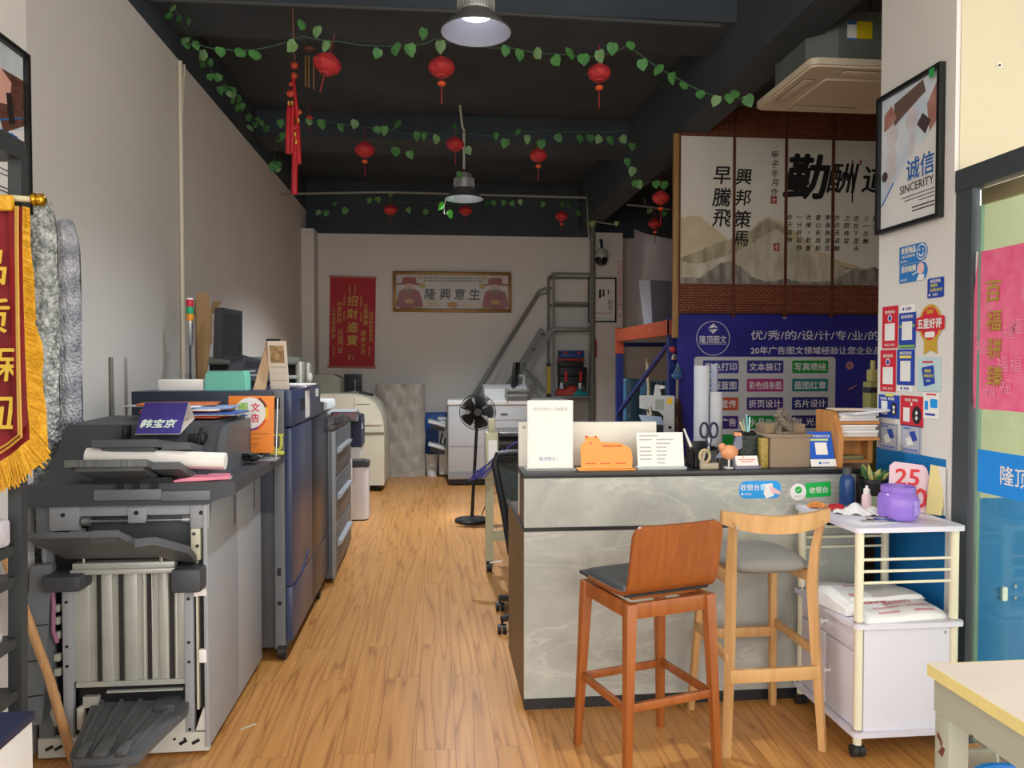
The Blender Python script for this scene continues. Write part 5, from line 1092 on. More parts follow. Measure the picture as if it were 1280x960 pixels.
# ------------------------------------------------------------------ ivy garlands
m_leaf = mat('ivy_leaf', '5c9650', .55, col2='427a40', scale=20); m_leaf2 = mat('ivy_leaf_pale', '6f9a5c', .55, col2='86a878', scale=20); m_vine = mat('vine_green', '35523a', .6)
def leaf(b, c, size, rg, mi=0, face=True):
    # a pointed heart leaf, folded a little along its midrib, hanging down
    out = [(0, .45), (.32, .5), (.5, .2), (.42, -.15), (.2, -.4), (0, -.62), (-.2, -.4), (-.42, -.15), (-.5, .2), (-.32, .5)]
    yaw = rg.uniform(-.9, .9); tilt = rg.uniform(-.5, .5); roll = rg.uniform(-.6, .6)
    M = Matrix.Translation(c) @ Matrix.Rotation(yaw, 4, 'Z') @ Matrix.Rotation(R(90) + tilt, 4, 'X') @ Matrix.Rotation(roll, 4, 'Z')
    vs = [(0, 0, 0)] + [(x * size, y * size, -.22 * abs(x) * size) for x, y in out]
    n = len(out)
    b.add(vs + [(v[0], v[1], v[2] - .0015) for v in vs], [(0, 1 + i, 1 + (i + 1) % n) for i in range(n)] + [(n + 1, n + 2 + (i + 1) % n, n + 2 + i) for i in range(n)], mi, M)
def garland(label, pts, leaves, size, seed, extra=0):
    rg = random.Random(seed)
    t = thing('ivy_garland', label, 'garland', pts[0], 0, 'artificial ivy garlands under the ceiling')
    # smooth vine
    fine = []
    for i in range(len(pts) - 1):
        a, c = Vector(pts[i]), Vector(pts[i + 1])
        for k in range(6):
            f = k / 6; q = a.lerp(c, f); q.z -= .03 * math.sin(f * math.pi) * min(1, (c - a).length); fine.append(q)
    fine.append(Vector(pts[-1]))
    obj('vine', B().tube(fine, .0045, 6), m_vine, t)
    b = B()
    for q in leaves: leaf(b, Vector(q) + Vector((0, -.02, 0)), size * rg.uniform(.85, 1.12), rg, 1 if rg.random() < .25 else 0)
    for k in range(extra):
        q = fine[int(rg.random() * (len(fine) - 1))]
        leaf(b, q + Vector((rg.uniform(-.05, .05), rg.uniform(-.04, .04), rg.uniform(-.10, .03))), size * rg.uniform(.6, 1.0), rg, 1 if rg.random() < .3 else 0)
    obj('foliage', b, [m_leaf, m_leaf2], t)
def PP(L, Y): return [tuple(P(u, v, Y=Y)) for u, v in L]
garland('front ivy garland of green leaves from left wall to the beam', PP([(240, 52), (262, 60), (320, 62), (378, 45), (425, 52), (470, 57), (530, 55), (545, 48), (590, 57), (640, 60), (700, 68), (750, 70), (785, 57), (800, 68), (850, 100), (893, 120), (925, 123), (942, 127)], 5.0),
        PP([(277, 66), (301, 67), (320, 70), (366, 60), (378, 33), (396, 41), (407, 59), (472, 68), (494, 63), (513, 64), (530, 44), (550, 60), (632, 65), (650, 70), (671, 69), (694, 77), (713, 68), (729, 75), (750, 72), (765, 62), (788, 58), (802, 82), (821, 88), (840, 99), (854, 108), (874, 119), (893, 127), (911, 124), (917, 119), (934, 127)], 5.0), .076, 1)
garland('ivy garland hanging along the top of the left wall', [tuple(P(u, v, X=-1.70)) for u, v in ((214, 2), (240, 48), (256, 78), (280, 100), (300, 122), (320, 150), (343, 168), (344, 208))], [], .078, 2, 38)
garland('middle ivy garland over the aisle behind the front lanterns', PP([(345, 150), (372, 152), (405, 150), (445, 157), (480, 160), (520, 168), (560, 165), (580, 165), (620, 170), (645, 163), (690, 163), (735, 164), (780, 163), (790, 185), (784, 205), (797, 228), (820, 226), (834, 226)], 7.0),
        PP([(351, 155), (387, 153), (403, 156), (427, 160), (444, 156), (471, 163), (480, 164), (496, 156), (495, 190), (513, 194), (522, 171), (531, 171), (546, 175), (570, 159), (585, 189), (619, 171), (631, 180), (646, 166), (658, 175), (676, 181), (698, 173), (725, 174), (738, 173), (748, 175), (763, 176), (778, 175), (790, 184), (784, 203), (790, 215), (793, 230), (798, 231), (819, 231), (829, 232), (575, 219), (342, 210), (353, 171)], 7.0), .078, 3)
garland('rear ivy garland beside the far pendant lamp', PP([(392, 248), (430, 244), (470, 248), (520, 252), (560, 254), (600, 256), (650, 250), (690, 252), (733, 255), (741, 280)], 9.8),
        PP([(398, 266), (408, 267), (418, 255), (432, 264), (473, 250), (462, 251), (489, 243), (511, 263), (532, 265), (608, 255), (617, 254), (629, 254), (640, 255), (650, 253), (678, 256), (703, 256), (711, 258), (723, 267), (740, 281), (770, 280), (806, 252), (811, 264), (830, 268)], 9.8), .08, 4)
t = thing('ivy_sprig', 'bright green two leaf sprig hanging at the far pendant lamp', 'sprig', tuple(P(556, 255, Y=7.85)))
b = B(); rg = random.Random(2)
for q in ((552, 258), (562, 268)): leaf(b, P(*q, Y=7.85), .085, rg)
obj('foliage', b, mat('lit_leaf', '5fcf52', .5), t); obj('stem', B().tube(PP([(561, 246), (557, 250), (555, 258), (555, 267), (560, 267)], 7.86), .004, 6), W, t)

# ------------------------------------------------------------------ red lanterns
m_lr = mat('lantern_red', 'c4373a', .6, col2='a92a30', scale=30); m_lo = mat('lantern_orange', 'e5602f', .5); m_lt = mat('tassel_red', '9c2b2b', .7)
def lantern(u, v, Y, label, r=.082, tilt=0.0, bead=True):
    c = P(u, v, Y=Y)
    t = thing('red_lantern', label, 'lantern', tuple(c), 0, 'red paper lanterns on the garlands')
    M = Matrix.Translation(c) @ Matrix.Rotation(tilt, 4, 'Y')
    n = 40
    prof = [(0, .70), (.38, .70), (.40, .62), (.62, .55), (.86, .35), (1.0, 0), (.88, -.36), (.62, -.58), (.42, -.66), (.40, -.76), (0, -.76)]
    vs = []; fs = []
    for (a, z) in prof:
        for j in range(n):
            k = 1 + (.035 if j % 4 == 0 else 0) * (a > .45)
            vs.append((r * a * k * math.cos(6.2832 * j / n), r * a * k * math.sin(6.2832 * j / n), r * z * .98))
    for i in range(len(prof) - 1): fs += [(i * n + j, i * n + (j + 1) % n, (i + 1) * n + (j + 1) % n, (i + 1) * n + j) for j in range(n)]
    obj('lantern_body', B(M).add(vs, fs), m_lr, t)
    obj('hanging_cord', B(M).cyl((0, 0, r * .68), (0, 0, r * .7 + .13), .003, n=6), m_lt, t)
    if bead:
        obj('bead', B(M).lathe([(0, -.014), (.016, -.014), (.026, -.005), (.026, .006), (.016, .014), (0, .014)], (0, 0, -r * .76 - .04), 18), m_lo, t, label='orange bead')
    z0 = -r * .76 - (.055 if bead else .0)
    obj('tassel', B(M).cyl((0, 0, -r * .7), (0, 0, z0), .002, n=6).tube([(0, 0, z0), (0, 0, z0 - .03), (0, 0, z0 - .115)], [.0025, .004, .005], 8), m_lt, t)
    return t
L = [(409, 80, 5.0, 'front row red lantern hung askew next to the wind chime', .088, .25, False), (552, 84, 5.0, 'front row red lantern just left below the near pendant lamp', .085, 0, True), (749, 91, 5.0, 'front row red lantern at the right, near the long beam', .076, 0, True),
     (456, 187, 7.0, 'second row red lantern at the left of the aisle', .088, 0, True), (569, 180, 7.0, 'second row red lantern beside the ivory lamp cord', .082, 0, False), (673, 194, 7.0, 'second row red lantern left of the calligraphy screen, mid ceiling', .080, 0, True), (826, 247, 7.0, 'upper of the two red lanterns beside the calligraphy screen', .082, 0, True),
     (488, 262, 9.8, 'third row red lantern above the red scroll and framed print', .085, 0, False), (582, 263, 9.8, 'third row red lantern half hidden under the far pendant lamp', .085, 0, False), (702, 270, 9.8, 'third row red lantern above the rolling ladder', .082, 0, True), (819, 279, 9.12, 'lower of the two red lanterns beside the calligraphy screen', .085, 0, True), (387, 147, 7.0, 'tiny red tassel lantern between the front garlands', .03, 0, False), (371, 239, 9.8, 'small red lantern half hidden behind the long red tassels', .05, 0, False)]
for l in L[:-1]: lantern(*l)
p = P(819, 270, Y=9.12)
obj('lantern_string', B().cyl(p, P(819, 259.5, Y=9.3), .003, n=6), m_lt, label='thin red string from the short conduit to the lower lantern', cat='string')
# knot hanging with long red tassels
t = thing('tassel_hanging', 'long red knot and tassel hanging near the left wall', 'hanging', tuple(P(368, 60, Y=4.9)))
Yk = 5.3
m_rt = mat('silk_red', 'c0202a', .5, col2='a01822', scale=50, stretch=(1, 1, .1))
obj('string', B().tube([Vector((P(366, 24, Y=Yk).x, Yk, 3.982))] + PP([(367, 60), (369, 75)], Yk), .003, 6), mat('string_tan', 'a5674a', .6), t)
b = B()
for (u, v, r) in ((368, 82, .022), (368, 95, .019), (364, 105, .014), (363, 117, .022), (374, 140, .016), (369, 160, .017), (370, 172, .018)):
    p = P(u, v, Y=Yk); b.ball(p, r, (1.2, .8, 1.15), 12)
obj('knot', b, mat('knot_red', 'a8231f', .5, col2='cf5a2a', scale=40), t)
for (u0, v0, u1, v1, w) in ((361, 132, 360, 192, .017), (366, 132, 365, 192, .015), (372, 150, 374, 205, .015), (369, 180, 368, 243, .020), (366, 90, 372, 150, .012)):
    a, c = P(u0, v0, Y=Yk), P(u1, v1, Y=Yk)
    obj('tassel', B().tube([a, a.lerp(c, .1), c], [w * .5, w, w * 1.05], 12), m_rt, t)
b = B()
for (u, v) in ((361, 129), (365, 129), (369, 168), (370, 178), (373, 151)):
    p = P(u, v, Y=Yk - .02); b.cyl(p - Vector((0, 0, .012)), p + Vector((0, 0, .012)), .008, n=8)
obj('gold_bands', b, mat('gold_bead', 'd8a53f', .35, .5), t)
t = thing('wind_chime', 'brown wind chime of three hanging tubes beside the red lantern', 'wind chime', tuple(P(387, 62, Y=5.0)))
obj('top_disc', B().lathe([(0, -.01), (.03, -.01), (.036, 0), (.02, .012), (0, .014)], tuple(P(387, 61, Y=5.0)), 16), mat('chime_wood', '5d2f25', .5), t)
for (u, v1) in ((382, 108), (386, 110), (392, 112)):
    a, c = P(u, 70, Y=5.0), P(u, v1, Y=5.0)
    obj('chime_tube', B().cyl(a, c, .006, n=10), mat('chime_bronze', '7d5d3a', .35, .6), t)
obj('cord', B().cyl(P(387, 30, Y=5.0), P(387, 60, Y=5.0), .002, n=6).cyl(P(384, 62, Y=5.0), P(382, 70, Y=5.0), .0015, n=5).cyl(P(390, 62, Y=5.0), P(392, 70, Y=5.0), .0015, n=5), K, t)

# ------------------------------------------------------------------ ceiling cassette air conditioner
t = thing('ceiling_cassette', 'cream ceiling cassette air conditioner with grey metal casing beside the pillar', 'air conditioner', (2.75, 4.9, 3.4))
m_ac = mat('ac_cream', 'd8cbb4', .45, var=.02); m_acb = mat('ac_casing', '6f7870', .5, .2, var=.05)
AX0, AX1, AY0, AY1, AZ = 2.23, 3.14, 4.44, 5.27, 3.38
def inset(z, i): return [(AX0 + i, AY0 + i), (AX1 - i, AY0 + i), (AX1 - i, AY1 - i), (AX0 + i, AY1 - i)]
b = B().rrect(AX0, AX1, AY0, AY1, AZ + .012, AZ + .05, .05).rrect(AX0 + .015, AX1 - .015, AY0 + .015, AY1 - .015, AZ, AZ + .012, .04)
obj('fascia', b, m_ac, t)
obj('intake_grille', B().rrect(AX0 + .19, AX1 - .19, AY0 + .19, AY1 - .19, AZ - .012, AZ, .02), mat('ac_cream2', 'd2c4ad', .5), t)
for k in range(4):
    cx, cy = (AX0 + AX1) / 2, (AY0 + AY1) / 2
    q = {0: (AX0 + .24, AX1 - .24, AY0 + .06, AY0 + .13), 1: (AX0 + .24, AX1 - .24, AY1 - .13, AY1 - .06), 2: (AX0 + .06, AX0 + .13, AY0 + .22, AY1 - .22), 3: (AX1 - .13, AX1 - .06, AY0 + .22, AY1 - .22)}[k]
    f = obj('louvre', B().box(q[0], q[1], q[2], q[3], AZ - .006, AZ + .001, .003), m_ac, t)
    obj('louvre_gap', B().box(q[0] - .006, q[1] + .006, q[2] - .006, q[3] + .006, AZ - .001, AZ + .0005), K, f)
b = B().prism([(AX0 + .06, AY0 + .2), (AX0 + .2, AY0 + .06), (AX1 - .2, AY0 + .06), (AX1 - .06, AY0 + .2), (AX1 - .06, AY1 - .2), (AX1 - .2, AY1 - .06), (AX0 + .2, AY1 - .06), (AX0 + .06, AY1 - .2)], AZ + .05, AZ + .28)
b.box(AX0 + .2, AX1 - .1, AY0 + .06, AY1 - .1, AZ + .28, AZ + .36)
obj('casing', b, m_acb, t)
e0, e1, e2 = P(1060, 38, Y=AY0 + .05), P(1072, 38, Y=AY0 + .05), P(1091, 38, Y=AY0 + .05)
zt_, zb_ = P(1075, 26, Y=AY0 + .05).z, P(1075, 50, Y=AY0 + .05).z
ye = AY0 + .055
obj('energy_label', B().box(e0.x, e1.x - .003, ye, ye + .005, zb_, zt_, mi=0).box(e0.x, e1.x - .003, ye - .001, ye + .004, zt_ - .022, zt_, mi=1).box(e0.x, e1.x - .003, ye - .001, ye + .004, zb_, zb_ + .012, mi=1).box(e1.x, e2.x, ye, ye + .005, zb_ + .012, zt_, mi=2), [W, mat('label_blue', '4a78b8', .5), mat('label_yellow', 'd8c01f', .5)], t, label='white and yellow labels')
obj('drain_tube', B().tube([(AX0 + .1, AY0 + .2, AZ + .3), (AX0 + .04, AY0 + .5, AZ + .33), (AX0 + .06, AY1, AZ + .35)], .022, 8), K, t)
obj('hanger_rod', B().cyl((AX0 + .15, AY0 + .15, AZ + .28), (AX0 + .15, AY0 + .15, HC), .006, n=8).cyl((AX1 - .15, AY1 - .15, AZ + .28), (AX1 - .15, AY1 - .15, HC), .006, n=8), STEEL, t)
# ------------------------------------------------------------------ bamboo picture screen with calligraphy, hung over the banner
SY = 6.6
m_sil = mat('screen_linen', 'e6e0d3', .8, var=.03, scale=2); m_sfr = wood_mat('screen_frame_wood', '5a2f22', '6d3a29', 'Z', .5)
def weave_mat():
    m = bpy.data.materials.new('woven_bamboo'); m.use_nodes = True; nt = m.node_tree; N = nt.nodes.new; L = nt.links.new
    p = nt.nodes['Principled BSDF']; p.inputs['Roughness'].default_value = .6
    tc = N('ShaderNodeTexCoord'); sp = N('ShaderNodeSeparateXYZ'); cb = N('ShaderNodeCombineXYZ'); L(tc.outputs['Object'], sp.inputs[0]); L(sp.outputs['X'], cb.inputs['X']); L(sp.outputs['Z'], cb.inputs['Y'])
    br = N('ShaderNodeTexBrick'); br.inputs['Scale'].default_value = 1; br.inputs['Brick Width'].default_value = .052; br.inputs['Row Height'].default_value = .022; br.inputs['Mortar Size'].default_value = .003
    br.inputs['Color1'].default_value = lin('87482f'); br.inputs['Color2'].default_value = lin('9c5838'); br.inputs['Mortar'].default_value = lin('2e1610'); L(cb.outputs[0], br.inputs['Vector'])
    L(br.outputs['Color'], p.inputs['Base Color'])
    bp = N('ShaderNodeBump'); bp.inputs['Strength'].default_value = .6; bp.inputs['Distance'].default_value = .01; bp.invert = True; L(br.outputs['Fac'], bp.inputs['Height']); L(bp.outputs[0], p.inputs['Normal'])
    return m
m_weave = weave_mat()
m_h1 = mat('ink_hill_tan', 'c9b68a', .8, col2='ddd2b6', scale=2.2); m_h2 = mat('ink_hill_grey', '94876f', .8, col2='c4b79b', scale=5, stretch=(2.2, 1, .8)); m_h3 = mat('ink_hill_dark', '746e68', .8, col2='aba498', scale=7, stretch=(2.5, 1, .7)); m_mist = mat('ink_mist', 'b7ad94', .8, col2='dad3c1', scale=4, stretch=(2.5, 1, .8))
t = thing('folding_screen', 'four panel bamboo screen painted with mountains and calligraphy', 'screen', (3.05, SY, 2.04))
F0 = FACE((0, SY, 0))
xs = [2.115, 2.612, 3.088, 3.524, 3.98]; ZB, ZB2, ZT2, ZT = 2.045, 2.30, 3.60, 3.86
hill = lambda x: 2.30
def ridge(pts, x):
    for (a, za), (c, zc) in zip(pts, pts[1:]):
        if a <= x <= c: return za + (zc - za) * (x - a) / (c - a)
    return pts[-1][1] if x > pts[-1][0] else pts[0][1]
# (x, z) ridge lines of the painted landscape, running through all four panels
R_tan = [(2.1, 2.86), (2.2, 2.90), (2.3, 2.90), (2.45, 2.78), (2.61, 2.66), (2.7, 2.72), (2.8, 2.82), (2.86, 2.88), (2.93, 2.90), (3.05, 2.86), (3.2, 2.76), (3.4, 2.62), (3.6, 2.52), (3.98, 2.42)]
R_gry = [(2.1, 2.52), (2.3, 2.60), (2.5, 2.68), (2.62, 2.72), (2.75, 2.76), (2.85, 2.84), (2.92, 2.89), (3.1, 2.80), (3.15, 2.66), (3.3, 2.60), (3.5, 2.50), (3.7, 2.46), (3.98, 2.40)]
R_mist = [(2.1, 2.50), (2.3, 2.48), (2.5, 2.54), (2.7, 2.62), (2.9, 2.74), (3.0, 2.80), (3.2, 2.68), (3.4, 2.56), (3.6, 2.47), (3.8, 2.42), (3.98, 2.40)]
R_drk = [(2.1, 2.36), (2.3, 2.36), (2.42, 2.44), (2.52, 2.50), (2.6, 2.51), (2.68, 2.46), (2.8, 2.36), (2.9, 2.33), (3.1, 2.35), (3.3, 2.33), (3.5, 2.34), (3.75, 2.46), (3.82, 2.44), (3.9, 2.47), (3.98, 2.46)]
for k in range(4):
    x0, x1 = xs[k], xs[k + 1]
    obj('linen_panel', B().box(x0 + .008, x1 - .008, SY, SY + .012, ZB2, ZT2), m_sil, t)
    for za, zc in ((ZB, ZB2), (ZT2, ZT)):
        obj('woven_band', B().box(x0 + .008, x1 - .008, SY - .004, SY + .016, za, zc), m_weave, t)
    obj('panel_frame', B().box(x0, x0 + .012, SY - .012, SY + .02, ZB - .03, ZT).box(x1 - .012, x1, SY - .012, SY + .02, ZB - .03, ZT).box(x0, x1, SY - .01, SY + .02, ZT2 - .006, ZT2 + .006).box(x0, x1, SY - .01, SY + .02, ZB2 - .006, ZB2 + .006).box(x0, x1, SY - .01, SY + .02, ZB, ZB + .012), m_sfr, t)
    b = B(F0)
    for mi, (rd, zz) in enumerate(((R_tan, .0012), (R_gry, .0016), (R_mist, .002), (R_drk, .0024))):
        n = 26; lo = ZB2 + .008
        top = []
        rg = random.Random(mi * 7 + k)
        for i in range(n + 1):
            x = x0 + .012 + (x1 - x0 - .024) * i / n
            top.append((x, max(lo + .001, ridge(rd, x) + rg.uniform(-.008, .008))))
        vs = []
        for x, z in top: vs += [(x, lo, zz), (x, z, zz)]
        b.add(vs, [(2 * i, 2 * i + 2, 2 * i + 3, 2 * i + 1) for i in range(n)], mi)
    obj('painted_hills', b, [m_h1, m_h2, m_mist, m_h3], t)
b = B(F0)
Z = lambda v: P(970, v, Y=SY).z
X = lambda u: P(u, 250, Y=SY).x
for (ch, u, v, s) in (('早', 902, 221, .15), ('騰', 902, 248, .16), ('飛', 902, 274, .15), ('興', 929, 222, .14), ('邦', 929, 248, .14), ('策', 928, 275, .15), ('馬', 926, 299, .13)):
    b.text(ch, X(u), Z(v), .004, s, 0, .022, .12)
for i, ch in enumerate('甲子冬月作'): b.text(ch, X(968), Z(194 + 11.5 * i), .004, .062, 0, .012, .15)
b.text('勤', X(1008), Z(220), .004, .38, 0, .045, .18).text('酬', X(1053), Z(221), .004, .26, 0, .02, .2).text('道', X(1094), Z(221), .004, .24, 0, .028, .15)
b.bar((X(1065), Z(198), .004), (X(1065), Z(251), .004), .012, .001, (0, 0, 1))
random.seed(11)
for i, s in enumerate(('自天道酬', '一分耕耘得', '收穫，勤奮', '書山有路勤', '學海無涯苦', '作舟天道酬', '之際時習', '志在千里天', '少一念酬', '勤道')):
    u = 987 + 11.9 * i
    for j, ch in enumerate(s): b.text(ch, X(u), Z(271 + 9.6 * j), .004, .048, 0, .008, .15)
obj('calligraphy', b, mat('brush_ink', '211e1d', .7), t, label='black brush calligraphy')
b = B(F0)
for (u, v) in ((967, 250), (971, 309)): b.box(X(u) - .028, X(u) + .028, Z(v) - .035, Z(v) + .035, .002, .004)
b.box(X(1075) - .008, X(1075) + .008, Z(200) - .025, Z(200) + .02, .002, .004)
obj('red_seal', b, mat('seal_red', 'a8564b', .7), t)
obj('seal_lines', B(F0).rect(X(967) - .018, X(967) + .018, Z(250) - .002, Z(250) + .003, .0045).rect(X(971) - .018, X(971) + .018, Z(309) - .002, Z(309) + .003, .0045).rect(X(967) - .002, X(967) + .003, Z(250) - .025, Z(250) + .025, .0045).rect(X(971) - .002, X(971) + .003, Z(309) - .025, Z(309) + .025, .0045), m_sil, t)
obj('wooden_batten', B().box(2.065, 2.11, SY - .02, SY + .03, 1.83, 3.61, .003), wood_mat('pine_batten', '9a7446', 'b38a55', 'Z'), label='pale pine batten standing at the left edge of the screen', cat='batten')

# ------------------------------------------------------------------ printed banner under it
BYp = 6.64
t = thing('wall_banner', 'purple blue printed banner of shop services under the screen', 'banner', (3.05, BYp, .7))
obj('sheet', B().box(2.12, 4.25, BYp, BYp + .012, .72, 2.05), mat('banner_blue', '34349c', .45, col2='2a2a86', scale=2), t)
FB = FACE((0, BYp, 0)); z0 = .001
Zb = lambda v: P(960, v, Y=BYp).z
Xb = lambda u: P(u, 470, Y=BYp).x
b = B(FB).ring(Xb(891), Zb(423), .002, .148, .153, 48).text('隆顶图文', Xb(891), Zb(424.5), .002, .068, 0, .012, width=.245).rect(Xb(891) - .12, Xb(891) + .12, Zb(430.5), Zb(430), .002)
cx, cz = Xb(891), Zb(411)
b.prism([(cx - .045, cz + .004), (cx, cz + .046), (cx + .045, cz + .004), (cx + .012, cz + .012), (cx - .01, cz + .004)], .002, .0022).prism([(cx + .045, cz - .004), (cx, cz - .046), (cx - .045, cz - .004), (cx - .012, cz - .012), (cx + .01, cz - .004)], .002, .0022)
b.text('优/秀/的/设/计/专/业/的/', Xb(938), Zb(419), .002, .085, 0, .002, align='L', width=Xb(1104) - Xb(938))
b.text('20年广告图文领域经验让您企业品牌', Xb(938), Zb(438), .002, .068, 0, .014, align='L', width=Xb(1112) - Xb(938))
obj('lettering', b, mat('banner_white', 'f4f2f8', .5), t)
obj('service_board', B(FB).rrect(Xb(867.5), Xb(1044), .76, Zb(446), .001, .0025, .03), mat('banner_pale_grey', 'd6d6da', .5), t)
rows = [('彩色打印', '文本装订', '写真喷绘', '3a3f96', '3b3c92', '1f9a3f'), ('工程蓝图', '彩色线条图', '蓝图红章', '24307f', 'b83a80', '1f8a8c'), ('彩页宣传', '折页设计', '名片设计', 'd05a35', '4b2a80', '26307f'), ('户外广告', '水晶PVC', '发 光 字', '4b2a80', '1f9a3f', '2a2a6e'), ('', '', '', '1f9a3f', '8a3a4e', '4b2a80')]
pal = {}; mats = [mat('banner_white', 'f4f2f8', .5)]
cells = B(FB)
for r_, row in enumerate(rows):
    for c_ in range(3):
        u0 = (878.5, 933.5, 990)[c_]; u1 = (923, 979, 1035)[c_]; v0 = 450.5 + 23 * r_; v1 = v0 + 16
        col = row[3 + c_]
        if col not in pal: pal[col] = len(mats); mats.append(mat('cell_' + col, col, .5))
        cells.rrect(Xb(u0), Xb(u1), Zb(v1), Zb(v0), .003, .0035, .012, pal[col])
        if row[c_]: cells.text(row[c_], Xb((u0 + u1) / 2), Zb((v0 + v1) / 2), .0045, .07, 0, .018, width=(Xb(u1) - Xb(u0)) * (.88 if row[c_] != '水晶PVC' else .9))
obj('service_cells', cells, mats, t, label='coloured service name boxes')
obj('ornaments', B(FB).disc(Xb(1062), Zb(457), .002, .038).ring(Xb(1062), Zb(457), .0025, .022, .027, 24, 1).prism([(Xb(1058), Zb(488)), (Xb(1066), Zb(483)), (Xb(1072), Zb(481)), (Xb(1066), Zb(486)), (Xb(1063), Zb(487))], .002, .003), [mat('ornament_pink', 'b5707f', .5), mat('ornament_white', 'd0c6d0', .5)], t)
obj('grommet', B(FB).cyl((Xb(979.5), Zb(396), 0), (Xb(979.5), Zb(396), .012), .018, n=12), W, t)

# ------------------------------------------------------------------ framed poster and stickers on the inner face of the right pillar
def on(u, v): return P(u, v, X=CX - .003)
def SF(u, v, dz=0): return FACEL((CX - .0025 - dz, on(u, v).y, on(u, v).z))
m_navy = mat('sticker_navy', '2245a8', .45); m_rd = mat('sticker_red', 'd0283a', .45); m_lb = mat('sticker_blue', '2f7cc4', .45)
a, c = on(1101, 206), on(1181, 173)
yc = (a.y + c.y) / 2; zc = (on(1182, 77).z + on(1180, 271).z) / 2
Fp = FACEL((CX - .003, yc, zc))
t = frame_poster('framed_poster', 'black framed SINCERITY poster high on the right pillar', Fp, .485, .67)
b = B(Fp)
b.prism([(-.222, .315), (.222, .315), (.222, .10), (-.03, -.06), (-.222, -.19)], .0085, .009, 0)
b.prism([(-.12, .27), (.10, .31), (.12, .25), (-.05, .19), (-.12, .16)], .0092, .0094, 1).prism([(-.20, .24), (-.14, .27), (-.10, .2), (-.14, .17), (-.2, .16)], .0094, .0096, 2).prism([(.13, .19), (.20, .27), (.22, .2), (.20, .10), (.15, .06)], .0094, .0096, 2)
b.disc(-.135, .12, .0097, .048, mi=3, ry=.055).disc(.02, .155, .0097, .045, mi=3, ry=.055).prism([(-.17, .05), (-.1, .07), (-.09, -.05), (-.18, -.14)], .0097, .0099, 3).prism([(0, .09), (.05, .09), (.04, .0), (.0, -.02)], .0097, .0099, 3)
b.prism([(.06, .12), (.10, .16), (.16, .11), (.12, .06)], .01, .0102, 4).disc(-.19, -.06, .01, .025, mi=4)
obj('picture', b, [mat('photo_ice', 'c3d3e0', .5, col2='dfe4ea', scale=7), mat('photo_sleeve', '6b564e', .6), mat('photo_hand', 'b88a80', .5, col2='a06a60', scale=12), mat('photo_pale', 'c9c4ca', .5, col2='dcd6da', scale=9), mat('photo_deep', '4a3d40', .5)], t)
obj('lettering', B(Fp).text('诚信', .085, -.075, .0095, .10, 0, .02, width=.2).bar((-.215, -.20, .0095), (-.12, -.105, .0095), .008, .001, (0, 0, 1)), mat('poster_blue', '1f66b0', .5), t)
b = B(Fp).text('SINCERITY', .06, -.155, .0095, .038, 0, .012, width=.25)
for z, x0 in ((-.195, -.05), (-.212, -.03), (-.228, .08)): b.rect(x0, .19, z - .002, z + .002, .0095)
for z in (-.252, -.268): b.rect(.03, .19, z - .003, z + .003, .0095)
obj('lettering', b, mat('poster_ink', '33363a', .6), t)
obj('corner_sticker', B(Fp).box(.17, .205, .285, .325, .0285, .029), mat('corner_green', '2e9a52', .5), t)

def sticker(name, label, u, v, w, h, base, paint=None, mats=(), radius=0, tilt=0, outline=None, group=None):
    M = SF(u, v) @ Matrix.Rotation(tilt, 4, 'Z')
    t = thing(name, label, 'sticker', M.translation, 0, group)
    b = B(M)
    if outline: b.prism(outline, 0, .0012)
    elif radius: b.rrect(-w / 2, w / 2, -h / 2, h / 2, 0, .0012, radius)
    else: b.box(-w / 2, w / 2, -h / 2, h / 2, 0, .0012)
    obj('backing', b, base, t)
    if paint:
        b = B(M); paint(b); obj('print', b, list(mats), t)
    return t
def k1(b):
    b.text('贵重物品', -.03, .020, .002, .030, 0, .03, width=.11).text('请妥善保管', -.03, -.008, .002, .013, 0, .008, width=.10).rrect(-.09, -.08, -.034, -.024, .002, .0022, .003, 0).text('支付宝', -.055, -.029, .002, .010, 0, .01)
    b.disc(.066, .0, .002, .036, mi=0).disc(.066, .0, .0024, .031, mi=1).ring(.066, -.001, .003, .014, .021, 14, 0, 190, 350).disc(.053, .010, .003, .005, mi=0).disc(.079, .010, .003, .005, mi=0)
sticker('wall_sticker', 'blue pill shaped sticker with smiling face, highest on the pillar', 1141, 317, .206, .083, m_lb, k1, (W, m_lb), .02, outline=[(-.103, -.042), (.06, -.042), (.09, -.036), (.106, -.01), (.106, .012), (.09, .036), (.06, .042), (-.103, .042)])
def k2(b):
    b.text('请勿吸烟', -.03, .020, .002, .030, 0, .03, width=.11).rrect(-.09, -.08, -.034, -.024, .002, .0022, .003, 0).text('支付宝', -.055, -.029, .002, .010, 0, .01)
    b.disc(.06, .012, .002, .026, mi=1).prism([(.03, -.042), (.045, -.014), (.088, -.018), (.082, -.042)], .002, .0022, 0).bar((.0, -.012, .0025), (.04, .0, .0025), .005, .001, (0, 0, 1), 0)
sticker('wall_sticker', 'blue sticker with a pink hand, second from top on the pillar', 1141, 340.5, .206, .083, m_lb, k2, (W, mat('pink_skin', 'ecc4c0', .5)), .02, outline=[(-.103, -.042), (.05, -.042), (.09, -.036), (.106, -.01), (.106, .012), (.09, .036), (.06, .042), (-.103, .042)])
def k3(b): b.text('欢迎光临', -.0, .030, .002, .015, 0, .01, width=.07).text('请使用', -.01, .011, .002, .015, 1, .015).text('扫码支付', .006, -.010, .002, .015, 1, .015, width=.085).rrect(-.045, -.034, -.035, -.025, .002, .0022, .003, 0).text('支付宝', .0, -.030, .002, .011, 0, .01)
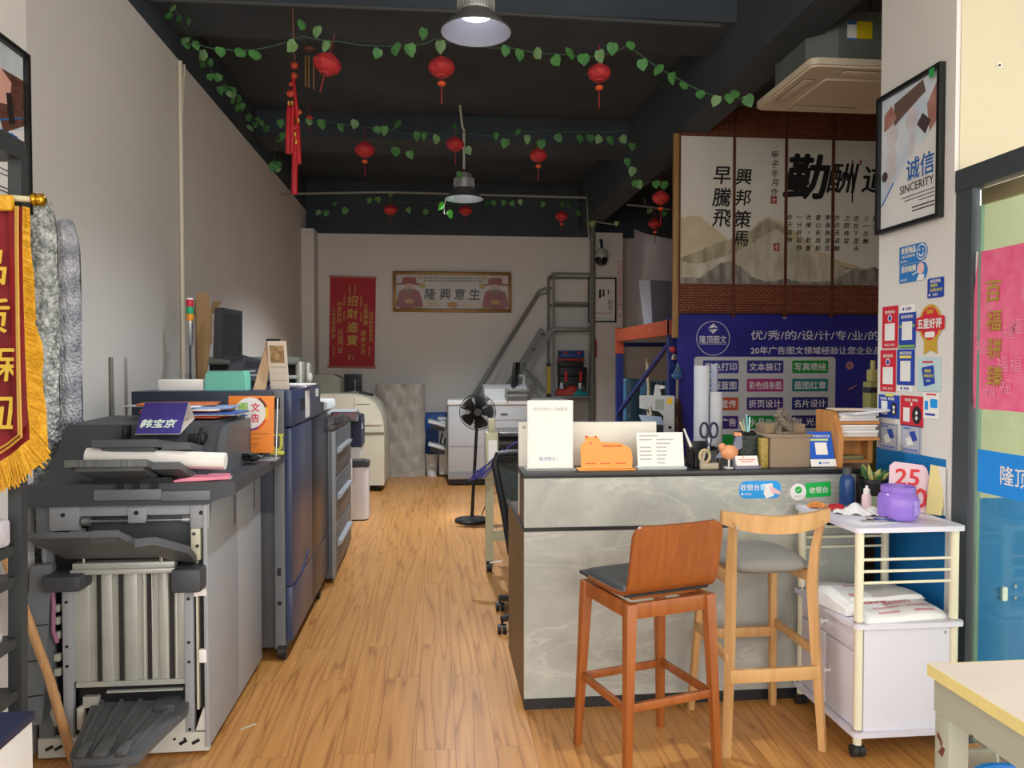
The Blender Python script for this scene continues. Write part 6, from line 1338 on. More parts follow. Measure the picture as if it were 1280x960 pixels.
sticker('wall_sticker', 'small dark blue square sticker with yellow words at pillar edge', 1169.5, 359.5, .112, .088, m_navy, k3, (W, mat('lemon_print', 'e8e05a', .5)), .008)
def kq(b):
    b.text('推荐使用', 0, .073, .002, .016, 0, .012, width=.08).disc(0, .043, .002, .017, mi=0).disc(0, .043, .0024, .012, mi=1).rect(-.042, .042, -.065, .018, .002, 0).text('扫码 支付', 0, -.086, .002, .012, 0, .01, width=.085)
m_lime = mat('lime_strip', '7fb84a', .5)
def kb(b): b.text('推荐使用', 0, .064, .002, .016, 0, .012, width=.09).rect(-.04, .04, -.045, .042, .002, 0).rect(-.06, .06, -.08, -.068, .002, 1).disc(-.05, .02, .002, .008, mi=1).disc(.05, .02, .002, .008, mi=1)
sticker('payment_sticker', 'red payment sticker, upper one at the pillar far edge', 1112.5, 409, .128, .203, m_rd, kq, (W, m_navy))
sticker('payment_sticker', 'blue payment sticker with green foot beside upper red one', 1134, 413, .128, .167, m_navy, kb, (W, m_lime))
obj('sticker_header', B(SF(1134, 386)).box(-.06, .06, -.018, .018, 0, .001).text('支付宝', .012, 0, .0016, .014, 1, .015).rrect(-.034, -.022, -.006, .006, .0012, .0014, .003, 1), [WP, m_navy], label='white strip with small blue lettering above the upper blue sticker', cat='sticker')
sticker('payment_sticker', 'red payment sticker, lower one at the pillar far edge', 1110, 463.5, .128, .203, m_rd, kq, (W, m_navy))
def ky(b): b.text('推荐使用', 0, .066, .002, .016, 0, .012, width=.09).rrect(-.045, .045, .042, .054, .002, .0024, .005, 1).rect(-.04, .04, -.066, .03, .002, 0)
sticker('payment_sticker', 'blue payment sticker with yellow band beside lower red one', 1132, 459, .135, .168, m_navy, ky, (W, mat('lemon_print', 'e8e05a', .5)))
obj('sticker_footer', B(SF(1131, 485.5)).box(-.06, .06, -.014, .014, 0, .001).text('支付宝', .012, 0, .0016, .013, 1, .015).rrect(-.034, -.022, -.006, .006, .0012, .0014, .003, 1), [WP, m_navy], label='white strip with small blue lettering below the lower blue sticker', cat='sticker')
# five star rosette
M = SF(1163, 404.5)
t = thing('rosette_sticker', 'red and gold rosette sticker reading 五星好评 on the pillar', 'sticker', M.translation)
m_gd = mat('rosette_gold', 'c9a23a', .45)
obj('ribbon', B(M).prism([(-.042, -.07), (.045, -.07), (.05, -.135), (.002, -.118), (-.045, -.138)], 0, .0012), m_gd, t)
obj('backing', B(M).prism([((.078 + .004 * (i % 2)) * math.cos(i * math.pi / 24), (.084 + .004 * (i % 2)) * math.sin(i * math.pi / 24)) for i in range(48)], .001, .0022), m_gd, t)
obj('face', B(M).prism([(.066 * math.cos(i * math.pi / 20), .073 * math.sin(i * math.pi / 20)) for i in range(40)], .0022, .003), m_rd, t)
obj('band', B(M).rrect(-.10, .10, -.03, .032, .003, .004, .012), m_rd, t)
obj('lettering', B(M).text('五星好评', 0, .001, .0048, .044, 0, .035, width=.17).rrect(-.035, .035, -.062, -.036, .0032, .0036, .008, 0).prism([(-.02, .045), (.02, .045), (.024, .066), (.011, .057), (0, .068), (-.011, .057), (-.024, .066)], .0032, .0036, 1), [W, m_gd], t)
def kp(b): b.prism([(-.05, .03), (.035, .042), (.045, -.04), (-.03, -.055)], .002, .0024, 0).text('请使用', -.005, .016, .003, .015, 1, .015).text('扫码支付', .002, -.006, .003, .015, 1, .015, width=.068).text('支付宝', .0, -.028, .003, .010, 2, .01).rect(-.045, .03, .052, .06, .002, 3)
sticker('wall_sticker', 'pale photo sticker with a tilted dark blue card, below the rosette', 1161, 468, .165, .152, mat('pale_teal_print', 'bfd8dc', .45), kp, (m_navy, mat('lemon_print', 'e8e05a', .5), W, m_rd))
def k7(b): b.text('收款 到账', -.01, .038, .002, .014, 0, .012, width=.12).rect(-.062, -.01, -.04, .026, .002, 0).rrect(.022, .066, -.042, .02, .002, .0024, .018, 1).disc(.044, -.002, .003, .009, mi=0).disc(.044, -.024, .003, .009, mi=0).rect(-.03, .04, .05, .062, .0022, 2)
sticker('payment_sticker', 'blue sticker with yellow tab and speaker shape, left of a red one', 1111, 508, .172, .112, m_navy, k7, (W, BLACKP, mat('lemon_print', 'e8e05a', .5)))
def k8(b): b.text('收款 到账', 0, .052, .002, .014, 0, .012, width=.10).rect(-.062, -.012, -.05, .015, .002, 0).prism([(.04 + .034 * math.cos(i * .35), -.016 + .042 * math.sin(i * .35)) for i in range(18)], .002, .0024, 1).disc(.04, -.006, .003, .009, mi=0).disc(.04, -.03, .003, .009, mi=0).disc(0, .033, .002, .008, mi=0)
sticker('payment_sticker', 'square red sticker with a speaker shape low on the pillar', 1139.5, 514, .172, .142, m_rd, k8, (W, BLACKP))
sticker('wall_sticker', 'white sticker with a small blue terminal picture right of the red', 1164, 507, .11, .118, WP, lambda b: b.rect(-.035, .035, .046, .053, .002, 1).rrect(-.005, .045, -.01, .03, .002, .0024, .008, 0).rect(-.045, -.02, -.02, .02, .002, 0).rect(-.04, .03, -.045, -.035, .002, 2), (SKYB, RED, m_navy))
m_sil2 = mat('sticker_silver', 'b9bcc6', .4); m_vio = mat('sticker_violet', '6a78b8', .5)
def k10(b):
    b.rect(-.07, .07, -.062, -.058, .0016, 1).rect(-.07, .07, .058, .062, .0016, 1).rect(-.07, -.066, -.062, .062, .0016, 1).rect(.066, .07, -.062, .062, .0016, 1)
    b.rect(-.055, .0, .044, .053, .002, 1).prism([(-.01, .034), (.03, .04), (.05, .0), (.01, -.012)], .002, .0024, 0).prism([(-.04, .0), (.0, .014), (.025, -.022), (-.02, -.036)], .0026, .003, 2).rect(-.055, .055, -.054, -.045, .002, 1)
sticker('wall_sticker', 'silver grey sticker with a blue phone, lowest left on the pillar', 1110.5, 545.5, .15, .13, m_sil2, k10, (m_navy, m_vio, W))
sticker('wall_sticker', 'curling silver sticker with a blue phone, lowest right on the pillar', 1138.5, 549, .155, .13, m_sil2, k10, (m_navy, m_vio, W))

# ------------------------------------------------------------------ paper on the glass door
GX = 2.2255
def GP(u, v): return P(u, v, X=GX)
a, c = GP(1219, 316), GP(1290, 512)
FG = FACEL((GX, a.y, 0))
pinkm = mat('pink_red_paper', 'ea5f8c', .6, col2='f07a9c', scale=14)
t = thing('couplet_paper', 'pink paper with gold characters 百福骈臻 stuck on the glass door', 'poster', (GX, a.y - .15, c.z))
zt, zb_ = GP(1225, 315).z, GP(1225, 511).z
obj('paper', B(FG).add([(.02, zt, 0), (.30, zt, 0), (.30, zb_, 0), (.008, zb_, 0), (-.004, (zt + zb_) / 2 - .1, .004), (.005, zt - .15, .002)], [(0, 1, 2, 3, 4, 5)]).add([(.02, zt, .0015), (.30, zt, .0015), (.30, zb_, .0015), (.008, zb_, .0015), (-.004, (zt + zb_) / 2 - .1, .0055), (.005, zt - .15, .0035)], [(0, 1, 2, 3, 4, 5)]), pinkm, t)
obj('white_edge', B(FG).add([(.006, zt + .004, -.001), (.022, zt + .004, -.001), (.006, zb_, -.001), (-.006, (zt + zb_) / 2 - .1, -.001), (-.01, zt - .15, -.001)], [(0, 1, 2, 3, 4)]), WP, t)
b = B(FG)
for i, ch in enumerate('百福骈臻'): b.text(ch, .118 + .004 * i, GP(1252, (363, 400, 435, 470)[i]).z, .007, .082, 0, .02, .05)
obj('lettering', b, mat('dull_gold', 'b5963f', .5), t)
rg = random.Random(21); b = B(FG)
for k in range(10): b.text('福', .05 + .24 * rg.random(), zb_ + .06 + (zt - zb_ - .12) * rg.random(), .0062, .06, 0)
obj('faint_pattern', b, mat('pale_pink_print', 'f296b2', .6), t)
a, c = GP(1222, 561), GP(1222, 614)
t = thing('window_sign', 'bright blue sign with white lettering on the glass door', 'sign', (GX, a.y - .15, c.z))
FG2 = FACEL((GX, a.y, 0))
obj('sheet', B(FG2).box(0, .36, c.z, a.z, .0, .002), mat('vivid_blue', '1d8fe8', .45), t)
obj('lettering', B(FG2).text('隆顶图文', .135, (a.z + c.z) / 2 - .0, .0028, .075, 0, .012, align='L'), W, t)
t = thing('panel_handle', 'small white handle on the blue lower wall behind the glass', 'handle', (2.5, CY0 - .01, .6))
ph = P(1256, 742, Y=CY0 - .01)
obj('grip', B().rrect(-.012, .012, -.03, .03, -.012, .006, .008), W, t) if False else obj('grip', B(FACE((ph.x, CY0 - .004, ph.z))).rrect(-.012, .012, -.03, .03, 0, .014, .008), W, t)
obj('small_knob', B(FACE((ph.x + .055, CY0 - .004, ph.z + .03))).disc(0, 0, .006, .008).disc(0, -.05, .006, .007), STEEL, t)
obj('wall_plug_hole', B(FACE((P(1249, 82, Y=CY0 - .001).x, CY0 - .0005, P(1249, 82, Y=CY0).z))).disc(0, 0, .002, .012, 14).disc(0, 0, .004, .006, 12, 1), [mat('patch_plaster', 'efe9da', .9), K], label='small dark plug hole in the cream wall above the door', cat='hole')
# ------------------------------------------------------------------ back wall: scroll, framed print, pillar fixtures
BW = YB - .006
def pb(u, v, Y=BW): return P(u, v, Y=Y)
M = fr(tuple((pb(413, 345) + pb(468, 460)) / 2), (1, 0, -.02), (.03, 0, 1))
M.translation.y = BW - .006
t = thing('wall_scroll', 'red hanging scroll with gold 招財進寶 characters on the back wall', 'scroll', M.translation)
sw, sh = .655, 1.31
obj('sheet', B(M).box(-sw / 2, sw / 2, -sh / 2, sh / 2, -.003, 0), mat('scroll_red', 'b01f2b', .6, var=.04), t)
obj('roller', B(M).cyl((-sw / 2 - .02, sh / 2, 0), (sw / 2 + .01, sh / 2, 0), .014, n=10), mat('roller_pink', 'b97a68', .5), t); obj('roller', B(M).cyl((-sw / 2 - .02, -sh / 2, 0), (sw / 2 + .02, -sh / 2, 0), .016, n=10), mat('roller_pink', 'b97a68', .5), t)
b = B(M)
b.text('招財進寶', 0, .31, .004, .15, 0, .02, .08, vert=True, gap=1.27)
for s, x, y, sz in (('恭喜發財', -.19, .26, .07), ('日進門金', -.17, -.15, .075), ('生意興隆', .19, .24, .07), ('萬事大吉', .16, -.16, .075), ('四海財源聚寶地', .265, .13, .055), ('九州鴻運進門庭', -.27, .17, .055), ('財源廣進', -.045, .52, .03), ('吉慶有餘', .03, .52, .03), ('年年大發', -.12, .38, .036), ('事事順利', .12, .36, .036), ('福祿雙至', -.12, .14, .03), ('吉祥如意', .12, .13, .03), ('一帆', .02, -.49, .035), ('風順', -.04, -.49, .035), ('丙申年春', -.26, -.37, .03), ('書於福州', .25, -.37, .03)):
    b.text(s, x, y, .004, sz, 0, .008, .08, vert=True, gap=1.15)
obj('lettering', b, mat('scroll_gold', 'c9a552', .5), t)
a, c = pb(491, 339), pb(639, 391)
M = FACE(tuple((a + c) / 2)); M.translation.y = BW - .002; fw, fh = c.x - a.x, a.z - c.z
t = thing('framed_print', 'wide gold framed print with black 生意興隆 characters on back wall', 'picture', M.translation)
for q in ((-fw/2, fw/2, fh/2 - .05, fh/2), (-fw/2, fw/2, -fh/2, -fh/2 + .05), (-fw/2, -fw/2 + .05, -fh/2 + .05, fh/2 - .05), (fw/2 - .05, fw/2, -fh/2 + .05, fh/2 - .05)):
    obj('frame_bar', B(M).box(*q, 0, .04, .006), mat('frame_gold', '8f6a35', .4, .3), t)
obj('print', B(M).box(-fw/2 + .05, fw/2 - .05, -fh/2 + .05, fh/2 - .05, .002, .01), mat('print_greywhite', 'c0b9b8', .4), t)
b = B(M)
for i, ch in enumerate('隆興意生'): b.text(ch, -.325 + .215 * i, -.03, .012, .16, 0, .028, .1)
for r_ in range(2): b.text('事業興旺財源廣進萬事如意', -.0, .205 - .04 * r_, .012, .026, 0, .004, width=.86)
obj('lettering', b, mat('print_ink', '26302e', .6), t)
b = B(M)
for s in (-1, 1):
    cx = s * .63
    # plain robed figures: robe, hat, face, belt and gold pieces
    b.prism([(cx - .20, -.20), (cx - .15, -.0), (cx - .08, .04), (cx + .08, .04), (cx + .15, -.0), (cx + .20, -.20), (cx + .1, -.26), (cx - .1, -.26)], .0105, .0112, 0)
    b.prism([(cx - .11, .10), (cx + .11, .10), (cx + .10, .20), (cx + .05, .215), (cx - .05, .215), (cx - .10, .2)], .0114, .0118, 0).box(cx - .20, cx + .20, .10, .125, .0112, .0115, mi=0)
    b.disc(cx, .06, .0122, .075, mi=1, ry=.06).prism([(cx - .05, .04), (cx + .05, .04), (cx, -.06)], .0126, .0128, 2).disc(cx, -.14, .0116, .07, mi=3, ry=.035).disc(cx - s * .19, .09, .012, .05, mi=4, ry=.035).disc(cx - s * .15, -.25, .012, .11, mi=4, ry=.03).ring(cx - s * .16, .21, .012, .012, .03, 16, 4)
b.disc(0, -.19, .011, .08, mi=3, ry=.05).disc(-.3, -.17, .011, .09, mi=5, ry=.05).disc(.25, -.19, .011, .11, mi=5, ry=.03)
obj('figures', b, [mat('robe_red', '8e3434', .6), mat('face_tan', 'b99d88', .6), mat('beard', '6b5a52', .6), mat('belt_orange', 'c08a42', .6), mat('coin_gold', 'a9963f', .6), mat('pale_gold', 'c2b391', .6)], t)
obj('glass', B(M).box(-fw/2 + .05, fw/2 - .05, -fh/2 + .05, fh/2 - .05, .016, .018), mat('picture_glass', 'ffffff', .03, alpha=.05), t)
# small poster and camera on the back right pilaster
PYb = 10.948
a, c = P(735, 347, Y=PYb), P(770, 403, Y=PYb)
M = FACE(tuple((a + c) / 2)); M.translation.y = PYb; fw, fh = c.x - a.x, a.z - c.z
t = frame_poster('framed_poster', 'small black framed poster of silhouettes on the back pilaster', M, fw, fh)
b = B(M)
for x, z, h in ((-.13, .10, .15), (-.03, .09, .12), (.02, .1, .10), (.09, .12, .06)): b.prism([(x - h * .16, z - h * .5), (x + h * .16, z - h * .5), (x + h * .12, z + h * .3), (x - h * .12, z + h * .3)], .009, .0095).disc(x, z + h * .42, .0095, h * .14)
b.text('团', .12, -.03, .009, .065).text('结', .12, -.105, .009, .065).rect(-.16, .14, -.185, -.178, .009, 1).rect(-.16, .14, -.205, -.198, .009, 1).rect(-.16, .05, -.26, -.255, .009)
obj('picture', b, [mat('silhouette', '2b2523', .6), mat('faded_red_line', 'b98a80', .6)], t)
t = thing('security_camera', 'white and black dome security camera hanging on the back pilaster', 'camera', tuple(P(752, 322, Y=PYb - .1)))
cc = P(752, 322, Y=PYb - .10)
obj('bracket', B().tube([cc + Vector((0, .1, .26)), cc + Vector((0, .02, .25)), cc + Vector((0, 0, .2)), cc + Vector((0, 0, .1))], .018, 8), K, t)
obj('housing', B().lathe([(0, .13), (.05, .125), (.085, .08), (.095, .02), (.095, 0), (0, 0)], tuple(cc), 24), mat('camera_white', 'b5b5b2', .4), t)
obj('dome', B().lathe([(.09, 0), (.088, -.05), (.06, -.10), (0, -.12)], tuple(cc), 24), mat('dome_black', '141518', .12), t)
obj('antenna', B().cyl(cc + Vector((-.10, .04, -.08)), cc + Vector((-.10, .04, .08)), .008, n=6), K, t)
t = thing('fire_wrench', 'small red strip hanging low on the back pilaster', 'strip', tuple(P(745, 440, Y=PYb)))
obj('red_strip', B().box(P(742, 450, Y=PYb).x, P(746, 450, Y=PYb).x, PYb - .01, PYb - .001, P(744, 447, Y=PYb).z, P(744, 425, Y=PYb).z), mat('strip_red', 'a8323a', .5), t); obj('hook', B().cyl((P(744, 450, Y=PYb).x, PYb - .015, P(744, 425, Y=PYb).z), (P(744, 450, Y=PYb).x, PYb, P(744, 425, Y=PYb).z + .04), .006, n=6), K, t)

# ------------------------------------------------------------------ machines at the back
t = thing('engineering_copier', 'big cream machine with a curved side, back left', 'machine', (-1.15, 10.0, 0))
m_cr = mat('machine_cream', 'cdc9b4', .45, var=.02)
prof = [(-1.55, .08), (-.655, .08), (-.655, .75), (-.665, .88), (-.70, 1.0), (-.76, 1.10), (-.84, 1.17), (-.93, 1.205), (-1.05, 1.225), (-1.55, 1.225)]
obj('body', B().pxz(prof, 9.72, 10.75), m_cr, t)
prof2 = [(-1.0, .84), (-.675, .84), (-.685, .90), (-.72, 1.0), (-.78, 1.09), (-.86, 1.15), (-1.0, 1.19)]
obj('curved_cover', B().pxz([(x - .012, z) for x, z in prof2], 9.705, 9.72), mat('machine_cream2', 'd6d2bd', .4), t)
obj('seam', B().box(-1.3, -.654, 9.70, 9.722, .735, .745).box(-1.0, -.82, 9.70, 9.722, 1.095, 1.10), mat('seam_dark', '4b4a42', .6), t)
for x in (-.75, -1.45): obj('foot', B().cyl((x, 9.8, 0), (x, 9.8, .08), .03, n=14).cyl((x, 9.8, 0), (x, 9.8, .02), .05, n=14), K, t)
obj('rear_hump', B().pxz([(-1.6, 1.226), (-1.15, 1.226), (-1.2, 1.38), (-1.35, 1.46), (-1.6, 1.46)], 10.3, 10.7), mat('hump_grey', '8e8d7c', .5), t)
obj('top_rollers', B().cyl((-.98, 9.9, 1.245), (-.80, 9.9, 1.205), .02, n=10), K, t)
t = thing('small_monitor', 'small black monitor tilted on top of the cream machine', 'monitor', (-1.1, 10.2, 1.226))
M = fr(tuple(P(441.5, 478.5, Y=10.2)), (1, .05, .0), (-.05, 0, 1))
obj('screen', B(M).box(-.115, .115, -.115, .115, -.03, 0, .006), K, t)
obj('display', B(M).rect(-.10, .10, -.10, .10, .001), mat('screen_off', '0f1012', .15), t)
obj('stand', B().box(-1.14, -1.05, 10.2, 10.26, 1.228, 1.40, .006), mat('stand_grey', '8d8c80', .5), t)
t = thing('wrapped_board', 'tall board stack wrapped in crinkled clear plastic at back wall', 'board', (-.5, 11.0, 0))
mw_ = mat('crinkled_wrap', '9c978e', .28, col2='b2aca2', scale=5, bump=.8, bscale=9)
rg = random.Random(8)
b = B().grid(lambda u, v: ((-.855 + .69 * u) + (.006 * (abs(2 * u - 1) ** 6) * math.sin(v * 19)), 10.98 + .012 * math.sin(u * 19 + v * 8) * math.sin(v * 17) + .05 * abs(2 * u - 1) ** 8, 1.315 * v + .008 * math.sin(u * 15) * v), 24, 40)
b.box(-.84, -.18, 11.03, 11.15, 0, 1.30, .02)
obj('wrapping', b, mw_, t)
t = thing('blue_board', 'blue panel leaning on the back wall beside wrapped boards', 'board', (-.0, 11.3, 0))
obj('panel', B().box(-.185, .34, 11.22, 11.25, 0, .90, .003), mat('panel_blue', '1d4f9c', .45), t); obj('rim', B().box(-.185, .34, 11.215, 11.22, .88, .90).box(-.185, -.165, 11.215, 11.22, 0, .88), mat('panel_blue2', '17427f', .45), t)
t = thing('tray_printer', 'white printer with stacked open trays beside the wide plotter', 'printer', (.05, 10.6, 0))
mp_ = mat('printer_white', 'cfd2d2', .4)
obj('body', B().box(.03, .45, 10.93, 11.19, .02, .80, .03), mp_, t)
for z, y in ((.75, 10.45), (.43, 10.45)):
    M = fr((-.0, y + .42, z), (1, 0, -.28), (0, 1, 0))
    obj('paper_tray', B(M).box(-.13, .13, -.18, .18, 0, .045, .015), mp_, t)
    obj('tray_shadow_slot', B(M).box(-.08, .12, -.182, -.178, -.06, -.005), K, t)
obj('white_lid', B().box(.01, .44, 10.93, 11.19, .801, .84, .02), mp_, t)
obj('cables', B().tube([(.08, 10.92, .62), (.05, 10.88, .5), (.1, 10.86, .42), (.12, 10.9, .55)], .012, 6), K, t)
obj('white_bucket', B().lathe([(0, 0), (.07, 0), (.09, .30), (.095, .30), (.095, .315), (0, .315)], (-.07, 11.02, 0), 20), mp_, label='white narrow bucket under the open printer trays', cat='bucket')
t = thing('wide_plotter', 'wide silver grey plotter cabinet standing at the back of the aisle', 'plotter', (.75, 10.1, 0))
mg_ = mat('plotter_silver', 'b3b4b6', .4, .15); mg2 = mat('plotter_dark_grey', '8a8c8e', .45)
obj('body', B().box(.15, 1.75, 10.1, 10.9, .08, 1.06, .012), mg_, t)
obj('base', B().box(.16, 1.74, 10.12, 10.88, .02, .08), K, t)
obj('top_slab', B().box(.14, 1.76, 10.08, 10.92, 1.061, 1.125, .012), mat('plotter_white', 'd2d3d2', .4), t)
obj('front_seam', B().box(.15, 1.75, 10.094, 10.1, .515, .522).box(.62, .626, 10.094, 10.1, .1, 1.05).box(.65, 1.75, 10.094, 10.1, .86, .866).box(.64, 1.75, 10.09, 10.1, .75, .76), mg2, t)
obj('lower_plinth', B().box(.15, .62, 10.085, 10.1, .10, .19), mg2, t)
obj('handle', B().box(.84, .93, 10.085, 10.1, .93, .945), K, t)
for x in (.24, .74, 1.66): obj('caster', B().cyl((x - .02, 10.16, .03), (x + .02, 10.16, .03), .03, n=12), K, t)
t = thing('flatbed_scanner', 'white scanner lying on the wide plotter', 'scanner', (.9, 10.3, 1.126))
obj('body', B().pyz([(10.15, 1.127), (10.7, 1.127), (10.7, 1.32), (10.35, 1.32), (10.15, 1.27)], .63, 1.2), mat('scanner_white', 'c9ccca', .4), t)
obj('feed_tray', B().box(.90, 1.18, 10.02, 10.2, 1.17, 1.20, .006).box(.92, 1.2, 10.0, 10.2, 1.24, 1.27, .006).box(.90, .92, 10.0, 10.2, 1.17, 1.28), mat('feed_grey', '83867f', .45), t)
t = thing('arm_monitor', 'thin black monitor seen edge on, above the scanner', 'monitor', (1.0, 10.0, 1.3))
M = fr(tuple(P(644.5, 468, Y=10.3)), (.28, .96, 0), (.10, 0, 1))
obj('screen', B(M).box(-.17, .17, -.165, .165, -.02, .02, .008), K, t)
obj('arm', B().tube([P(648, 470, Y=10.34), P(655, 470, Y=10.4), P(655, 487, Y=10.45)], .022, 8).cyl(P(655, 487, Y=10.45), P(655, 487, Y=10.45) + Vector((0, 0, -.03)), .07), mat('arm_white', 'b9b9b4', .4), t)

# pedestal fan
t = thing('pedestal_fan', 'black pedestal fan standing in the aisle', 'fan', (.39, 7.78, 0))
fc = P(597, 515, Y=7.70); fx = P(590, 650, Y=7.78).x
obj('base', B().lathe([(0, 0), (.175, 0), (.178, .02), (.165, .032), (.05, .045), (.025, .05), (0, .05)], (fx, 7.78, 0), 32), BLACKP, t)
obj('pole', B().cyl((fx, 7.80, .04), (fc.x, 7.80, fc.z - .1), .018, .016, n=14), BLACKP, t)
obj('motor', B().lathe([(0, -.09), (.045, -.08), (.06, -.03), (.06, .03), (.04, .05), (0, .05)], n=20, M=Matrix.Translation((fc.x, 7.80, fc.z)) @ Matrix.Rotation(R(90), 4, 'X')).bar((fc.x, 7.80, fc.z - .12), (fc.x, 7.80, fc.z - .04), .05, .06), BLACKP, t)
g = B(); Rf = .18
for s, dy in ((-1, -.045), (1, .045)):
    for k in range(48):
        a = k * 6.2832 / 48
        p = [Vector((fc.x + r * math.cos(a + .25 * (1 - r / Rf)), 7.70 + dy * (1 - (r / Rf) ** 3), fc.z + r * math.sin(a + .25 * (1 - r / Rf)))) for r in (.035, .09, .14, .18)]
        g.tube(p, .0021, 4, caps=False)
for r, y in ((Rf, 7.70), (Rf, 7.712), (.12, 7.66), (.12, 7.74)):
    g.tube([(fc.x + r * math.cos(i * 6.2832 / 40), y, fc.z + r * math.sin(i * 6.2832 / 40)) for i in range(40)], .0045 if r == Rf else .0018, 6, closed=True)
obj('cage', g, BLACKP, t)
obj('cage_badge', B().lathe([(0, -.01), (.035, -.008), (.04, 0), (0, 0)], n=20, M=Matrix.Translation((fc.x, 7.655, fc.z)) @ Matrix.Rotation(R(90), 4, 'X')), DG, t)
for k in range(5):
    a0 = k * 6.2832 / 5
    obj('blade', B().grid(lambda u, v: (fc.x + (.03 + .135 * u) * math.cos(a0 + (v - .5) * (1.15 - .1 * u)), 7.70 + .025 * (v - .5), fc.z + (.03 + .135 * u) * math.sin(a0 + (v - .5) * (.9 - .1 * u))), 8, 6), mat('fan_blade', '202124', .35), t)
obj('power_cord', B().tube([(fx + .1, 7.85, .04), (fx + .2, 8.0, .25), (fx + .35, 8.1, .24), (fx + .4, 8.0, .02)], .006, 6), K, t)

# rolling ladder with guard rails
t = thing('rolling_ladder', 'grey steel rolling ladder platform with hand rails at the back', 'ladder', (1.7, 9.5, 0))
m_ld = mat('ladder_grey', '828581', .5, .15)
Yf, Yr = 10.97, 11.33
def tb(name, pts, r=.018): obj(name, B().tube(pts, r, 8), m_ld, t)
xl, xr, xl2, zt, zp, zs = P(692, 400, Y=Yf).x, P(742, 400, Y=Yf).x, P(685.5, 400, Y=Yr).x, P(700, 342, Y=Yf).z, P(700, 411, Y=Yf).z, P(700, 495, Y=Yf).z
tb('upright', [(xl, Yf, 0), (xl, Yf, zt)]); tb('upright', [(xr, Yf, 0), (xr, Yf, zt)])
tb('upright', [(xl2, Yr, 0), (xl2, Yr, zt - .02)]); tb('upright', [(P(740, 400, Y=Yr).x, Yr, 0), (P(740, 400, Y=Yr).x, Yr, zt - .02)])
tb('top_rail', [(xl, Yf, zt), (xr, Yf, zt)]); tb('top_rail', [(xl2, Yr, zt - .02), (P(740, 400, Y=Yr).x, Yr, zt - .02)]); tb('mid_rail', [(xl, Yf, P(700, 379, Y=Yf).z), (xr, Yf, P(700, 379, Y=Yf).z)]); tb('mid_rail', [(xl2, Yr, P(700, 382, Y=Yr).z), (P(740, 400, Y=Yr).x, Yr, P(700, 382, Y=Yr).z)])
tb('side_top_rail', [(xl, Yf, zt), (xl2, Yr, zt - .02)]); tb('side_top_rail', [(xr, Yf, zt), (P(740, 400, Y=Yr).x, Yr, zt - .02)])
obj('platform', B().box(xl - .02, xr + .02, Yf - .02, Yr, zp - .03, zp + .02, .004), m_ld, t)
obj('lower_shelf', B().box(xl - .02, xr + .02, Yf - .04, Yr + .02, zs - .03, zs, .004), m_ld, t)
tb('hand_rail', [P(692, 360, Y=Yf), P(680, 361, Y=Yf), P(673, 365, Y=Yf), P(592, 492, Y=Yf + .05), P(581, 509, Y=Yf + .05)], .018)
tb('hand_rail', [P(686, 366, Y=Yr), P(674, 368, Y=Yr), P(600, 486, Y=Yr), P(590, 502, Y=Yr)], .014)
for dy in (0, .3):
    obj('stringer', B().bar(P(690 - 40 * dy, 411, Y=Yf + dy), P(641 - 40 * dy, 492, Y=Yf + dy), .075, .025, (0, 1, 0)), m_ld, t)
for k in range(5):
    p = P(686, 417, Y=Yf).lerp(P(640, 492, Y=Yf), k / 4)
    obj('step', B().box(p.x - .07, p.x + .07, Yf, Yf + .3, p.z - .015, p.z + .01), m_ld, t)
tb('diagonal_brace', [P(655, 460, Y=Yf), P(681, 490, Y=Yf)], .03); tb('diagonal_brace', [P(740, 465, Y=Yf + .1), P(768, 505, Y=Yf + .1)], .022)
def toolbox(label, u0, u1, v0, v1, Y, d, col, band=None, loc=None):
    a, c = P(u0, v0, Y=Y), P(u1, v1, Y=Y)
    t = thing('tool_box', label, 'tool box', ((a.x + c.x) / 2, Y + d / 2, c.z), 0, 'tool boxes on the ladder shelf')
    h = a.z - c.z
    obj('box_body', B().box(a.x, c.x, Y, Y + d, c.z, c.z + h * .68, .012), col, t)
    obj('lid', B().box(a.x - .006, c.x + .006, Y - .006, Y + d + .006, c.z + h * .69, a.z, .012), band or col, t)
    for f in (.22, .78): obj('latch', B().box(a.x + (c.x - a.x) * f - .02, a.x + (c.x - a.x) * f + .02, Y - .016, Y - .006, c.z + h * .5, c.z + h * .85, .004), RED if band is None else BLACKP, t)
    return t
tm = [mat('tool_blue', '24488f', .45), mat('tool_black', '222225', .5), mat('tool_red', 'b0352c', .45), mat('tool_teal', '1f8a86', .45)]
toolbox('black tool case with red latches, largest one on ladder shelf', 700, 733, 459, 494.6, 11.08, .22, tm[1])
toolbox('black and red lidded tool box in the middle of the stack', 699, 730, 448, 458.6, 11.08, .2, tm[1], tm[2])
toolbox('flat blue tool case topmost on the ladder shelf stack', 700.5, 730, 438, 447.6, 11.08, .2, tm[0])
def heap(name, label, cat, u0, u1, v0, v1, Y, m, seed):
    a, c = P(u0, v0, Y=Y), P(u1, v1, Y=Y); rg = random.Random(seed)
    t = thing(name, label, cat, ((a.x + c.x) / 2, Y, c.z))
    obj('bag_body', B().grid(lambda u, v: (a.x + (c.x - a.x) * u, Y + .2 * v, c.z + .004 + (a.z - c.z) * ((1 - (2 * u - 1) ** 4) * (1 - (2 * v - 1) ** 4)) ** .5 * (.8 + .2 * math.sin(u * 9 + seed))), 16, 10), m, t)
    obj('handle_strap', B().tube([(a.x + (c.x - a.x) * (.3 + .4 * k / 6), Y + .02, a.z - .02 + .03 * math.sin(k / 6 * math.pi)) for k in range(7)], .006, 6), K, t)
heap('tool_bag', 'red soft bag lying in front of the tool cases', 'bag', 696, 727, 481, 494.8, 10.95, tm[2], 2)
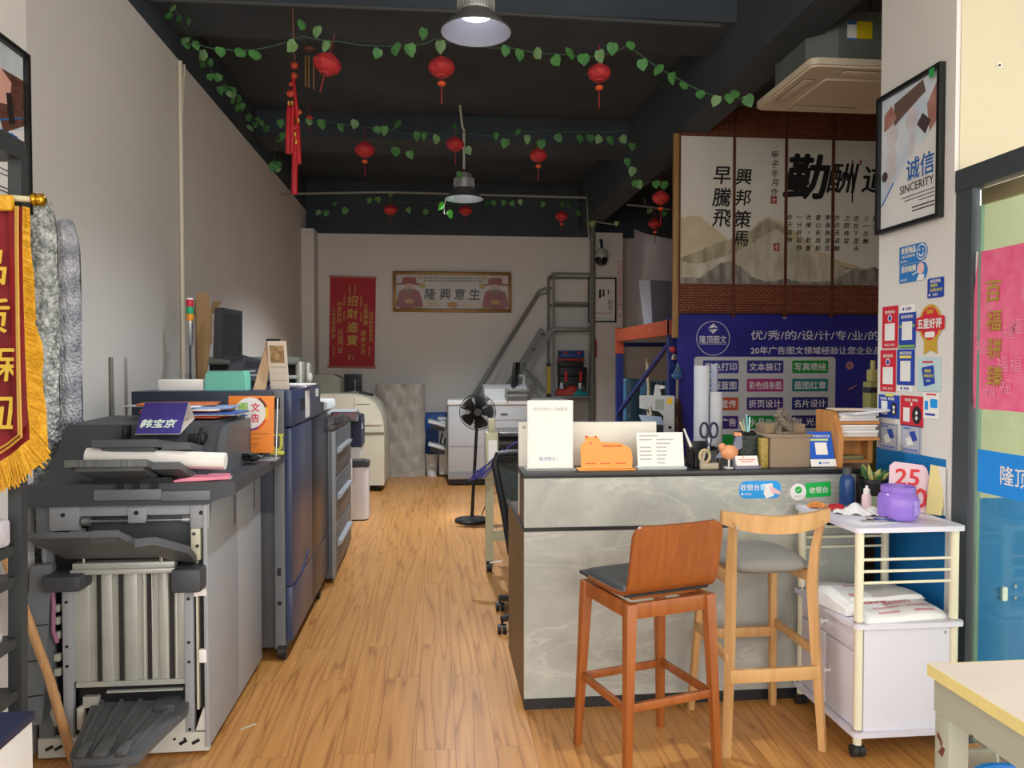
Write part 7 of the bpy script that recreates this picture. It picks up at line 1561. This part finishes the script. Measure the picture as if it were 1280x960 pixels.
heap('tool_pouch', 'teal pouch lying at the right end of the ladder shelf', 'bag', 714, 736, 487, 494.8, 10.94, tm[3], 4)
for k, (u, lab, cc) in enumerate(((702, 'white capped spray can left of the tool cases', 'b9c4d6'), (725, 'white capped small can right on the ladder shelf', 'c9c9c6'), (730, 'dark small can at the right end of ladder shelf', '3a3a40'))):
    a = P(u, 494.6, Y=11.04)
    t = thing('spray_can', lab, 'can', tuple(a)); obj('can_body', B().lathe([(0, 0), (.03, 0), (.03, .13), (.022, .15), (0, .15)], tuple(a), 16), mat('can_' + cc, cc, .35), t); obj('cap', B().lathe([(.022, .151), (.022, .185), (0, .187)], tuple(a), 16), W if k < 2 else K, t)
t = thing('spirit_level', 'yellow and black tool standing upright beside the ladder post', 'level', tuple(P(686, 490, Y=11.1)))
a, c = P(684, 458, Y=11.1), P(688, 492, Y=11.1)
obj('bar', B().box(a.x, c.x, 11.1, 11.13, c.z, a.z), mat('level_yellow', 'c7a52a', .45), t); obj('end_cap', B().box(a.x - .005, c.x + .005, 11.095, 11.135, a.z, a.z + .05), K, t); obj('end_cap', B().box(a.x - .005, c.x + .005, 11.095, 11.135, c.z - .05, c.z), K, t)
obj('level_stand', B().box(a.x - .03, c.x + .03, 11.08, 11.15, 0, c.z - .05), m_ld, label='thin grey stand below the yellow tool behind the ladder', cat='stand')

# ------------------------------------------------------------------ pallet rack beyond the banner, its sheets and what is stored there
t = thing('pallet_rack', 'blue and orange steel pallet rack behind the counter area', 'rack', (2.4, 7.8, 0))
m_or2 = mat('rack_orange', 'a8492c', .5, var=.05); m_rb2 = mat('rack_blue', '1d2a6e', .45)
def up(x, y): obj('upright', B().box(x - .04, x + .04, y - .03, y + .03, 0, 2.02), m_rb2, t)
for x, y in ((2.12, 8.8), (2.12, 6.78), (3.3, 8.8), (3.3, 6.78)): up(x, y)
obj('beam', B().box(2.08, 2.13, 6.74, 8.84, 1.86, 2.0, .006), m_or2, t); obj('beam', B().box(3.28, 3.33, 6.74, 8.84, 1.86, 2.0, .006), m_or2, t)
obj('end_bracket', B().box(2.075, 2.165, 8.765, 8.84, 1.72, 2.02), m_or2, t)
obj('cross_tie', B().box(2.13, 3.3, 8.78, 8.82, 1.80, 1.85), m_rb2, t)
obj('deck', B().box(2.13, 3.28, 6.76, 8.82, 1.93, 1.95), mat('rack_deck', '77705f', .7), t)
obj('diagonal_brace', B().bar((2.1, 8.78, 1.02), (2.1, 6.82, 1.78), .04, .03), m_rb2, t)
b = B()
sheetm = mat('sheer_plastic', 'b9b4b8', .35, col2='a9a2a4', scale=2.5)
a, c = P(770, 318, Y=9.2), P(848, 405, Y=9.2)
t = thing('plastic_sheet', 'hanging translucent plastic sheet with faint red print at back right', 'sheet', (2.9, 9.2, 2.0))
b = B().grid(lambda u, v: (2.42 + 1.5 * u, 9.3 + .05 * math.sin(u * 11 + v * 2) + .02 * math.sin(u * 23), 3.26 - .18 * math.sin(u * 3.14) * (1 - v) * .8 + (2.02 - 3.26) * v), 40, 20)
obj('film', b, sheetm, t)
obj('hanging_wire', B().cyl((2.6, 9.3, 3.2), (2.6, 9.3, HC), .004, n=6).cyl((3.8, 9.3, 3.2), (3.8, 9.3, HC), .004, n=6), K, t)
b = B(FACE((0, 9.225, 0)))
for (u, v, n, s) in ((775, 328, 9, .075), (809, 352, 6, .075)):
    for i in range(n):
        p = P(u, v + 7 * i, Y=9.22); b.text('包装防水运输安全轻'[i], p.x, p.z, 0, s, 0, .01)
for i in range(3): b.text('保护膜'[i], P(775 + 5 * i, 394, Y=9.22).x, P(775, 394, Y=9.22).z, 0, .06, 0, .01)
obj('red_print', b, mat('faded_red', 'b5858c', .6), t)
t = thing('bent_board', 'grey violet board standing bent on the rack deck', 'board', (2.5, 8.0, 1.951))
a = P(816, 350, Y=7.9)
obj('panel', B().add([(a.x, 7.9, 1.952), (a.x - .03, 7.9, a.z), (a.x + .75, 8.5, a.z + .05), (a.x + .75, 8.5, 1.952), (a.x, 7.92, 1.952), (a.x - .03, 7.92, a.z), (a.x + .75, 8.52, a.z + .05), (a.x + .75, 8.52, 1.952)], [(0, 1, 2, 3), (7, 6, 5, 4), (0, 4, 5, 1), (1, 5, 6, 2), (2, 6, 7, 3), (3, 7, 4, 0)]), mat('violet_grey_board', '8f8ea0', .6), t)
obj('folded_edge', B().add([(a.x, 7.895, 1.952), (a.x - .03, 7.895, a.z), (a.x - .13, 7.98, a.z), (a.x - .06, 7.98, 1.952)], [(0, 1, 2, 3)]).add([(a.x, 7.90, 1.952), (a.x - .03, 7.90, a.z), (a.x - .13, 7.985, a.z), (a.x - .06, 7.985, 1.952)], [(0, 1, 2, 3)]), mat('pale_board', 'a9a8b5', .6), t)
t = thing('paper_bags', 'white folded shapes with dark edges lying on the rack deck', 'bags', (2.3, 7.2, 1.951))
for k in range(4): obj('folded_bag', B(rot((2.2 + .035 * k, 7.3 - .02 * k, 1.953 + .012 * k), R(20), 0, R(-18))).box(-.1, .12, -.12, .1, 0, .012, .003), W if k % 2 == 0 else K, t)
obj('white_box', B().box(2.24, 2.45, 6.95, 7.1, 1.951, 2.25, .006), mat('white_box', 'd0d2d6', .5), label='white box standing on the rack deck beside the pine batten', cat='box')
m_dr = mat('barrel_blue', '4a7796', .35, col2='3d6a89', scale=5)
t = thing('blue_barrel', 'tall steel blue barrel, leftmost under the pallet rack', 'barrel', (2.3, 9.2, 0))
for i, (u, r, lab) in enumerate(((787, .21, None), (806, .2, 'steel blue barrel second from left under the pallet rack'), (835, .24, 'steel blue barrel behind the white press head'))):
    x = P(u, 500, Y=(9.0, 9.35, 9.65)[i]).x; y = (9.0, 9.35, 9.65)[i]
    if i == 0: tt = t; tt.location = (x, y, 0); ROOT[tt.name] = Matrix.Translation((x, y, 0))
    else: tt = thing('blue_barrel', lab, 'barrel', (x, y, 0))
    h = P(u, 474 if i == 0 else 477, Y=y).z
    r = (.12, .14, .17)[i]
    obj('barrel_body', B().lathe([(0, 0), (r, 0), (r * 1.02, .02), (r, .04), (r, h * .33), (r * 1.03, h * .34), (r, h * .35), (r, h * .66), (r * 1.03, h * .67), (r, h * .68), (r, h - .03), (r * 1.02, h - .01), (r * .98, h)], (x, y, 0), 28), m_dr, tt)
    obj('lid', B().lathe([(r * .96, h + .0), (r * .9, h + .006), (0, h + .006)], (x, y, 0), 24), m_dr, tt)
# hand press with white head
HY = 6.0
t = thing('eyelet_press', 'white bench press machine with a dark arm behind the counter', 'machine', (1.75, HY, .8))
a = P(826, 520, Y=HY)
Fq = FACE((0, HY, 0)); px = lambda u: P(u, 520, Y=HY).x; pz = lambda v: P(826, v, Y=HY).z
m_wp = mat('press_white', 'c6c7c6', .4); 
obj('head', B(Fq).prism([(px(805), pz(511)), (px(805), pz(495)), (px(843), pz(495)), (px(843), pz(548)), (px(828), pz(570)), (px(828), pz(530)), (px(824), pz(515))], -.14, 0), m_wp, t)
obj('dark_arm', B(Fq).prism([(px(813), pz(513)), (px(823), pz(514)), (px(829), pz(520)), (px(829), pz(575)), (px(824), pz(575)), (px(822), pz(525))], -.12, .004), BLACKP, t)
obj('lever', B(Fq).prism([(px(819), pz(495)), (px(821), pz(481)), (px(825), pz(481)), (px(827), pz(495))], -.05, -.02), m_wp, t)
obj('thread_spool', B().cyl((px(829), HY + .06, pz(494)), (px(829), HY + .06, pz(478)), .028, n=18).cyl((px(829), HY + .06, pz(486)), (px(829), HY + .06, pz(482)), .034, n=18, mi=1), [BLACKP, W], t)
obj('label', B(Fq).box(px(834), px(840), pz(505), pz(498), .001, .003, mi=0).box(px(819), px(830), pz(512), pz(499), .001, .002, mi=1), [YEL, mat('label_grey', 'a3a6a0', .5)], t, label='yellow and grey labels')
obj('knob', B(Fq).cyl((px(837), pz(534), 0), (px(837), pz(534), .02), .012, n=12), K, t)
obj('needle_bar', B().tube([(px(811), HY - .01, pz(508)), (px(813), HY - .02, pz(518)), (px(808), HY - .02, pz(522))], .014, 8), mat('bar_brass', 'a39f8a', .35, .6), t)
obj('base', B().box(px(790), px(845), HY - .03, HY + .2, .80, .84, .006), m_wp, t)
obj('press_table', B().box(px(775), px(1000), HY - .1, HY + .4, .76, .80).box(px(778), px(784), HY, HY + .06, 0, .76).box(px(990), px(996), HY, HY + .06, 0, .76), mat('table_dark', '4a4642', .6), label='dark table carrying the white press behind the counter', cat='table')
obj('open_book', B(fr((px(806), HY - .2, pz(524)), (1, .1, -.1), (.1, .8, .45))).box(-.09, .09, -.05, .06, 0, .012, .003), mat('pale_book', '9aa7bb', .5), label='pale blue ledger lying tilted beside the white press', cat='book')
obj('book_prop', B().box(px(797), px(818), HY - .25, HY - .12, .0, pz(529)), mat('prop_black', '242427', .6), label='black box under the tilted pale ledger', cat='box')
obj('measuring_rod', B().tube([P(809, 448, Y=8.6), P(810, 470, Y=8.6), P(811, 486, Y=8.6), (P(811, 486, Y=8.6).x, 8.6, 0)], .02, 8), mat('rod_ivory', 'b5ae92', .5), label='ivory rod standing upright behind the white press', cat='rod')
# duster and tools hanging on the rack end
t = thing('feather_duster', 'dark brown feather duster hanging at the banner edge', 'duster', tuple(P(845, 545, Y=6.5)))
rg = random.Random(6); b = B()
top, bot = P(847, 497, Y=6.55), P(846, 549, Y=6.55)
for k in range(420):
    f = rg.random(); p = top.lerp(bot, f); a_ = rg.random() * 6.28; rr_ = (.045 + .02 * rg.random()) * (.6 + .8 * f)
    b.cyl(p, p + Vector((rr_ * math.cos(a_), rr_ * math.sin(a_), -.02 - .03 * rg.random())), .004, .0015, 4)
obj('feathers', b, mat('duster_brown', '4a2a20', .8, var=.2, scale=40), t)
obj('handle', B().cyl(P(847, 455, Y=6.55), bot, .012, n=10), mat('duster_handle', '8f8574', .5), t)
obj('blue_tie', B().ball(P(846, 470, Y=6.53), .045, (1.1, .6, .7)).tube([P(843, 468, Y=6.52), P(848, 455, Y=6.52), P(851, 466, Y=6.52)], .01, 6), mat('tie_blue', '3a6a98', .5), t)
t = thing('hanging_bell', 'small red and silver bell hanging at the rack end', 'bell', tuple(P(842, 437, Y=6.6)))
p = P(841, 437, Y=6.68); obj('red_ball', B().ball(p, .03), mat('bell_red', 'b0303a', .4), t); obj('silver_cup', B().lathe([(.03, -.06), (.036, -.05), (.02, -.01), (0, 0)], tuple(p + Vector((.02, 0, -.03))), 16), CHROME, t)
obj('loop', B().cyl(p, p + Vector((0, .05, .12)), .004, n=6), K, t)

# ------------------------------------------------------------------ behind the counter on the left: paper cutter frame and office chair
CYf = 5.85
t = thing('cutting_stand', 'cream metal machine stand on castors with purple cords behind the counter', 'stand', (.5, CYf, 0))
m_cs = mat('stand_cream', 'b7b293', .45)
x0 = P(612, 700, Y=CYf).x
obj('leg', B().box(x0 - .03, x0 + .03, CYf, CYf + .05, .09, .72), m_cs, t); obj('leg', B().box(1.3, 1.36, CYf, CYf + .05, .09, .72), m_cs, t)
obj('upper_post', B().box(x0 - .03, x0 + .065, CYf - .02, CYf + .08, .72, 1.08, .006).box(x0 - .01, x0 + .045, CYf, CYf + .06, 1.08, 1.18, .01), m_cs, t)
obj('notice', B().box(x0 - .01, x0 + .055, CYf - .024, CYf - .02, .86, 1.02), W, t)
obj('cross_bar', B().box(x0, 1.33, CYf + .01, CYf + .04, .24, .32), m_cs, t); obj('cross_bar', B().box(x0, 1.33, CYf + .01, CYf + .04, .68, .73), m_cs, t)
obj('table_plate', B().box(x0 + .05, 1.4, CYf - .05, CYf + .6, .74, .77), mat('plate_dark', '3d3b3f', .4), t); obj('roller', B().cyl((x0 + .08, CYf + .1, .98), (1.36, CYf + .1, .98), .055, n=18), mat('roller_dark', '3a3436', .3), t)
obj('roller_cover', B().box(x0 + .07, 1.38, CYf, CYf + .25, 1.04, 1.075, .006).box(x0 + .07, 1.38, CYf + .2, CYf + .25, .77, 1.04), mat('cover_black', '2b2a2d', .4), t)
for x in (x0, 1.33):
    obj('castor', B().cyl((x - .02, CYf + .03, .035), (x + .02, CYf + .03, .035), .035, n=16).box(x - .025, x + .025, CYf + .01, CYf + .05, .05, .1), BLACKP, t)
obj('brake_lever', B().bar((x0 + .0, CYf - .03, .085), (x0 + .09, CYf - .05, .10), .02, .008), W, t)
b = B(); rg = random.Random(14)
b.tube([(x0 + .25, CYf - .06, 1.03), (x0 + .15, CYf - .06, .98), (x0 + .08, CYf - .06, .90), (x0 - .02, CYf - .07, .80), (x0 - .10, CYf - .07, .74), (x0 - .16, CYf - .07, .72), (x0 - .10, CYf - .07, .79), (x0 - .02, CYf - .07, .84), (x0 + .10, CYf - .07, .96)], .007, 6)
for k in range(4): b.tube([(x0 + .05 - .04 * k, CYf - .08, .86 - .03 * k), (x0 - .04 - .03 * k, CYf - .08, .75 - .005 * k), (x0 - .12, CYf - .08, .73 + .02 * k), (x0 - .03, CYf - .08, .82)], .005, 6)
obj('purple_cord', b, mat('purple_cord', '3a3888', .5), t)
t = thing('power_box', 'black power box with cable on the floor behind the cutting stand', 'box', (.65, 6.4, 0))
obj('box_body', B().box(.58, .75, 6.3, 6.5, .22, .40, .01), K, t); obj('box_leg', B().box(.64, .69, 6.38, 6.42, 0, .22), K, t); obj('cable', B().tube([(.62, 6.28, .3), (.58, 6.2, .12), (.62, 6.15, .02), (.8, 6.1, .01)], .008, 6), K, t)
t = thing('office_chair', 'black mesh office chair partly hidden behind the counter', 'chair', (.72, 4.75, 0))
m_mesh = mat('mesh_black', '2a2d2c', .7, col2='3a413d', scale=90)
Yc = 4.72
fl, fr_ = P(617, 570, Y=Yc), P(633, 690, Y=Yc)
b = B(); q = [P(637, 690, Y=Yc - .05), P(630, 640, Y=Yc), P(618, 580, Y=Yc + .1), P(622, 568, Y=Yc + .11), P(640, 566, Y=Yc + .12)]
q += [Vector((q[-1].x + .32, Yc + .12, q[-1].z)), Vector((q[2].x + .46, Yc + .1, q[2].z)), Vector((q[0].x + .32, Yc - .05, q[0].z)), ]
obj('back_frame', B().tube(q, .022, 10, closed=True), BLACKP, t)
obj('mesh_back', B().grid(lambda u, v: tuple(q[0].lerp(q[2], v) * (1 - u) + q[7].lerp(q[6], v) * u + Vector((0, .05 * math.sin(u * 3.14), 0))), 10, 12), m_mesh, t)
obj('seat', B().rrect(.50, .98, 4.45, 4.93, .45, .53, .08), m_mesh, t)
obj('seat_post', B().cyl((.685, 4.71, .10), (.70, 4.70, .45), .03, n=14), BLACKP, t)
obj('back_support', B().bar((.74, 4.75, .48), (.74, 4.72, .80), .06, .03, (0, 1, 0)), BLACKP, t)
for k in range(5):
    a = R(213) + k * 6.2832 / 5; e = Vector((.685 + .36 * math.cos(a), 4.71 + .36 * math.sin(a), .085))
    l = obj('leg', B().tube([(.685, 4.71, .12), tuple(Vector((.685, 4.71, .115)).lerp(e, .6)), tuple(e)], [.032, .026, .02], 8), mat('chair_star_grey', '3b3d40', .4), t)
    obj('castor', B().cyl((e.x - .026, e.y, .028), (e.x - .004, e.y, .028), .028, n=16).cyl((e.x + .004, e.y, .028), (e.x + .026, e.y, .028), .028, n=16).cyl((e.x, e.y, .05), (e.x, e.y, .085), .008, n=8), BLACKP, l)
